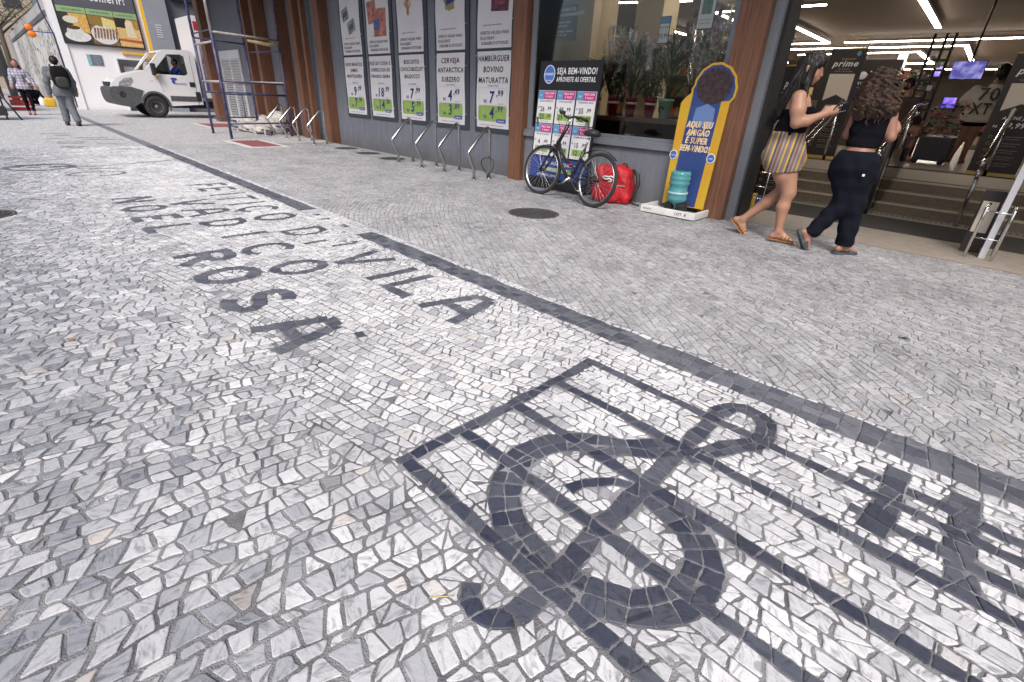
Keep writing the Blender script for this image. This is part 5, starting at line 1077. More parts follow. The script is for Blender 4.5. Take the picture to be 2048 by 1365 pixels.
# ---------------------------------------------------------------- smooth bodies: blended tapered limbs turned into one surface
def sdf_mesh(prims,res=.01,k=90.,cuts=(),disp=None,pad=.05):
    P=[(np.array(a,float),np.array(b,float),ra,rb) for a,b,ra,rb in prims]
    lo=np.min([np.minimum(a,b)-max(ra,rb) for a,b,ra,rb in P],0)-pad; hi=np.max([np.maximum(a,b)+max(ra,rb) for a,b,ra,rb in P],0)+pad
    n=np.ceil((hi-lo)/res).astype(int)+1; F=np.zeros(n,np.float32); ax=[lo[i]+res*np.arange(n[i]) for i in range(3)]
    for a,b,ra,rb in P:
        m=max(ra,rb)+5./k; l=np.maximum(((np.minimum(a,b)-m-lo)/res).astype(int),0); h=np.minimum(((np.maximum(a,b)+m-lo)/res).astype(int)+2,n)
        X,Y,Z=np.meshgrid(ax[0][l[0]:h[0]],ax[1][l[1]:h[1]],ax[2][l[2]:h[2]],indexing='ij'); d=b-a; L2=max(d@d,1e-9)
        t=np.clip(((X-a[0])*d[0]+(Y-a[1])*d[1]+(Z-a[2])*d[2])/L2,0,1); r=ra+(rb-ra)*t
        dist=np.sqrt((X-a[0]-d[0]*t)**2+(Y-a[1]-d[1]*t)**2+(Z-a[2]-d[2]*t)**2)-r
        F[l[0]:h[0],l[1]:h[1],l[2]:h[2]]+=np.exp(-k*np.maximum(dist,-.12)).astype(np.float32)
    D=-np.log(np.maximum(F,1e-9))/k
    if disp or cuts: X,Y,Z=np.meshgrid(*ax,indexing='ij')
    if disp: D=D-disp(X,Y,Z).astype(np.float32)
    for c in cuts: D=np.maximum(D,c(X,Y,Z).astype(np.float32))
    S_=D<0; idx=-np.ones(n-1,int); c8=[S_[i:n[0]-1+i,j:n[1]-1+j,q:n[2]-1+q] for i in (0,1) for j in (0,1) for q in (0,1)]
    s=sum(x.astype(int) for x in c8); act=(s>0)&(s<8); ids=np.argwhere(act); idx[act]=np.arange(len(ids))
    acc=np.zeros((len(ids),3)); cnt=np.zeros(len(ids))
    corners=[(i,j,q) for i in (0,1) for j in (0,1) for q in (0,1)]
    for A in range(8):
        for B_c in range(A+1,8):
            ca,cb=corners[A],corners[B_c]
            if sum(abs(x-y) for x,y in zip(ca,cb))!=1: continue
            da=D[ids[:,0]+ca[0],ids[:,1]+ca[1],ids[:,2]+ca[2]]; db=D[ids[:,0]+cb[0],ids[:,1]+cb[1],ids[:,2]+cb[2]]; m=(da<0)!=(db<0)
            t=np.where(m,da/np.where(m,da-db,1),0); p=np.array(ca)[None]+t[:,None]*(np.array(cb)-np.array(ca))[None]; acc[m]+=p[m]; cnt[m]+=1
    V=lo+(ids+acc/cnt[:,None])*res; F_=[]
    for a in range(3):
        b,c=(a+1)%3,(a+2)%3; sl0=[slice(None)]*3; sl1=[slice(None)]*3; sl0[a]=slice(0,-1); sl1[a]=slice(1,None)
        ch=S_[tuple(sl0)]!=S_[tuple(sl1)]; e=np.argwhere(ch); e=e[(e[:,b]>0)&(e[:,c]>0)&(e[:,b]<n[b]-1)&(e[:,c]<n[c]-1)]
        def g(ob,oc): q=e.copy(); q[:,b]-=ob; q[:,c]-=oc; return idx[q[:,0],q[:,1],q[:,2]]
        q=np.stack([g(0,0),g(1,0),g(1,1),g(0,1)],1); ins=S_[e[:,0],e[:,1],e[:,2]]; q[~ins]=q[~ins][:,::-1]; q=q[:,::-1]
        F_.append(q[(q>=0).all(1)])
    F_=np.concatenate(F_); return V,F_
def sdf_obj(name,prims,m,parent,**kw):
    V,F_=sdf_mesh(prims,**kw); me=bpy.data.meshes.new(name); me.from_pydata(V.tolist(),[],F_.tolist()); me.materials.append(m)
    me.polygons.foreach_set('use_smooth',[True]*len(me.polygons)); bm=bmesh.new(); bm.from_mesh(me); bmesh.ops.recalc_face_normals(bm,faces=bm.faces); 
    bmesh.ops.smooth_vert(bm,verts=bm.verts,factor=.4,use_axis_x=True,use_axis_y=True,use_axis_z=True); bm.to_mesh(me); bm.free()
    me.update(); o=bpy.data.objects.new(name,me); COL.objects.link(o); o.parent=parent; return o
def skinmat(name,c): 
    m=mat(name,c,.5,var=.10,scale=9,bump=.08,bscale=120); m.node_tree.nodes['Principled BSDF'].inputs['Subsurface Weight'].default_value=.08; m.node_tree.nodes['Principled BSDF'].inputs['Subsurface Radius'].default_value=(.02,.008,.004); return m
def head(c,yaw,r=.085,pitch=0,tilt=0):
    M=Matrix.Translation(Vector(c))@Matrix.Rotation(yaw,4,'Z')@Matrix.Rotation(pitch,4,'Y')@Matrix.Rotation(tilt,4,'X')   # face looks along +x
    k=r/.085; P=lambda x,y,z:tuple(M@Vector((x*k,y*k,z*k)))
    pr=[(P(-.02,0,.02),P(.01,0,.03),.082*k,.078*k),(P(.03,0,-.01),P(.035,0,-.05),.060*k,.050*k),(P(.05,0,-.075),P(.06,0,-.085),.030*k,.022*k),
        (P(.088,0,.012),P(.104,0,-.022),.010*k,.014*k),(P(.085,.018,-.058),P(.085,-.018,-.058),.012*k,.012*k),(P(.075,.03,.028),P(.078,-.03,.028),.014*k,.014*k),
        (P(-.01,.082,-.015),P(-.015,.084,.02),.014*k,.018*k),(P(-.01,-.082,-.015),P(-.015,-.084,.02),.014*k,.018*k),(P(.055,.035,-.03),P(.04,.045,-.03),.026*k,.03*k),(P(.055,-.035,-.03),P(.04,-.045,-.03),.026*k,.03*k)]
    return pr,P
def face_bits(P,t):
    for nm,m,pts,r in (('eyes',m_eyew,((.082,.031,.008),(.082,-.031,.008)),.011),('pupils',m_bkp,((.091,.031,.008),(.091,-.031,.008)),.0055)):
        for p in pts: mb=MB(); mb.sphere(P(*p),r,10); mb.obj(nm[:-1],m,t)
    mb=MB(); mb.tube([P(.092,.022,-.055),P(.100,0,-.053),P(.092,-.022,-.055)],[.004,.007,.004],6); mb.obj('lips',m_lip,t)
    for s in (-1,1): mb=MB(); mb.tube([P(.086,.016*s,.030),P(.084,.034*s,.036),P(.074,.048*s,.030)],[.004,.004,.002],5); mb.obj('eyebrow',m_hairk,t)
def hand(w,d,up,s=1.,curl=.5,side=1):
    # w: wrist, d: direction of the fingers, up: back of the hand; five separate fingers
    w=Vector(w); d=Vector(d).normalized(); n=Vector(up); n=(n-d*n.dot(d)).normalized(); l=d.cross(n)*side; pr=[(tuple(w),tuple(w+d*.03*s),.023*s,.024*s)]
    for i,o in enumerate((-.026,-.009,.009,.025)): pr.append((tuple(w+d*.02*s+l*o*.5*s),tuple(w+d*.078*s+l*o*s),.016*s,.0115*s))
    for i,(o,L) in enumerate(((-.028,.058),(-.010,.072),(.009,.078),(.027,.070))):
        b=w+d*.082*s+l*o*s; a1=curl*.6; a2=curl*1.5; p1=b+(d*math.cos(a1)-n*math.sin(a1))*L*.45*s; p2=p1+(d*math.cos(a2)-n*math.sin(a2))*L*.32*s; p3=p2+(d*math.cos(a2*1.4)-n*math.sin(a2*1.4))*L*.25*s
        pr+=[(tuple(b),tuple(p1),.0095*s,.009*s),(tuple(p1),tuple(p2),.0088*s,.008*s),(tuple(p2),tuple(p3),.008*s,.007*s)]
    tb=w+d*.025*s+l*.026*s; t1=tb+(d*.6+l*.7-n*.4).normalized()*.036*s; t2=t1+(d*.9+l*.15-n*.5).normalized()*.032*s
    pr+=[(tuple(tb),tuple(t1),.014*s,.011*s),(tuple(t1),tuple(t2),.0105*s,.0085*s)]; return pr
def foot(ank,d,s=1.,toe_dn=0.,h=.075):
    # ankle point, heading (unit, may slope); returns heel-to-toe prims
    a=Vector(ank); d=Vector(d).normalized(); dn=Vector((0,0,-1)); dn=(dn-d*dn.dot(d)).normalized(); l=d.cross(dn); hl=a-d*.045*s+dn*h*.68; pr=[(tuple(a),tuple(hl),.033*s,.026*s),(tuple(hl),tuple(a+d*.06*s+dn*h*.6),.026*s,.028*s),(tuple(a),tuple(a+d*.10*s+dn*h*.62),.030*s,.024*s)]
    for i,o in enumerate((-.030,-.012,.005,.020,.034)): pr.append((tuple(a+d*.07*s+dn*h*.72+l*o*.6*s),tuple(a+d*(.165-.008*abs(i-1)-.006*i)*s+dn*h*.82+l*o*s),.016*s,(.012 if i==0 else .009)*s))
    return pr
def sole(mb,ank,d,h=.075,s=1.,th=.012,w=.047):
    a=Vector(ank); d=Vector(d).normalized(); dn=Vector((0,0,-1)); dn=(dn-d*dn.dot(d)).normalized(); l=d.cross(dn); o=[]
    for t,wd in ((-.085,.012),(-.075,.028),(-.04,.036),(.02,.034),(.08,.044),(.13,.046),(.165,.036),(.185,.014)): o.append((t*s,wd*s))
    pts=[(t,wd) for t,wd in o]+[(t,-wd) for t,wd in reversed(o)]; vs=[a+d*t+l*y+dn*(h*.68+.026) for t,y in pts]+[a+d*t+l*y+dn*(h*.68+.026+th) for t,y in pts]; n=len(pts)
    mb.add(vs,[tuple(range(n)),tuple(range(2*n-1,n-1,-1))]+[(i,(i+1)%n,n+(i+1)%n,n+i) for i in range(n)],False)
    return a,d,dn,l
m_eyew=mat('eye_white',(.6,.6,.6),.3); m_lip=mat('lips',(.35,.10,.09),.5); m_hairk=mat('black_hair',(.006,.005,.005),.5,bump=.6,bscale=60,stretch=(1,1,.15)); m_curl=mat('brown_curls',(.018,.009,.005),.6,var=.6,scale=18,col2=(.065,.031,.016),bump=.8,bscale=50)
m_skA=skinmat('skin_light',(.37,.20,.135)); m_skB=skinmat('skin_warm',(.30,.155,.11)); m_skC=skinmat('skin_tan',(.30,.16,.10))
m_top=mat('black_jersey',(.005,.0055,.009),.9,spec=.1,bump=.25,bscale=25); m_pants=mat('navy_trousers',(.006,.0075,.014),.9,spec=.15,var=.15,scale=10,bump=.35,bscale=14)
Z=lambda z0,z1:[lambda X,Y,Z:Z-z1,lambda X,Y,Z:z0-Z]
# ======== woman with striped shorts (walks to the right, right side towards the street)
W1=thing('person','woman with long black hair, black tube top and striped shorts, holding a phone','person',(-1.70,5.56,0),R(16.9),'two women walking into the entrance')
yN,yF=-.085,.085
hp,P1=head((-.040,.0,1.575),R(-2),.088,R(8))
torso=[((-.075,0,.93),(-.06,0,.80),.135,.15),((-.10,.0,.86),(-.14,-.07,.82),.13,.105),((-.10,0,.86),(-.14,.07,.82),.13,.105),((.0,0,.86),(.02,0,.80),.11,.11),((-.06,0,1.03),(-.07,0,.92),.120,.14),((-.085,.03,1.05),(-.085,-.03,1.05),.115,.115),((-.055,.05,1.12),(-.055,-.05,1.12),.118,.118),
 ((-.05,.07,1.25),(-.05,-.07,1.25),.105,.105),((.045,.055,1.21),(.045,-.055,1.21),.062,.062),((-.07,.12,1.345),(-.07,-.12,1.345),.055,.055),((-.075,0,1.33),(-.055,0,1.50),.062,.050),((-.06,0,1.30),(-.06,0,1.20),.10,.11)]
legS=[((-.045,yN*.9,.84),(.075,yN,.50),.122,.068),((-.09,yN*.9,.80),(-.01,yN,.66),.10,.095),((.075,yN,.50),(.075,yN,.47),.060,.056),((.07,yN,.47),(.06,yN,.36),.055,.061),((.06,yN,.36),(.085,yN,.115),.060,.034)]
legR=[((-.09,yF*.9,.84),(.03,yF,.52),.122,.066),((.03,yF,.52),(-.10,yF,.36),.057,.060),((-.10,yF,.36),(-.285,yF,.155),.058,.034)]
fS=foot((.085,yN,.115),(1,.0,-.05),.95,h=.085); fR=foot((-.285,yF,.155),(.72,.0,-.69),.95,h=.085)
sh=(-.065,-.165,1.345); el=(-.03,-.21,1.135); wr=(.17,-.155,1.215)
arm=[(sh,(-.045,-.20,1.24),.062,.064),((-.045,-.20,1.24),el,.064,.048),(el,(.05,-.195,1.155),.046,.045),((.05,-.195,1.155),wr,.045,.026)]
shF=(-.065,.165,1.345); elF=(-.0,.20,1.12); wrF=(.16,.09,1.20)
armF=[(shF,elF,.058,.045),(elF,wrF,.045,.026)]
hN=hand(wr,(.75,.35,.45),(0,-.9,.3),.95,.75,-1); hF=hand(wrF,(.8,-.25,.5),(0,.9,.3),.95,.7,1)
sdf_obj('body',hp+torso+legS+legR+fS+fR+arm+armF+hN+hF,m_skA,W1,res=.0065,k=110)
face_bits(P1,W1)
tp=[(a,b,ra+.010,rb+.010) for a,b,ra,rb in torso[:9]+torso[11:]]
sdf_obj('black_tube_top',tp,m_top,W1,res=.008,k=100,cuts=[lambda X,Y,Z:Z-(1.265+.02*np.sin(X*12)),lambda X,Y,Z:1.015-Z],disp=lambda X,Y,Z:.003*np.sin(Z*70+X*9))
m_short=stripe_mat('striped_cotton',[(.15,.12,.13),(.40,.27,.05),(.12,.11,.16),(.20,.13,.12),(.42,.30,.06),(.05,.055,.08),(.22,.17,.16),(.17,.08,.08),(.26,.22,.18)],6.6,.9,0,0,-.5)
shp=[(a,b,ra+.016,rb+.016) for a,b,ra,rb in torso[:6]]+[((-.05,yN*.9,.84),(-.0,yN,.70),.128,.120),((-.09,yF*.9,.84),(-.05,yF,.70),.128,.122),((-.10,yN*.9,.80),(-.07,yN,.70),.118,.115)]
sdf_obj('striped_shorts',shp,m_short,W1,res=.008,k=80,cuts=[lambda X,Y,Z:Z-1.05,lambda X,Y,Z:.69+.02*np.sin(X*9)-Z],disp=lambda X,Y,Z:.004*np.sin(X*60+Z*8)+.003*np.sin(Z*40+Y*20))
hr=[((-.055,0,1.62),(-.02,0,1.63),.098,.092),((-.08,0,1.56),(-.10,0,1.45),.088,.082),((-.10,0,1.45),(-.15,0,1.32),.080,.075),((-.15,.0,1.32),(-.21,-.02,1.20),.066,.045),((-.21,-.02,1.20),(-.235,-.02,1.12),.042,.014),((-.02,-.075,1.60),(-.04,-.085,1.47),.034,.036),((-.02,.075,1.60),(-.04,.085,1.47),.034,.036),((-.04,-.085,1.47),(-.02,-.115,1.36),.034,.02),((.02,.0,1.665),(-.04,0,1.66),.05,.06)]
h1=sdf_obj('long_black_hair',hr,m_hairk,W1,res=.007,k=100,disp=lambda X,Y,Z:.004*np.sin(Y*150+X*70)+.003*np.sin(X*230))
mb=MB(); r_=random.Random(3)
for i in range(70):
    y=r_.uniform(-.09,.09); x0=-.06-.05*r_.random(); pts=[(x0,y,1.62),(x0-.06,y*1.1,1.48),(x0-.09,y*1.1,1.36),(x0-.14+r_.uniform(-.03,.03),y*.9-.02,1.24),(x0-.17+r_.uniform(-.04,.04),y*.8-.02,1.12-r_.uniform(0,.08))]; mb.tube(pts,[.004,.005,.005,.004,.001],4)
for i in range(16): mb.tube([(-.03,-.095,1.55),(-.02,-.12,1.44),(.0-.03*r_.random(),-.17-.02*r_.random(),1.34),(-.02+r_.uniform(-.02,.02),-.175,1.26)],[.004,.004,.003,.001],4)
mb.obj('hair_strands',m_hairk,h1)
m_san=mat('tan_leather',(.30,.15,.06),.5)
for ank,d in (((.085,yN,.115),(1,0,-.05)),((-.285,yF,.155),(.72,0,-.69))):
    mb=MB(); a,dd,dn,l=sole(mb,ank,d,.085,.95,.014); sn=mb.obj('sandal_sole',m_san,W1)
    for tt in (.055,.085,.115): mb=MB(); mb.tube([a+dd*tt+l*.048+dn*.075,a+dd*tt+l*.038+dn*.042,a+dd*(tt+.01)+dn*.026,a+dd*tt-l*.038+dn*.042,a+dd*tt-l*.048+dn*.075],.007,6); mb.obj('strap',m_san,sn)
PH=thing('mobile_phone','dark mobile phone held up in the hand of the striped shorts woman','phone',(0,0,0)); hd=Matrix.Translation((-1.70,5.56,0))@Matrix.Rotation(R(16.9),4,'Z')
PH.matrix_world=hd@Matrix.Translation((.255,-.12,1.285))@Matrix.Rotation(R(-62),4,'Y')
mb=MB(); mb.bbox((-.06,-.034,-.005),(.075,.034,.004),.003); mb.obj('case',m_black,PH); mb=MB(); mb.box((-.055,-.030,.0041),(.070,.030,.0052)); mb.obj('screen',mat('phone_glass',(.01,.01,.012),.35),PH)
# ======== woman with curly hair, seen from behind
W2=thing('person','woman with long curly brown hair, black crop top and navy trousers','person',(-1.10,5.52,0),R(11.3),'two women walking into the entrance')
hp,P2=head((-.045,.05,1.455),R(62),.086,R(10))
tor=[((-.03,.02,.86),(-.03,.02,.78),.13,.135),((-.09,.0,.82),(-.10,.02,.76),.105,.11),((.045,.0,.82),(.055,.02,.76),.105,.11),((-.02,.03,.97),(-.02,.03,.90),.098,.115),((-.055,.03,1.0),(.02,.03,1.0),.085,.085),((-.06,.04,1.10),(.03,.04,1.10),.09,.09),((-.075,.04,1.20),(.045,.04,1.20),.078,.078),((-.10,.05,1.255),(.075,.05,1.255),.052,.052),((-.02,.05,1.24),(-.03,.05,1.38),.055,.047)]
lS=[((.045,.0,.80),(.075,.03,.46),.105,.062),((.075,.03,.46),(.10,.02,.10),.058,.036)]
lR=[((-.085,.0,.80),(-.01,.03,.47),.105,.062),((-.01,.03,.47),(-.20,-.04,.165),.058,.036)]
fS2=foot((.10,.02,.105),(.75,.66,-.05),.92,h=.08); fR2=foot((-.20,-.04,.165),(.45,.25,-.85),.92,h=.08)
aR=[((.115,.05,1.245),(.165,.03,1.06),.046,.038),((.165,.03,1.06),(.19,.16,1.12),.037,.026)]; aL=[((-.14,.06,1.245),(-.16,.12,1.06),.046,.038),((-.16,.12,1.06),(-.03,.24,1.12),.037,.026)]
hR2=hand((.19,.16,1.12),(0,.85,.4),(.8,0,.4),.9,.6,1); hL2=hand((-.03,.24,1.12),(.7,.6,.3),(0,.3,1),.9,.6,-1)
sdf_obj('body',hp+tor+fS2+fR2+aR+aL+hR2+hL2+lS+lR,m_skB,W2,res=.0065,k=110); face_bits(P2,W2)
sdf_obj('black_crop_top',[(a,b,ra+.009,rb+.009) for a,b,ra,rb in tor[3:8]],m_top,W2,res=.008,k=100,cuts=[lambda X,Y,Z:Z-(1.235-.25*np.maximum(0,np.abs(X+.02)-.09)),lambda X,Y,Z:.965-Z],disp=lambda X,Y,Z:.002*np.sin(Z*60+X*12))
pt=[(a,b,ra+.012,rb+.012) for a,b,ra,rb in tor[:3]]+[((-.03,.02,.90),(-.03,.02,.86),.118,.13),((.045,.0,.80),(.075,.03,.47),.118,.092),((.075,.03,.47),(.103,.03,.11),.09,.080),((-.085,.0,.80),(-.01,.03,.48),.118,.092),((-.01,.03,.48),(-.185,-.035,.185),.088,.068)]
def cutp(X,Y,Z):
    c=.085-Z; d=(Vector((-.175,-.065,-.295))).normalized(); e=((X+.205)*d.x+(Y+.045)*d.y+(Z-.15)*d.z); near=(X<.0)&(Z<.30)
    return np.maximum(c,np.where(near,e,-1))
sdf_obj('navy_trousers',pt,m_pants,W2,res=.008,k=75,cuts=[lambda X,Y,Z:Z-.935,cutp],disp=lambda X,Y,Z:.006*np.sin(Z*28+X*22)*np.sin(X*30+Y*18)+.003*np.sin(Z*55+Y*30))
mb=MB(); mb.bbox((.055,-.145,.735),(.075,-.132,.755),.003); mb.obj('white_tag',m_white,W2)
r_=random.Random(9)
def cnoise(X,Y,Z): return .012*np.sin(X*85+np.sin(Z*60)*2)*np.sin(Z*75+Y*40)+.008*np.sin(Y*120+X*60+Z*90)
ch=sdf_obj('curly_hair',[((-.05,.04,1.50),(-.03,.05,1.49),.098,.098),((-.08,.02,1.42),(.0,.02,1.42),.10,.10),((-.09,.0,1.33),(.03,.0,1.34),.098,.10),((-.10,-.01,1.27),(.06,-.01,1.28),.075,.085),((.085,.02,1.38),(.11,.02,1.30),.05,.04),((-.12,-.01,1.24),(-.06,-.02,1.225),.045,.04)],m_curl,W2,res=.008,k=80,disp=cnoise)
mb=MB()
for i in range(260):
    a=r_.uniform(0,2*PI); q=r_.uniform(.6,1.05); x=-.02+.145*q*math.cos(a); y=.01+.115*q*math.sin(a)*(1 if math.sin(a)<0 else .6); z1=r_.uniform(1.28,1.50); L=r_.uniform(.08,.17); ph=r_.uniform(0,6); rr=r_.uniform(.006,.011)
    f=1 if z1<1.4 else (1-.9*(z1-1.4)*2)
    x=-.02+(x+.02)*f; y=.02+(y-.02)*f
    mb.tube([(x+rr*math.cos(ph+t*1.5),y+rr*math.sin(ph+t*1.5),z1-L*t/9) for t in range(10)],[.003]+[.0045]*8+[.0015],4)
mb.obj('curl_strands',m_curl,ch)
m_slide=mat('grey_rubber_slides',(.05,.07,.08),.6)
for ank,d in (((.10,.02,.105),(.75,.66,-.05)),((-.20,-.04,.165),(.45,.25,-.85))):
    mb=MB(); a,dd,dn,l=sole(mb,ank,d,.08,.98,.022); sn=mb.obj('slide_sole',m_slide,W2)
    mb=MB(); vs=[]
    for tt in (.05,.12):
        for yy,hh in ((.048,.080),(.042,.050),(.02,.028),(-.02,.028),(-.042,.050),(-.048,.080)): vs.append(a+dd*tt+l*yy+dn*(hh+.02*(tt>.1)))
    mb.add(vs,[(i,i+1,i+7,i+6) for i in range(5)],True); mb.obj('slide_strap',m_slide,sn)
# ======== generic farther figures
def figure(label,loc,rz,J,skin,clothes,hair,res=.011,face=True,cat='person',group=None,yaw=R(90)):
    t=thing('person',label,cat,loc,rz,group); hp,P=head(J['head'],yaw,J.get('hr',.088)); n=J['neck']; pl=J['pelvis']; ch=J['chest']
    sw=J.get('sw',.16); pw=J.get('pw',.09); b=J.get('bulk',1.)
    pr=hp+[(tuple(n),(n[0],n[1],n[2]-.08),.05,.06),((ch[0]-sw*.45,ch[1],ch[2]),(ch[0]+sw*.45,ch[1],ch[2]),.105*b,.105*b),((ch[0]-sw*.75,ch[1],ch[2]+.10),(ch[0]+sw*.75,ch[1],ch[2]+.10),.055*b,.055*b),((pl[0]-pw*.6,pl[1],pl[2]),(pl[0]+pw*.6,pl[1],pl[2]),.115*b,.115*b),((ch[0],ch[1],ch[2]-.1),(pl[0],pl[1],pl[2]+.08),.105*b,.11*b)]
    parts={'torso':pr[len(hp):]}; 
    for s in ('L','R'):
        a=J['arm'+s]; parts['arm'+s]=[(a[0],a[1],.050*b,.042*b),(a[1],a[2],.040*b,.028*b)]; hh=hand(a[2],Vector(a[2])-Vector(a[1]),(0,-1,.2),.95,.5,1 if s=='L' else -1)
        l=J['leg'+s]; parts['leg'+s]=[(l[0],l[1],.088*b,.058*b),(l[1],l[2],.056*b,.038*b)]; fd=J.get('fd'+s,(0,1,0)); ff=foot(l[2],fd,1.,h=.08); pr+=parts['arm'+s]+hh+parts['leg'+s]+ff
    sdf_obj('body',pr,skin,t,res=res,k=100)
    if face: face_bits(P,t)
    for nm,keys,m,inf,z0,z1,dz in clothes:
        q=[]
        for k in keys: q+=[(a,b_,ra+inf,rb+inf) for a,b_,ra,rb in parts[k]]
        if 'fabric' in J.get('x',''): pass
        sdf_obj(nm,q+ (J['extra'].get(nm,[]) if 'extra' in J else []),m,t,res=res,k=80,cuts=Z(z0,z1),disp=lambda X,Y,Z_:.004*np.sin(Z_*35+X*20))
    hc=J['head']
    if hair: sdf_obj('hair',[(tuple(Vector(hc)+Vector(a)),tuple(Vector(hc)+Vector(b_)),ra,rb) for a,b_,ra,rb in hair[0]],hair[1],t,res=res,k=90,disp=lambda X,Y,Z_:.004*np.sin(X*140+Z_*30))
    for s in ('L','R'):
        mb=MB(); sole(mb,J['leg'+s][2],J.get('fd'+s,(0,1,0)),.08,1.,.018); mb.obj('shoe_sole',m_black,t)
    return t,P
m_suit=mat('grey_suit',(.115,.125,.15),.8,var=.08,scale=20,bump=.2,bscale=20); m_shoe=mat('black_shoe',(.012,.012,.013),.35)
# man in a grey suit, seen from behind, walking away
J=dict(head=(.02,.02,1.60),neck=(.01,0,1.52),chest=(-.01,0,1.27),pelvis=(.01,0,.90),sw=.20,pw=.10,bulk=1.06,
 armL=[(-.20,0,1.39),(-.27,.0,1.10),(-.29,.05,.83)],armR=[(.20,0,1.39),(.27,.02,1.12),(.27,.06,.88)],legL=[(-.08,0,.88),(-.09,.10,.48),(-.12,.10,.10)],legR=[(.09,0,.88),(.08,.0,.47),(.12,-.18,.12)],fdL=(0,1,0),fdR=(0,.9,-.3),
 extra={'suit_jacket':[((-.10,0,.80),(.12,0,.80),.13,.13)],'suit_trousers':[((-.09,.10,.5),(-.115,.10,.12),.085,.08),((.08,0,.5),(.12,-.17,.14),.085,.08)],'black_shoes':[]})
t,P=figure('man in a grey suit with a black backpack walking away, by the white wall','',0,J,m_skC,[],None) if False else figure('man in a grey suit with a black backpack walking away, by the white wall',(-19.46,1.6,0),R(85.3),J,m_skC,[('suit_trousers',['legL','legR'],m_suit,.022,.10,.95,0),('suit_jacket',['torso','armL','armR'],m_suit,.028,.74,1.475,0)],([((-.0,-.02,.03),(0,.0,.05),.09,.088),((0,-.05,.0),(0,-.04,-.05),.07,.055)],m_hairk),res=.012,face=True,yaw=R(90))
for a,d in (((-.12,.10,.10),(0,1,0)),((.12,-.18,.12),(0,.9,-.3))): sdf_obj('black_shoe',[(p,q,ra+.012,rb+.012) for p,q,ra,rb in foot(a,d,1.02,h=.08)],m_shoe,t,res=.01,k=80)
sdf_obj('shirt_collar',[((-.03,0,1.495),(.05,0,1.495),.052,.052)],m_white,t,res=.01,k=80,cuts=Z(1.47,1.515))
BG=thing('black_backpack','large black backpack worn by the man in the grey suit','backpack',(-19.46,1.6,0),R(85.3)); mb=MB(); mb.add(*softbox(.05,-.22,1.22,.19,.11,.27,3.2,32,.02,2),True); mb.obj('bag_body',mat('black_nylon',(.006,.006,.007),.8,spec=.15,bump=.4,bscale=10),BG)
mb=MB(); mb.add(*softbox(.06,-.33,1.10,.14,.035,.13,3.2,24,.02,2),True); mb.obj('front_pocket',m_bkp,BG)
for s in (-1,1): mb=MB(); mb.tube([(.03+s*.10,-.18,1.44),(.02+s*.12,-.05,1.51),(.02+s*.13,.08,1.44),(.02+s*.14,.13,1.28),(.02+s*.15,.02,1.10)],.018,6); mb.obj('shoulder_strap',m_bkp,BG)
# young woman in a plaid shirt, facing the camera
m_plaid=bpy.data.materials.new('plaid_shirt'); m_plaid.use_nodes=True; nt=m_plaid.node_tree; tc=nt.nodes.new('ShaderNodeTexCoord'); b_=nt.nodes['Principled BSDF']; outs=[]
for ax in ('X','Z'):
    wv=nt.nodes.new('ShaderNodeTexWave'); wv.bands_direction=ax; wv.inputs['Scale'].default_value=3.6; wv.inputs['Distortion'].default_value=1.; nt.links.new(tc.outputs['Object'],wv.inputs[0]); outs.append(wv)
mx=nt.nodes.new('ShaderNodeMath'); mx.operation='MULTIPLY'; nt.links.new(outs[0].outputs['Fac'],mx.inputs[0]); nt.links.new(outs[1].outputs['Fac'],mx.inputs[1]); rr_=nt.nodes.new('ShaderNodeValToRGB'); rr_.color_ramp.elements[0].color=(.24,.23,.32,1); rr_.color_ramp.elements[1].color=(.58,.56,.62,1); nt.links.new(mx.outputs[0],rr_.inputs[0]); nt.links.new(rr_.outputs[0],b_.inputs['Base Color']); b_.inputs['Roughness'].default_value=.8
J=dict(head=(.01,-.02,1.565),neck=(.01,0,1.47),chest=(.01,0,1.24),pelvis=(.02,0,.86),sw=.16,pw=.08,bulk=.92,armL=[(-.16,0,1.36),(-.22,.02,1.12),(-.25,-.08,.93)],armR=[(.18,0,1.36),(.28,.0,1.12),(.34,-.06,.92)],
 legL=[(-.06,0,.84),(-.05,-.02,.48),(-.05,.02,.10)],legR=[(.09,0,.84),(.12,-.06,.48),(.07,-.10,.10)],fdL=(0,-1,0),fdR=(0,-1,0),extra={'plaid_shirt':[((-.05,0,.86),(.09,0,.86),.135,.135)]})
t,P=figure('young woman with long hair, plaid shirt and black leggings walking towards the viewer',(-25.17,1.04,0),R(87.6),J,m_skB,[('black_leggings',['legL','legR'],m_top,.008,.12,.92,0),('plaid_shirt',['torso','armL','armR'],m_plaid,.022,.80,1.43,0)],([((0,.03,.03),(0,.02,.05),.092,.09),((.06,.04,-.05),(.10,.02,-.22),.05,.06),((-.06,.04,-.05),(-.08,.02,-.2),.04,.04),((.10,.02,-.22),(.14,.0,-.36),.055,.03)],mat('dark_brown_hair',(.03,.015,.01),.5)),res=.012,yaw=R(-90))
sb=MB(); sb.tube([(-.05,.0,1.42),(.10,-.14,1.2),(.2,-.13,.95),(.26,-.02,.8)],.012,5); ob=sb.obj('shoulder_bag_strap',m_bkp,None); ob.location=(-25.17,1.04,0); ob.rotation_euler=(0,0,R(87.6)); ob.name='shoulder_bag'; tag(ob,'black shoulder bag hanging beside the woman in the plaid shirt','bag')
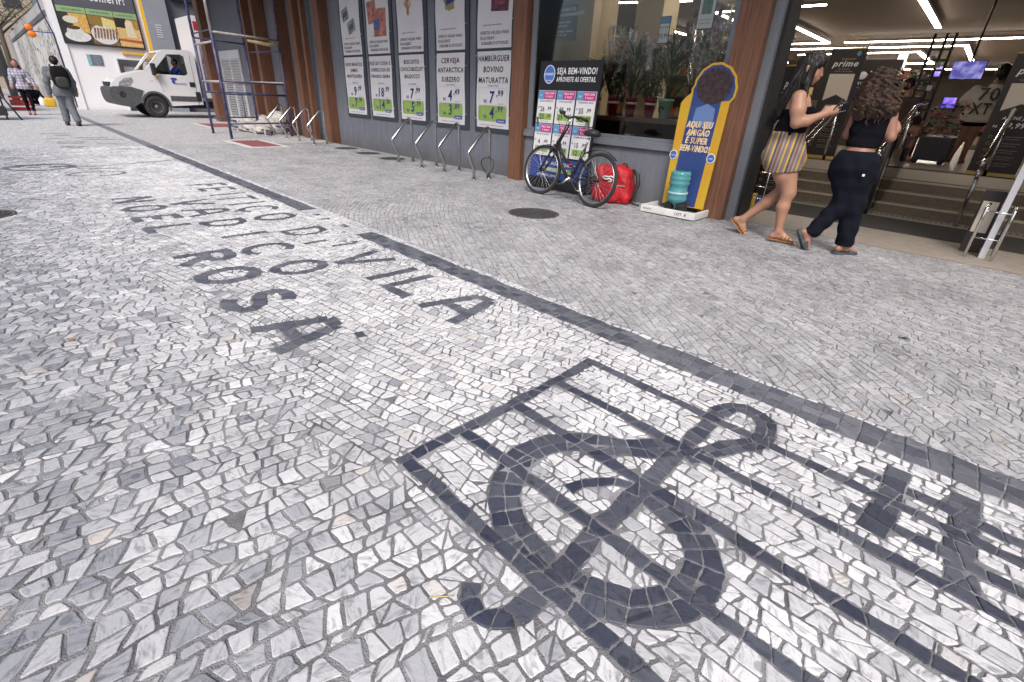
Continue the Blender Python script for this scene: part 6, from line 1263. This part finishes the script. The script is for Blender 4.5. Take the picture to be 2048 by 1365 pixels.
# person sitting on the ground with a yellow bag
J=dict(head=(.0,-.05,.80),neck=(.0,0,.72),chest=(.02,.02,.5),pelvis=(.05,.05,.14),sw=.16,pw=.09,armL=[(-.16,0,.60),(-.22,-.12,.38),(-.12,-.28,.30)],armR=[(.17,0,.60),(.24,-.10,.38),(.16,-.28,.28)],legL=[(-.06,0,.14),(-.20,-.35,.40),(-.14,-.50,.09)],legR=[(.14,0,.14),(.24,-.36,.38),(.16,-.55,.09)],fdL=(0,-1,0),fdR=(0,-1,0))
t,P=figure('person in black sitting on the ground behind the plaid shirt woman',(-33.6,1.70,0),R(85),J,m_skC,[('black_clothes',['torso','armL','armR','legL','legR'],m_top,.02,.08,.66,0)],([((0,.03,.03),(0,.02,.04),.10,.095)],m_hairk),res=.013,yaw=R(-90))
t=thing('yellow_bag','yellow shopping bag on the ground beside the seated person','bag',(-32.4,2.10,0),R(85)); mb=MB(); mb.add(*softbox(.0,-.1,.18,.20,.10,.20,4,24,.02,1),True); mb.obj('bag_body',mat('bag_yellow',(.60,.36,.02),.5),t); mb=MB(); mb.tube([(-.08,-.1,.36),(-.06,-.1,.46),(.06,-.1,.46),(.08,-.1,.36)],.01,5); mb.obj('handle',mat('bag_yellow2',(.5,.3,.02),.5),t)
t=thing('white_bag','white plastic bag standing between the seated person and the yellow bag','bag',(-33.0,1.86,0),R(85)); mb=MB(); mb.add(*softbox(.0,-.12,.17,.11,.08,.19,2.6,20,.04,1),True); mb.obj('bag_body',m_white,t); mb=MB(); mb.tube([(-.04,-.12,.33),(0,-.12,.42),(.04,-.12,.33)],.008,5); mb.obj('handle',m_white,t)
# shopper in white T-shirt with large black letters
m_tee=mat('white_cotton',(.62,.56,.50),.85,var=.04,scale=6,bump=.2,bscale=12)
J=dict(head=(.10,.0,1.41),hr=.086,neck=(.08,0,1.28),chest=(.03,0,1.02),pelvis=(.0,0,.74),sw=.19,pw=.09,bulk=1.0,armL=[(-.14,0,1.14),(-.25,.04,.96),(-.22,.22,.90)],armR=[(.19,0,1.16),(.25,.08,.98),(.16,.24,.95)],legL=[(-.07,0,.72),(-.07,.02,.40),(-.12,-.02,.09)],legR=[(.08,0,.72),(.05,.02,.40),(.05,.04,.09)],fdL=(-.2,1,0),fdR=(.1,1,0),
 extra={'white_tee':[((-.07,0,.74),(.09,0,.74),.155,.155),((-.05,0,.95),(.1,0,.95),.14,.14),((-.14,0,1.14),(-.22,.03,1.0),.085,.095),((.19,0,1.14),(.24,.06,1.0),.08,.09)],'dark_shorts':[((-.06,0,.70),(.07,0,.70),.125,.125)]})
t,P=figure('shopper in oversized white T-shirt lettered 70 XT and dark shorts, seen from behind',(-.95,12.1,.56),R(2),J,m_skC,[('dark_shorts',['torso'],m_top,.02,.60,.74,0),('white_tee',['torso'],m_tee,.02,.66,1.245,0)],([((-.0,-.02,.02),(0,.0,.05),.095,.09),((0,-.06,-.02),(.02,-.05,-.05),.07,.06)],m_hairk),res=.011,yaw=R(90))
mb=MB(); T3=lambda x,z:(x,-.19-.02*math.cos((x-.03)*6),z)
put_text(mb,'70',.06,1.00,.26,T3,off=.05,fit=.26); put_text(mb,'XT',.02,.79,.24,T3,off=.05,fit=.27); mb.obj('shirt_lettering',m_ink,t)
m_bshirt=mat('royal_blue_cotton',(.02,.045,.28),.8,bump=.2,bscale=15)
J=dict(head=(.0,.0,1.44),hr=.083,neck=(.0,0,1.34),chest=(.0,0,1.12),pelvis=(.0,0,.80),sw=.17,pw=.09,armL=[(-.17,0,1.24),(-.22,.03,1.0),(-.15,.2,.95)],armR=[(.18,0,1.24),(.28,.0,1.08),(.42,.1,1.18)],legL=[(-.07,0,.80),(-.07,.0,.43),(-.06,-.02,.09)],legR=[(.07,0,.80),(.08,.02,.43),(.09,.04,.09)],fdL=(.3,1,0),fdR=(.3,1,0))
t,P=figure('shop worker in royal blue shirt and black trousers behind the dark banner',(-3.79,14.8,.56),R(10),J,m_skC,[('black_trousers',['legL','legR'],m_top,.018,.09,.84,0),('blue_shirt',['torso','armL','armR'],m_bshirt,.02,.78,1.31,0)],([((-.0,-.02,.02),(0,.0,.04),.09,.086)],m_hairk),res=.012,yaw=R(70))
J=dict(head=(-.2,.0,1.16),neck=(-.16,0,1.04),chest=(-.14,0,.82),pelvis=(-.1,0,.50),sw=.15,pw=.09,armL=[(-.28,0,.95),(-.25,.1,.75),(-.10,.2,.62)],armR=[(-.0,0,.95),(.05,-.1,.74),(.12,.05,.62)],legL=[(-.1,0,.50),(.18,-.05,.50),(.12,-.05,.09)],legR=[(-.06,.1,.52),(.22,.0,.48),(.34,.0,.28)],fdL=(1,-.2,0),fdR=(.9,0,-.3),hr=.08)
t,P=figure('seated person with crossed bare legs behind the middle handrail',(-1.72,11.25,.56),R(5),J,m_skC,[('dark_dress',['torso','armL','armR'],mat('brown_cloth',(.06,.035,.03),.8),.02,.42,1.0,0)],([((-.0,0,.02),(0,.0,.04),.09,.086)],m_hairk),res=.012,yaw=R(30))
t=thing('low_bench','low brown bench under the seated person inside','bench',(-1.86,11.35,.56)); mb=MB(); mb.bbox((-.3,-.2,.34),(.3,.2,.40),.01); mb.obj('seat',m_wood_d,t)
for x in (-.26,.22): mb=MB(); mb.box((x,-.18,0),(x+.05,.18,.34)); mb.obj('leg',m_wood_d,t)
# ---------------------------------------------------------------- white delivery truck (nose towards the street)
m_van=mat('truck_white_paint',(.66,.66,.69),.3,var=.03,scale=1); m_vdk=mat('dark_grey_bumper',(.07,.075,.085),.6,var=.2,scale=10); m_vg=glass_mat('cab_glass',(.30,.36,.34),.16)
VX=-24.0
V_=thing('delivery_truck','white delivery truck with box body and dark bumper leaving the driveway','truck',(VX,4.6,0))
ly=lambda y:y-4.6
side=[(3.36,.62),(3.36,1.0),(3.42,1.14),(3.55,1.26),(3.75,1.37),(4.0,1.46),(4.3,1.54),(4.53,1.60),(5.08,2.22),(5.25,2.32),(6.05,2.37),(6.17,2.30),(6.22,2.0),(6.2,.50),(5.10,.42),(5.06,.62),(4.93,.80),(4.66,.88),(4.42,.83),(4.24,.72),(4.12,.5),(3.9,.42)]
win=[(4.80,1.60),(5.0,1.83),(5.32,2.17),(5.75,2.2),(5.86,2.14),(5.88,1.56),(5.78,1.50),(4.85,1.50)]
Wd=1.95
def vx(d): return lambda y,z,t:(d-t if d<=0 else d+t,ly(y),z)
for nm,x in (('near',0.),('far',-Wd+.04)):
    mb=MB(); mb.plate([side,win],.04,lambda y,z,t,x=x:(x-t,ly(y),z)); mb.obj('cab_side',m_van,V_)
mb=MB()
for (a,b) in zip(side[1:12],side[2:13]):
    if a==(4.53,1.60): continue
    vs=[(-.0,ly(a[0]),a[1]),(-Wd,ly(a[0]),a[1]),(-Wd,ly(b[0]),b[1]),(-.0,ly(b[0]),b[1])]; mb.add(vs,[(0,1,2,3)],False)
mb.box((-Wd+.04,ly(6.16),.5),(-.04,ly(6.19),2.3)); mb.obj('bonnet_and_roof',m_van,V_)
mb=MB(); mb.add([(-.06,ly(4.55),1.62),(-Wd+.06,ly(4.55),1.62),(-Wd+.10,ly(5.08),2.21),(-.10,ly(5.08),2.21)],[(0,1,2,3)],False); mb.obj('windscreen',m_vg,V_)
mb=MB(); mb.tube([(-.03,ly(4.53),1.60),(-.03,ly(5.08),2.23)],.035,6); mb.tube([(-Wd+.03,ly(4.53),1.60),(-Wd+.03,ly(5.08),2.23)],.035,6); mb.obj('windscreen_pillar',m_van,V_)
mb=MB(); mb.plate([[(4.80,1.605),(5.0,1.835),(5.29,2.15),(5.29,1.51),(4.88,1.51)]],.006,lambda y,z,t:(-.016-t,ly(y),z)); mb.obj('quarter_window',m_vg,V_)
mb=MB(); mb.box((-.04,ly(5.275),1.5),(-.005,ly(5.305),2.17)); mb.obj('window_divider',m_black,V_)
bp=[(3.34,.46),(3.29,.56),(3.27,.70),(3.27,.90),(3.30,.98),(3.40,1.02),(3.60,1.03),(3.95,1.03),(4.30,.92),(4.20,.74),(4.10,.50),(3.85,.34),(3.42,.42)]
mb=MB(); mb.plate([bp],Wd+.05,lambda y,z,t:(.025-t,ly(y),z)); mb.obj('front_bumper',m_vdk,V_)
mb=MB(); mb.lathe([(.09,0),(.10,.012),(.08,.012),(.06,.004)],(0,0,0),16,'x',Matrix.Translation((.025,ly(3.62),.78))); mb.obj('fog_lamp_recess',m_black,V_)
mb=MB(); mb.plate([[(3.58,1.04),(3.62,1.16),(3.80,1.30),(4.02,1.34),(4.05,1.24),(3.92,1.07)]],.012,lambda y,z,t:(.004+t,ly(y),z)); mb.obj('headlight',mat('headlight_glass',(.32,.34,.37),.1,metal=.3,var=.5,scale=12),V_)
mb=MB(); mb.box((-Wd+.4,ly(3.34),1.02),(-.35,ly(3.42),1.16)); mb.obj('grille',m_black,V_)
mb=MB(); arc=[(4.61+.47*math.cos(R(a)),.42+.50*math.sin(R(a))) for a in range(170,-21,-10)]; arc2=[(4.61+.41*math.cos(R(a)),.42+.43*math.sin(R(a))) for a in range(-20,171,10)]; mb.plate([arc+arc2],.05,lambda y,z,t:(.035-t,ly(y),z)); mb.obj('wheel_arch',m_vdk,V_)
mb=MB(); mb.box((-.3,ly(4.2),.42),(-.05,ly(5.05),.95)); mb.obj('wheel_well',m_black,V_)
mb=MB(); mb.box((.0,ly(5.12),.60),(.014,ly(6.15),.78)); mb.obj('side_strip',m_vdk,V_)
mb=MB(); mb.bbox((.0,ly(5.86),1.12),(.02,ly(6.05),1.28),.006); mb.bbox((.0,ly(6.0),.62),(.02,ly(6.17),.95),.006); mb.obj('door_handle',m_black,V_)
mb=MB(); mb.tube([(.005,ly(4.83),1.50),(.005,ly(4.95),.9)],.006,4); mb.tube([(.005,ly(6.05),.5),(.005,ly(6.05),2.2)],.006,4); mb.obj('door_gap',m_inkgrey,V_)
mb=MB(); mb.bbox((.06,ly(4.68),1.44),(.22,ly(4.83),1.84),.03); mb.tube([(.0,ly(4.85),1.55),(.1,ly(4.78),1.55)],.02,6); mi_=mb.obj('wing_mirror',m_black,V_); mb=MB(); mb.bbox((.15,ly(4.79),1.44),(.235,ly(4.86),1.49),.008); mb.obj('indicator_lamp',mat('amber_lamp',(.8,.35,.03),.3),mi_)
def vwheel(x,y,nm='front_wheel'):
    mb=MB(); mb.lathe([(.20,-.22),(.36,-.22),(.385,-.18),(.385,-.05),(.36,-.0),(.22,-.0),(.20,-.03)],(0,0,0),32,'x',Matrix.Translation((x,ly(y),.385))); w_=mb.obj('wheel',m_rub,V_)
    mb=MB(); mb.lathe([(.0,-.02),(.06,-.02),(.07,-.055),(.15,-.06),(.195,-.02),(.21,-.02),(.21,-.08),(.0,-.08)],(0,0,0),24,'x',Matrix.Translation((x,ly(y),.385))); mb.obj('rim',mat('rim_grey',(.16,.16,.17),.5,metal=.5,var=.3,scale=15),w_)
    mb=MB()
    for k in range(6): a=2*PI*k/6; mb.sphere((x-.045,ly(y)+.11*math.cos(a),.385+.11*math.sin(a)),.016,6)
    mb.obj('wheel_nuts',m_silver,w_)
vwheel(.0,4.6); vwheel(-Wd+.24,4.6); vwheel(-.02,8.2); vwheel(-Wd+.24,8.2)
mb=MB(); mb.box((-1.5,ly(5.2),.35),(-.35,ly(9.4),.60)); mb.box((-Wd+.1,ly(5.4),.45),(-.1,ly(6.2),.55)); mb.obj('chassis',m_black,V_)
mb=MB(); mb.bbox((-Wd-.02,ly(6.32),.74),(.06,ly(9.6),3.52),.02); bxo=mb.obj('box_body',m_van,V_)
mb=MB(); mb.box((.061,ly(6.40),3.05),(.07,ly(6.62),3.34)); mb.obj('red_marking',mat('red_print',(.4,.03,.05),.5),bxo)
mb=MB(); mb.plate([[(6.42,1.0),(6.9,.9),(9.4,.9),(9.4,3.0),(6.8,3.1),(6.45,2.6)]],.006,lambda y,z,t:(.061+t,ly(y),z)); mb.obj('purple_graphic',mat('purple_print',(.12,.05,.16),.5,var=.6,scale=3,col2=(.5,.42,.52),detail=6),bxo)
mb=MB(); flat(mb,[(a,b) for a,b in [(6.62+.18*math.cos(q),1.15+.22*math.sin(q)) for q in [2*PI*i/20 for i in range(20)]]],lambda y,z:(.069,ly(y),z)); mb.obj('blue_disc',m_tagblue,bxo)
mb=MB(); mb.box((.03,ly(6.34),.62),(.07,ly(9.5),.72)); mb.obj('red_lamp_rail',m_silver,bxo); mb=MB(); mb.box((.071,ly(6.55),.64),(.085,ly(6.75),.71)); mb.obj('side_lamp',mat('red_lamp',(.5,.02,.02),.3),bxo)
mb=MB(); mb.sphere((.008,ly(5.36),1.36),.11,12,(.05,1,.45)); mb.sphere((.008,ly(5.33),1.27),.06,10,(.05,1,1.1)); mb.obj('cap_emblem',m_tagblue,V_); mb=MB(); put_text(mb,'FRANCO',5.55,1.17,.10,lambda y,z:(.012,ly(y),z),off=.01); put_text(mb,'www',4.62,1.24,.05,lambda y,z:(.012,ly(y),z)); mb.obj('lettering',m_tagblue,V_)
mb=MB(); mb.tube([(-.45+.18*math.cos(a),ly(5.05)+.06*math.cos(a),1.45+.17*math.sin(a)) for a in [2*PI*i/16 for i in range(16)]],.014,5,closed=True); mb.box((-Wd+.1,ly(4.75),1.2),(-.1,ly(5.1),1.48)); mb.obj('dashboard',m_black,V_)
mb=MB(); mb.bbox((-.75,ly(5.85),.9),(-.25,ly(6.0),1.9),.04); mb.bbox((-.75,ly(5.4),.85),(-.25,ly(5.95),1.0),.03); mb.obj('seat',m_bkp,V_)
J=dict(head=(.0,.0,.98+.95),neck=(.0,0,1.80),chest=(.0,.05,1.55),pelvis=(.0,.1,1.15),sw=.17,pw=.09,armL=[(-.17,.0,1.70),(-.2,-.2,1.52),(-.1,-.45,1.55)],armR=[(.17,0,1.70),(.2,-.2,1.52),(.1,-.45,1.55)],legL=[(-.08,0,1.12),(-.1,-.45,1.15),(-.1,-.5,.80)],legR=[(.08,0,1.12),(.1,-.45,1.15),(.1,-.5,.80)],fdL=(0,-1,0),fdR=(0,-1,0),hr=.086)
figure('driver in a blue shirt at the wheel of the white truck',(VX-.5,5.62,0),0,J,m_skC,[('blue_shirt',['torso','armL','armR'],m_bshirt,.02,1.1,1.76,0),('dark_trousers',['legL','legR'],m_top,.015,.85,1.25,0)],([((0,.02,.03),(0,.02,.04),.092,.088)],m_hairk),res=.013,yaw=R(-90))
# ---------------------------------------------------------------- food billboard, plaque, orange sign on the white wall
t=thing('food_billboard','dark framed billboard with three food pictures on the white wall','billboard',(-29.74,3.0,2.5)); m_gr=mat('billboard_slate',(.09,.095,.12),.5)
Y0,Y1=.02,2.82
mb=MB(); mb.bbox((.0,Y0,0),(.06,Y1,2.2),.01); mb.obj('frame',m_black,t); X3=lambda d:(lambda y,z:(.06+d,y,z))
mb=MB(); flat(mb,[(.08,1.35),(2.76,1.35),(2.76,2.15),(.08,2.15)],X3(.003)); mb.obj('header_panel',m_gr,t)
mb=MB(); put_text(mb,'Venha conferir!',1.35,1.63,.42,X3(.006),off=.015,fit=2.2); mb.obj('header_lettering',m_white,t)
cols=[(.08,1.0),(1.02,1.92),(1.94,2.76)]
for i,((a,b),nm) in enumerate(zip(cols,('CAFÉ DA MANHÃ','REFEIÇÕES','LANCHES'))):
    mb=MB(); flat(mb,[(a,1.13),(b,1.13),(b,1.34),(a,1.34)],X3(.003)); g=mb.obj('green_caption',mat('caption_green%d'%i,(.28,.42,.20),.5),t); mb=MB(); put_text(mb,nm,(a+b)/2,1.20,.10,X3(.006),off=.012,fit=(b-a)*.72); mb.obj('caption_lettering',mat('caption_teal%d'%i,(.02,.12,.16),.5),g)
    mb=MB(); flat(mb,[(a,.06),(b,.06),(b,1.12),(a,1.12)],X3(.003)); pic=mb.obj('food_picture',mat('picture_ground%d'%i,[(.03,.03,.035),(.20,.12,.06),(.35,.2,.06)][i],.5,var=.4,scale=9),t)
    E=lambda cx,cz,rx,rz_,n=24:[(cx+rx*math.cos(2*PI*k/n),cz+rz_*math.sin(2*PI*k/n)) for k in range(n)]
    c=(a+b)/2
    if i==0:
        for nm2,pts,col,col2,d in (('bread',[(c-.02,.55),(b-.01,.42),(b-.01,1.11),(c-.15,1.11)],(.55,.25,.05),(.7,.5,.15),.005),('saucer',E(c,.30,.42,.20),(.6,.6,.6),(.75,.75,.75),.006),('cup',E(c-.05,.44,.28,.24),(.5,.52,.52),(.7,.7,.7),.008),('coffee',E(c-.08,.60,.22,.07),(.04,.02,.01),(.1,.05,.02),.010),('plate',E(c-.1,.88,.25,.13),(.6,.6,.58),(.7,.6,.4),.009)):
            mb=MB(); flat(mb,pts,X3(d)); mb.obj(nm2,mat('pic_'+nm2,col,.5,col2=col2,scale=12),pic)
    elif i==1:
        for nm2,pts,col,col2,d in (('plate',E(c,.45,.46,.36),(.6,.6,.6),(.7,.7,.7),.005),('salad',[(a+.01,.80),(c,.72),(c+.05,1.1),(a+.01,1.1)],(.08,.22,.04),(.45,.12,.03),.007),('chips',[(c,.78),(b-.01,.62),(b-.01,1.0),(c+.02,1.08)],(.60,.48,.12),(.7,.65,.3),.008)):
            mb=MB(); flat(mb,pts,X3(d)); mb.obj(nm2,mat('pic_'+nm2,col,.5,col2=col2,scale=16),pic)
        for k in range(8): mb=MB(); q=a+.06+k*.105; flat(mb,[(q,.30+.02*k%.05),(q+.05,.26),(q+.13,.66),(q+.06,.70)],X3(.010)); mb.obj('meat_slice',M_('pic_meat',(.16,.07,.035),.5,var=.6,scale=14,col2=(.45,.26,.14)),pic)
    else:
        for nm2,pts,col,col2,d in (('black_ground',[(a,.72),(c-.02,.72),(c-.02,1.12),(a,1.12)],(.02,.015,.015),(.03,.02,.02),.004),('pizza_crust',[(a,.08),(b,.08),(b,.74),(a,.78)],(.55,.33,.10),(.7,.55,.28),.005),('sauce',[(a,.28),(b,.22),(b,.33),(a,.37)],(.4,.06,.02),(.55,.12,.04),.007),('melted_cheese',[(c-.1,.45),(c+.25,.42),(c+.18,1.05),(c,1.09),(c-.08,.95)],(.65,.52,.30),(.72,.66,.5),.008)):
            mb=MB(); flat(mb,pts,X3(d)); mb.obj(nm2,mat('pic_'+nm2,col,.5,col2=col2,scale=14),pic)
t=thing('wall_plaque','small dark slate plaque with pale blue edge on the white wall','plaque',(-29.795,3.62,1.76)); mb=MB(); mb.bbox((0,0,0),(.02,.52,.40),.004); mb.obj('panel',mat('plaque_slate',(.12,.15,.20),.5),t); mb=MB(); mb.box((.0205,0,0),(.023,.12,.40)); mb.obj('blue_edge',mat('plaque_blue',(.20,.42,.50),.5,var=.3,scale=20),t)
mb=MB()
for i,s_ in enumerate(('Atendimento','segunda a sábado','das 7h às 22h','domingo 7h às 20h','Obrigado')): put_text(mb,s_,.32,.33-i*.07,.04,lambda y,z:(.0215,y,z))
mb.obj('lettering',m_paper,t)
# mural wall running away, with the sunglasses sign at its end
t=thing('mural_wall','long pale wall covered with small drawings, leading away on the left','wall',(-30.4,2.8,0)); mb=MB(); mb.box((-34,0,-.05),(0,.3,4.1)); mb.obj('wall',mat('old_wall_grey',(.42,.42,.44),.8,var=.15,scale=2),t)
m_mur=mat('mural_print',(.60,.60,.62),.7,var=.2,scale=3,col2=(.66,.66,.64)); mb=MB(); mb.box((-28,-.012,.75),(-.3,-.002,3.45)); mu_=mb.obj('mural_panel',m_mur,t); mb=MB(); mb.box((-28,-.05,3.5),(-.2,-.002,3.68)); mb.obj('dark_ledge',m_inkgrey,t)
r_=random.Random(12)
for m,n in ((mat('mural_ink',(.10,.10,.13),.7),260),(mat('mural_green',(.30,.36,.22),.7),45),(mat('mural_violet',(.22,.20,.45),.7),18)):
    mb=MB()
    for _ in range(n):
        x=-.5-r_.random()**1.3*24; z=r_.uniform(.95,3.3); w_=r_.uniform(.05,.28)*(1 if m.name=='mural_ink' else 1.6); h_=r_.uniform(.06,.3); y=-.0155-r_.random()*.002
        mb.add([(x,y,z),(x+w_,y,z+h_*.3),(x+w_*.8,y,z+h_),(x+w_*.1,y,z+h_*.7)],[(0,1,2,3)],False)
    mb.obj('drawings',m,mu_)
t=thing('sunglasses_sign','round orange sunglasses shaped sign on a bracket at the wall corner','sign',(-29.95,2.72,2.75)); m_or=mat('orange_acrylic',(.80,.20,.01),.35)
mb=MB(); mb.tube([(0,.08,.09),(0,-.6,.09)],.02,6); mb.obj('bracket',m_tagblue,t)
for (y,z) in ((-.66,.21),(-.62,-.02)): mb=MB(); mb.lathe([(0,-.02),(.10,-.02),(.115,0),(.10,.02),(0,.02)],(0,0,0),20,'x',Matrix.Translation((0,y,z))@Matrix.Scale(1.15,4,(0,1,0))); mb.obj('orange_lens',m_or,t)
mb=MB(); mb.tube([(-29.8+.0,2.78,0.1),(-29.8,2.76,2.8),(-29.82,2.6,3.6),(-29.85,2.5,5.5)],.03,6); tag(mb.obj('drain_pipe',mat('dark_blue_pipe',(.04,.04,.12),.5)),'dark blue pipe bending down the corner of the white wall','pipe')
# street side on the left: kiosk rack, red stall, pole, trees and far buildings
t=thing('newsstand_rack','black metal rack with magazines at the left edge of the pavement','rack',(-22.2,.25,0)); m_mag=[mat('mag%d'%i,c,.5) for i,c in enumerate(((.4,.05,.05),(.5,.45,.4),(.08,.15,.3),(.2,.3,.1)))]
mb=MB(); mb.bbox((-.5,-.9,.12),(.3,.12,.36),.02); mb.obj('base',m_black,t)
for z in (.55,.85,1.15,1.5): mb=MB(); mb.bbox((-.45,-.9,z),(.22,.06,z+.03),.004); mb.obj('shelf',m_black,t)
for y in (-.85,.07): mb=MB(); mb.tube([(.25,y,.0),(.25,y,1.9)],.022,6); mb.obj('upright',m_black,t)
mb=MB(); mb.tube([(.3,.38,.0),(.27,.08,.75)],.025,6); mb.obj('brace',m_black,t)
for i in range(14): mb=MB(); y=-.82+.14*(i%6); z=(.36,.58,.88,1.18)[i%4]; mb.box((.0,y,z),(.03,y+.11,z+.17),Matrix.Rotation(R(0),4,'Y')); mb.obj('magazine',m_mag[i%4],t)
t=thing('red_kiosk_sign','dark kiosk with red sign showing white letters at the left edge','kiosk',(-27.5,-.3,0)); mb=MB(); mb.bbox((-1.5,-1.6,0),(.3,.35,2.6),.03); mb.obj('kiosk_body',mat('kiosk_grey',(.10,.10,.11),.6,var=.3,scale=3),t); mb=MB(); mb.bbox((.3,-1.4,1.95),(.42,.42,2.35),.01); mb.obj('red_fascia',mat('fascia_red',(.32,.01,.03),.5),t); mb=MB(); put_text(mb,'REVISTAS',-.40,2.05,.26,lambda y,z:(.425,y,z),off=.02,fit=1.4); mb.obj('lettering',m_white,t); mb=MB(); mb.box((.31,-1.5,.9),(.33,.25,1.85)); mb.obj('window',mat('kiosk_window',(.25,.26,.28),.3,var=.4,scale=5),t)
t=thing('red_crate_stack','red plastic crates stacked behind the woman in the plaid shirt','crates',(-28.5,.95,0),R(5))
for k in range(2):
    mb=MB(); z=.26*k; mb.bbox((-.2,-.28,z),(.2,.28,z+.04),.005)
    for a,b in (((-.2,-.28),(.2,-.26)),((-.2,.26),(.2,.28)),((-.2,-.28),(-.18,.28)),((.18,-.28),(.2,.28))):
        mb.box((a[0],a[1],z+.04),(b[0],b[1],z+.10)); mb.box((a[0],a[1],z+.17),(b[0],b[1],z+.245))
    mb.obj('crate',mat('crate_red%d'%k,(.50,.04,.04),.5),t)
mb=MB(); mb.tube([(-33,1.0,0),(-33,1.0,12)],[.14,.10],10); tag(mb.obj('lamp_post',m_vdk),'dark tall lamp post far down the pavement at the left edge','lamp post')
def tree(x,y,h,seed,label,bare=False,cr=2.2):
    t=thing('tree',label,'tree',(x,y,0),0,'trees far down the street'); r_=random.Random(seed); mb=MB(); mb.tube([(0,0,0),(.1,.1,h*.35),(.0,.2,h*.6)],[.22,.17,.12],10)
    tips=[]
    for i in range(9):
        a=r_.uniform(0,2*PI); z0=h*r_.uniform(.35,.6); L=cr*r_.uniform(.6,1.1); p=[(0,.1,z0),(math.cos(a)*L*.5,math.sin(a)*L*.5,z0+L*.4),(math.cos(a)*L,math.sin(a)*L,z0+L*.8)]; mb.tube(p,[.08,.05,.02],6); tips.append(p[2]); tips.append(p[1])
        for _ in range(5): q=Vector(p[1]).lerp(Vector(p[2]),r_.random()); d=Vector((r_.gauss(0,1),r_.gauss(0,1),r_.random()+.3)).normalized(); e=q+d*cr*.45; mb.tube([q,e],[.02,.006],4); tips.append(tuple(e))
    mb.obj('trunk',mat('bark%d'%seed,(.10,.085,.07),.9),t)
    for nm,m,n in (('crown',M_('far_leaf_dark',(.06,.07,.03),.7,var=.4,scale=2),900 if not bare else 160),('crown_light',M_('far_leaf_light',(.16,.15,.08),.7,var=.4,scale=2),500 if not bare else 160)):
        mb=MB()
        for _ in range(n): c=Vector(r_.choice(tips))+Vector((r_.gauss(0,.35),r_.gauss(0,.35),r_.gauss(0,.3))); leafq(mb,c,rdir(r_,0),.26,.14,.3)
        mb.obj(nm,m,t)
tree(-42,.6,6.5,1,'brownish half bare tree above the mural wall, nearest one',True,2.6); tree(-50,-2,8,2,'leafy dark tree far behind the mural wall at the left edge',False,3); tree(-60,2.2,9,3,'large pale tree behind the mural wall, far left',True,3.5); tree(-47,6.5,8,4,'dark leafy tree rising behind the white wall corner',False,2.6)
def block(x,y,w,d,h,c,label,seed):
    t=thing('apartment_block',label,'building',(x,y,0),0,'apartment blocks far down the street'); mb=MB(); mb.box((0,0,0),(w,d,h)); mb.obj('wall',mat('block_wall%d'%seed,c,.8,var=.08,scale=.5),t)
    wm=mat('block_window%d'%seed,(.05,.055,.07),.3)
    n=0
    for k in range(int(h//3)):
        for j in range(max(1,int(d//3))):
            mb=MB(); mb.box((w,j*3+.8,k*3+1.1),(w+.03,j*3+2.2,k*3+2.4)); mb.obj('window',wm,t)
block(-85,-6,10,12,18,(.42,.36,.30),'beige apartment block closing the street in the distance',1); block(-72,7,12,10,15,(.35,.34,.34),'grey apartment block behind the mural wall',2)
# rubble in plastic bags under the scaffold
m_rub2=mat('torn_white_plastic',(.50,.48,.46),.55,var=.3,scale=9,bump=.6,bscale=14); r_=random.Random(31)
t=thing('rubble_bag_heap','heap of torn white bags and rubble lying on the ground under the scaffold','rubble bags',(-16.9,5.85,0))
for k,(x,y,w_,h_) in enumerate(((-.9,.0,.46,.36),(-.25,.1,.44,.44),(.35,.05,.42,.34),(.8,.2,.36,.58),(-.1,-.3,.5,.26),(.6,-.28,.45,.24),(-.75,-.25,.4,.22),(-1.3,-.1,.3,.2))):
    mb=MB(); mb.add(*softbox(x,y,h_*.5,w_,w_*.6,h_*.55,2.4,40,.09,k*1.3,lambda a,b,c:(a,b,max(.002,c))),True); mb.obj('bag',m_rub2,t)
mb=MB()
for _ in range(60): x,y=r_.uniform(-1.4,1.2),r_.uniform(-.6,.5); s_=r_.uniform(.02,.07); mb.bbox((x,y,0),(x+s_,y+s_*.8,s_*.6+r_.random()*.25),.004,None)
tag(mb.obj('debris',m_cem,t),kind=None)
mb=MB(); mb.tube([(-15.4,5.55,.03),(-17.9,5.2,.12)],.03,6); tag(mb.obj('loose_tube',m_sc),'loose dark metal tube lying in front of the rubble bags','tube')
# fallen leaves and crumbs of dirt on the stones
for k,(x,y,a,l) in enumerate(((-3.15,-.05,.4,'small dry leaf lying on the stones at the left'),(-.72,.47,1.2,'thin yellow straw lying below the treble clef'),(-.2,3.6,.3,'small dark scrap on the grey stones at the right'),(-4.1,2.95,.2,'small dark scrap near the end of the dark strip'))):
    mb=MB()
    if k==1: mb.tube([(x,y,.004),(x+.04,y+.05,.006)],.0018,4)
    else: leafq(mb,(x,y,.006),(math.cos(a),math.sin(a),.05),.06,.03,.02)
    tag(mb.obj('fallen_leaf' if k==0 else 'straw' if k==1 else 'litter_scrap',mat('dry_leaf%d'%k,[(.35,.22,.10),(.6,.5,.2),(.04,.04,.04),(.05,.05,.05)][k],.7)),l,['leaf','straw','litter','litter'][k])
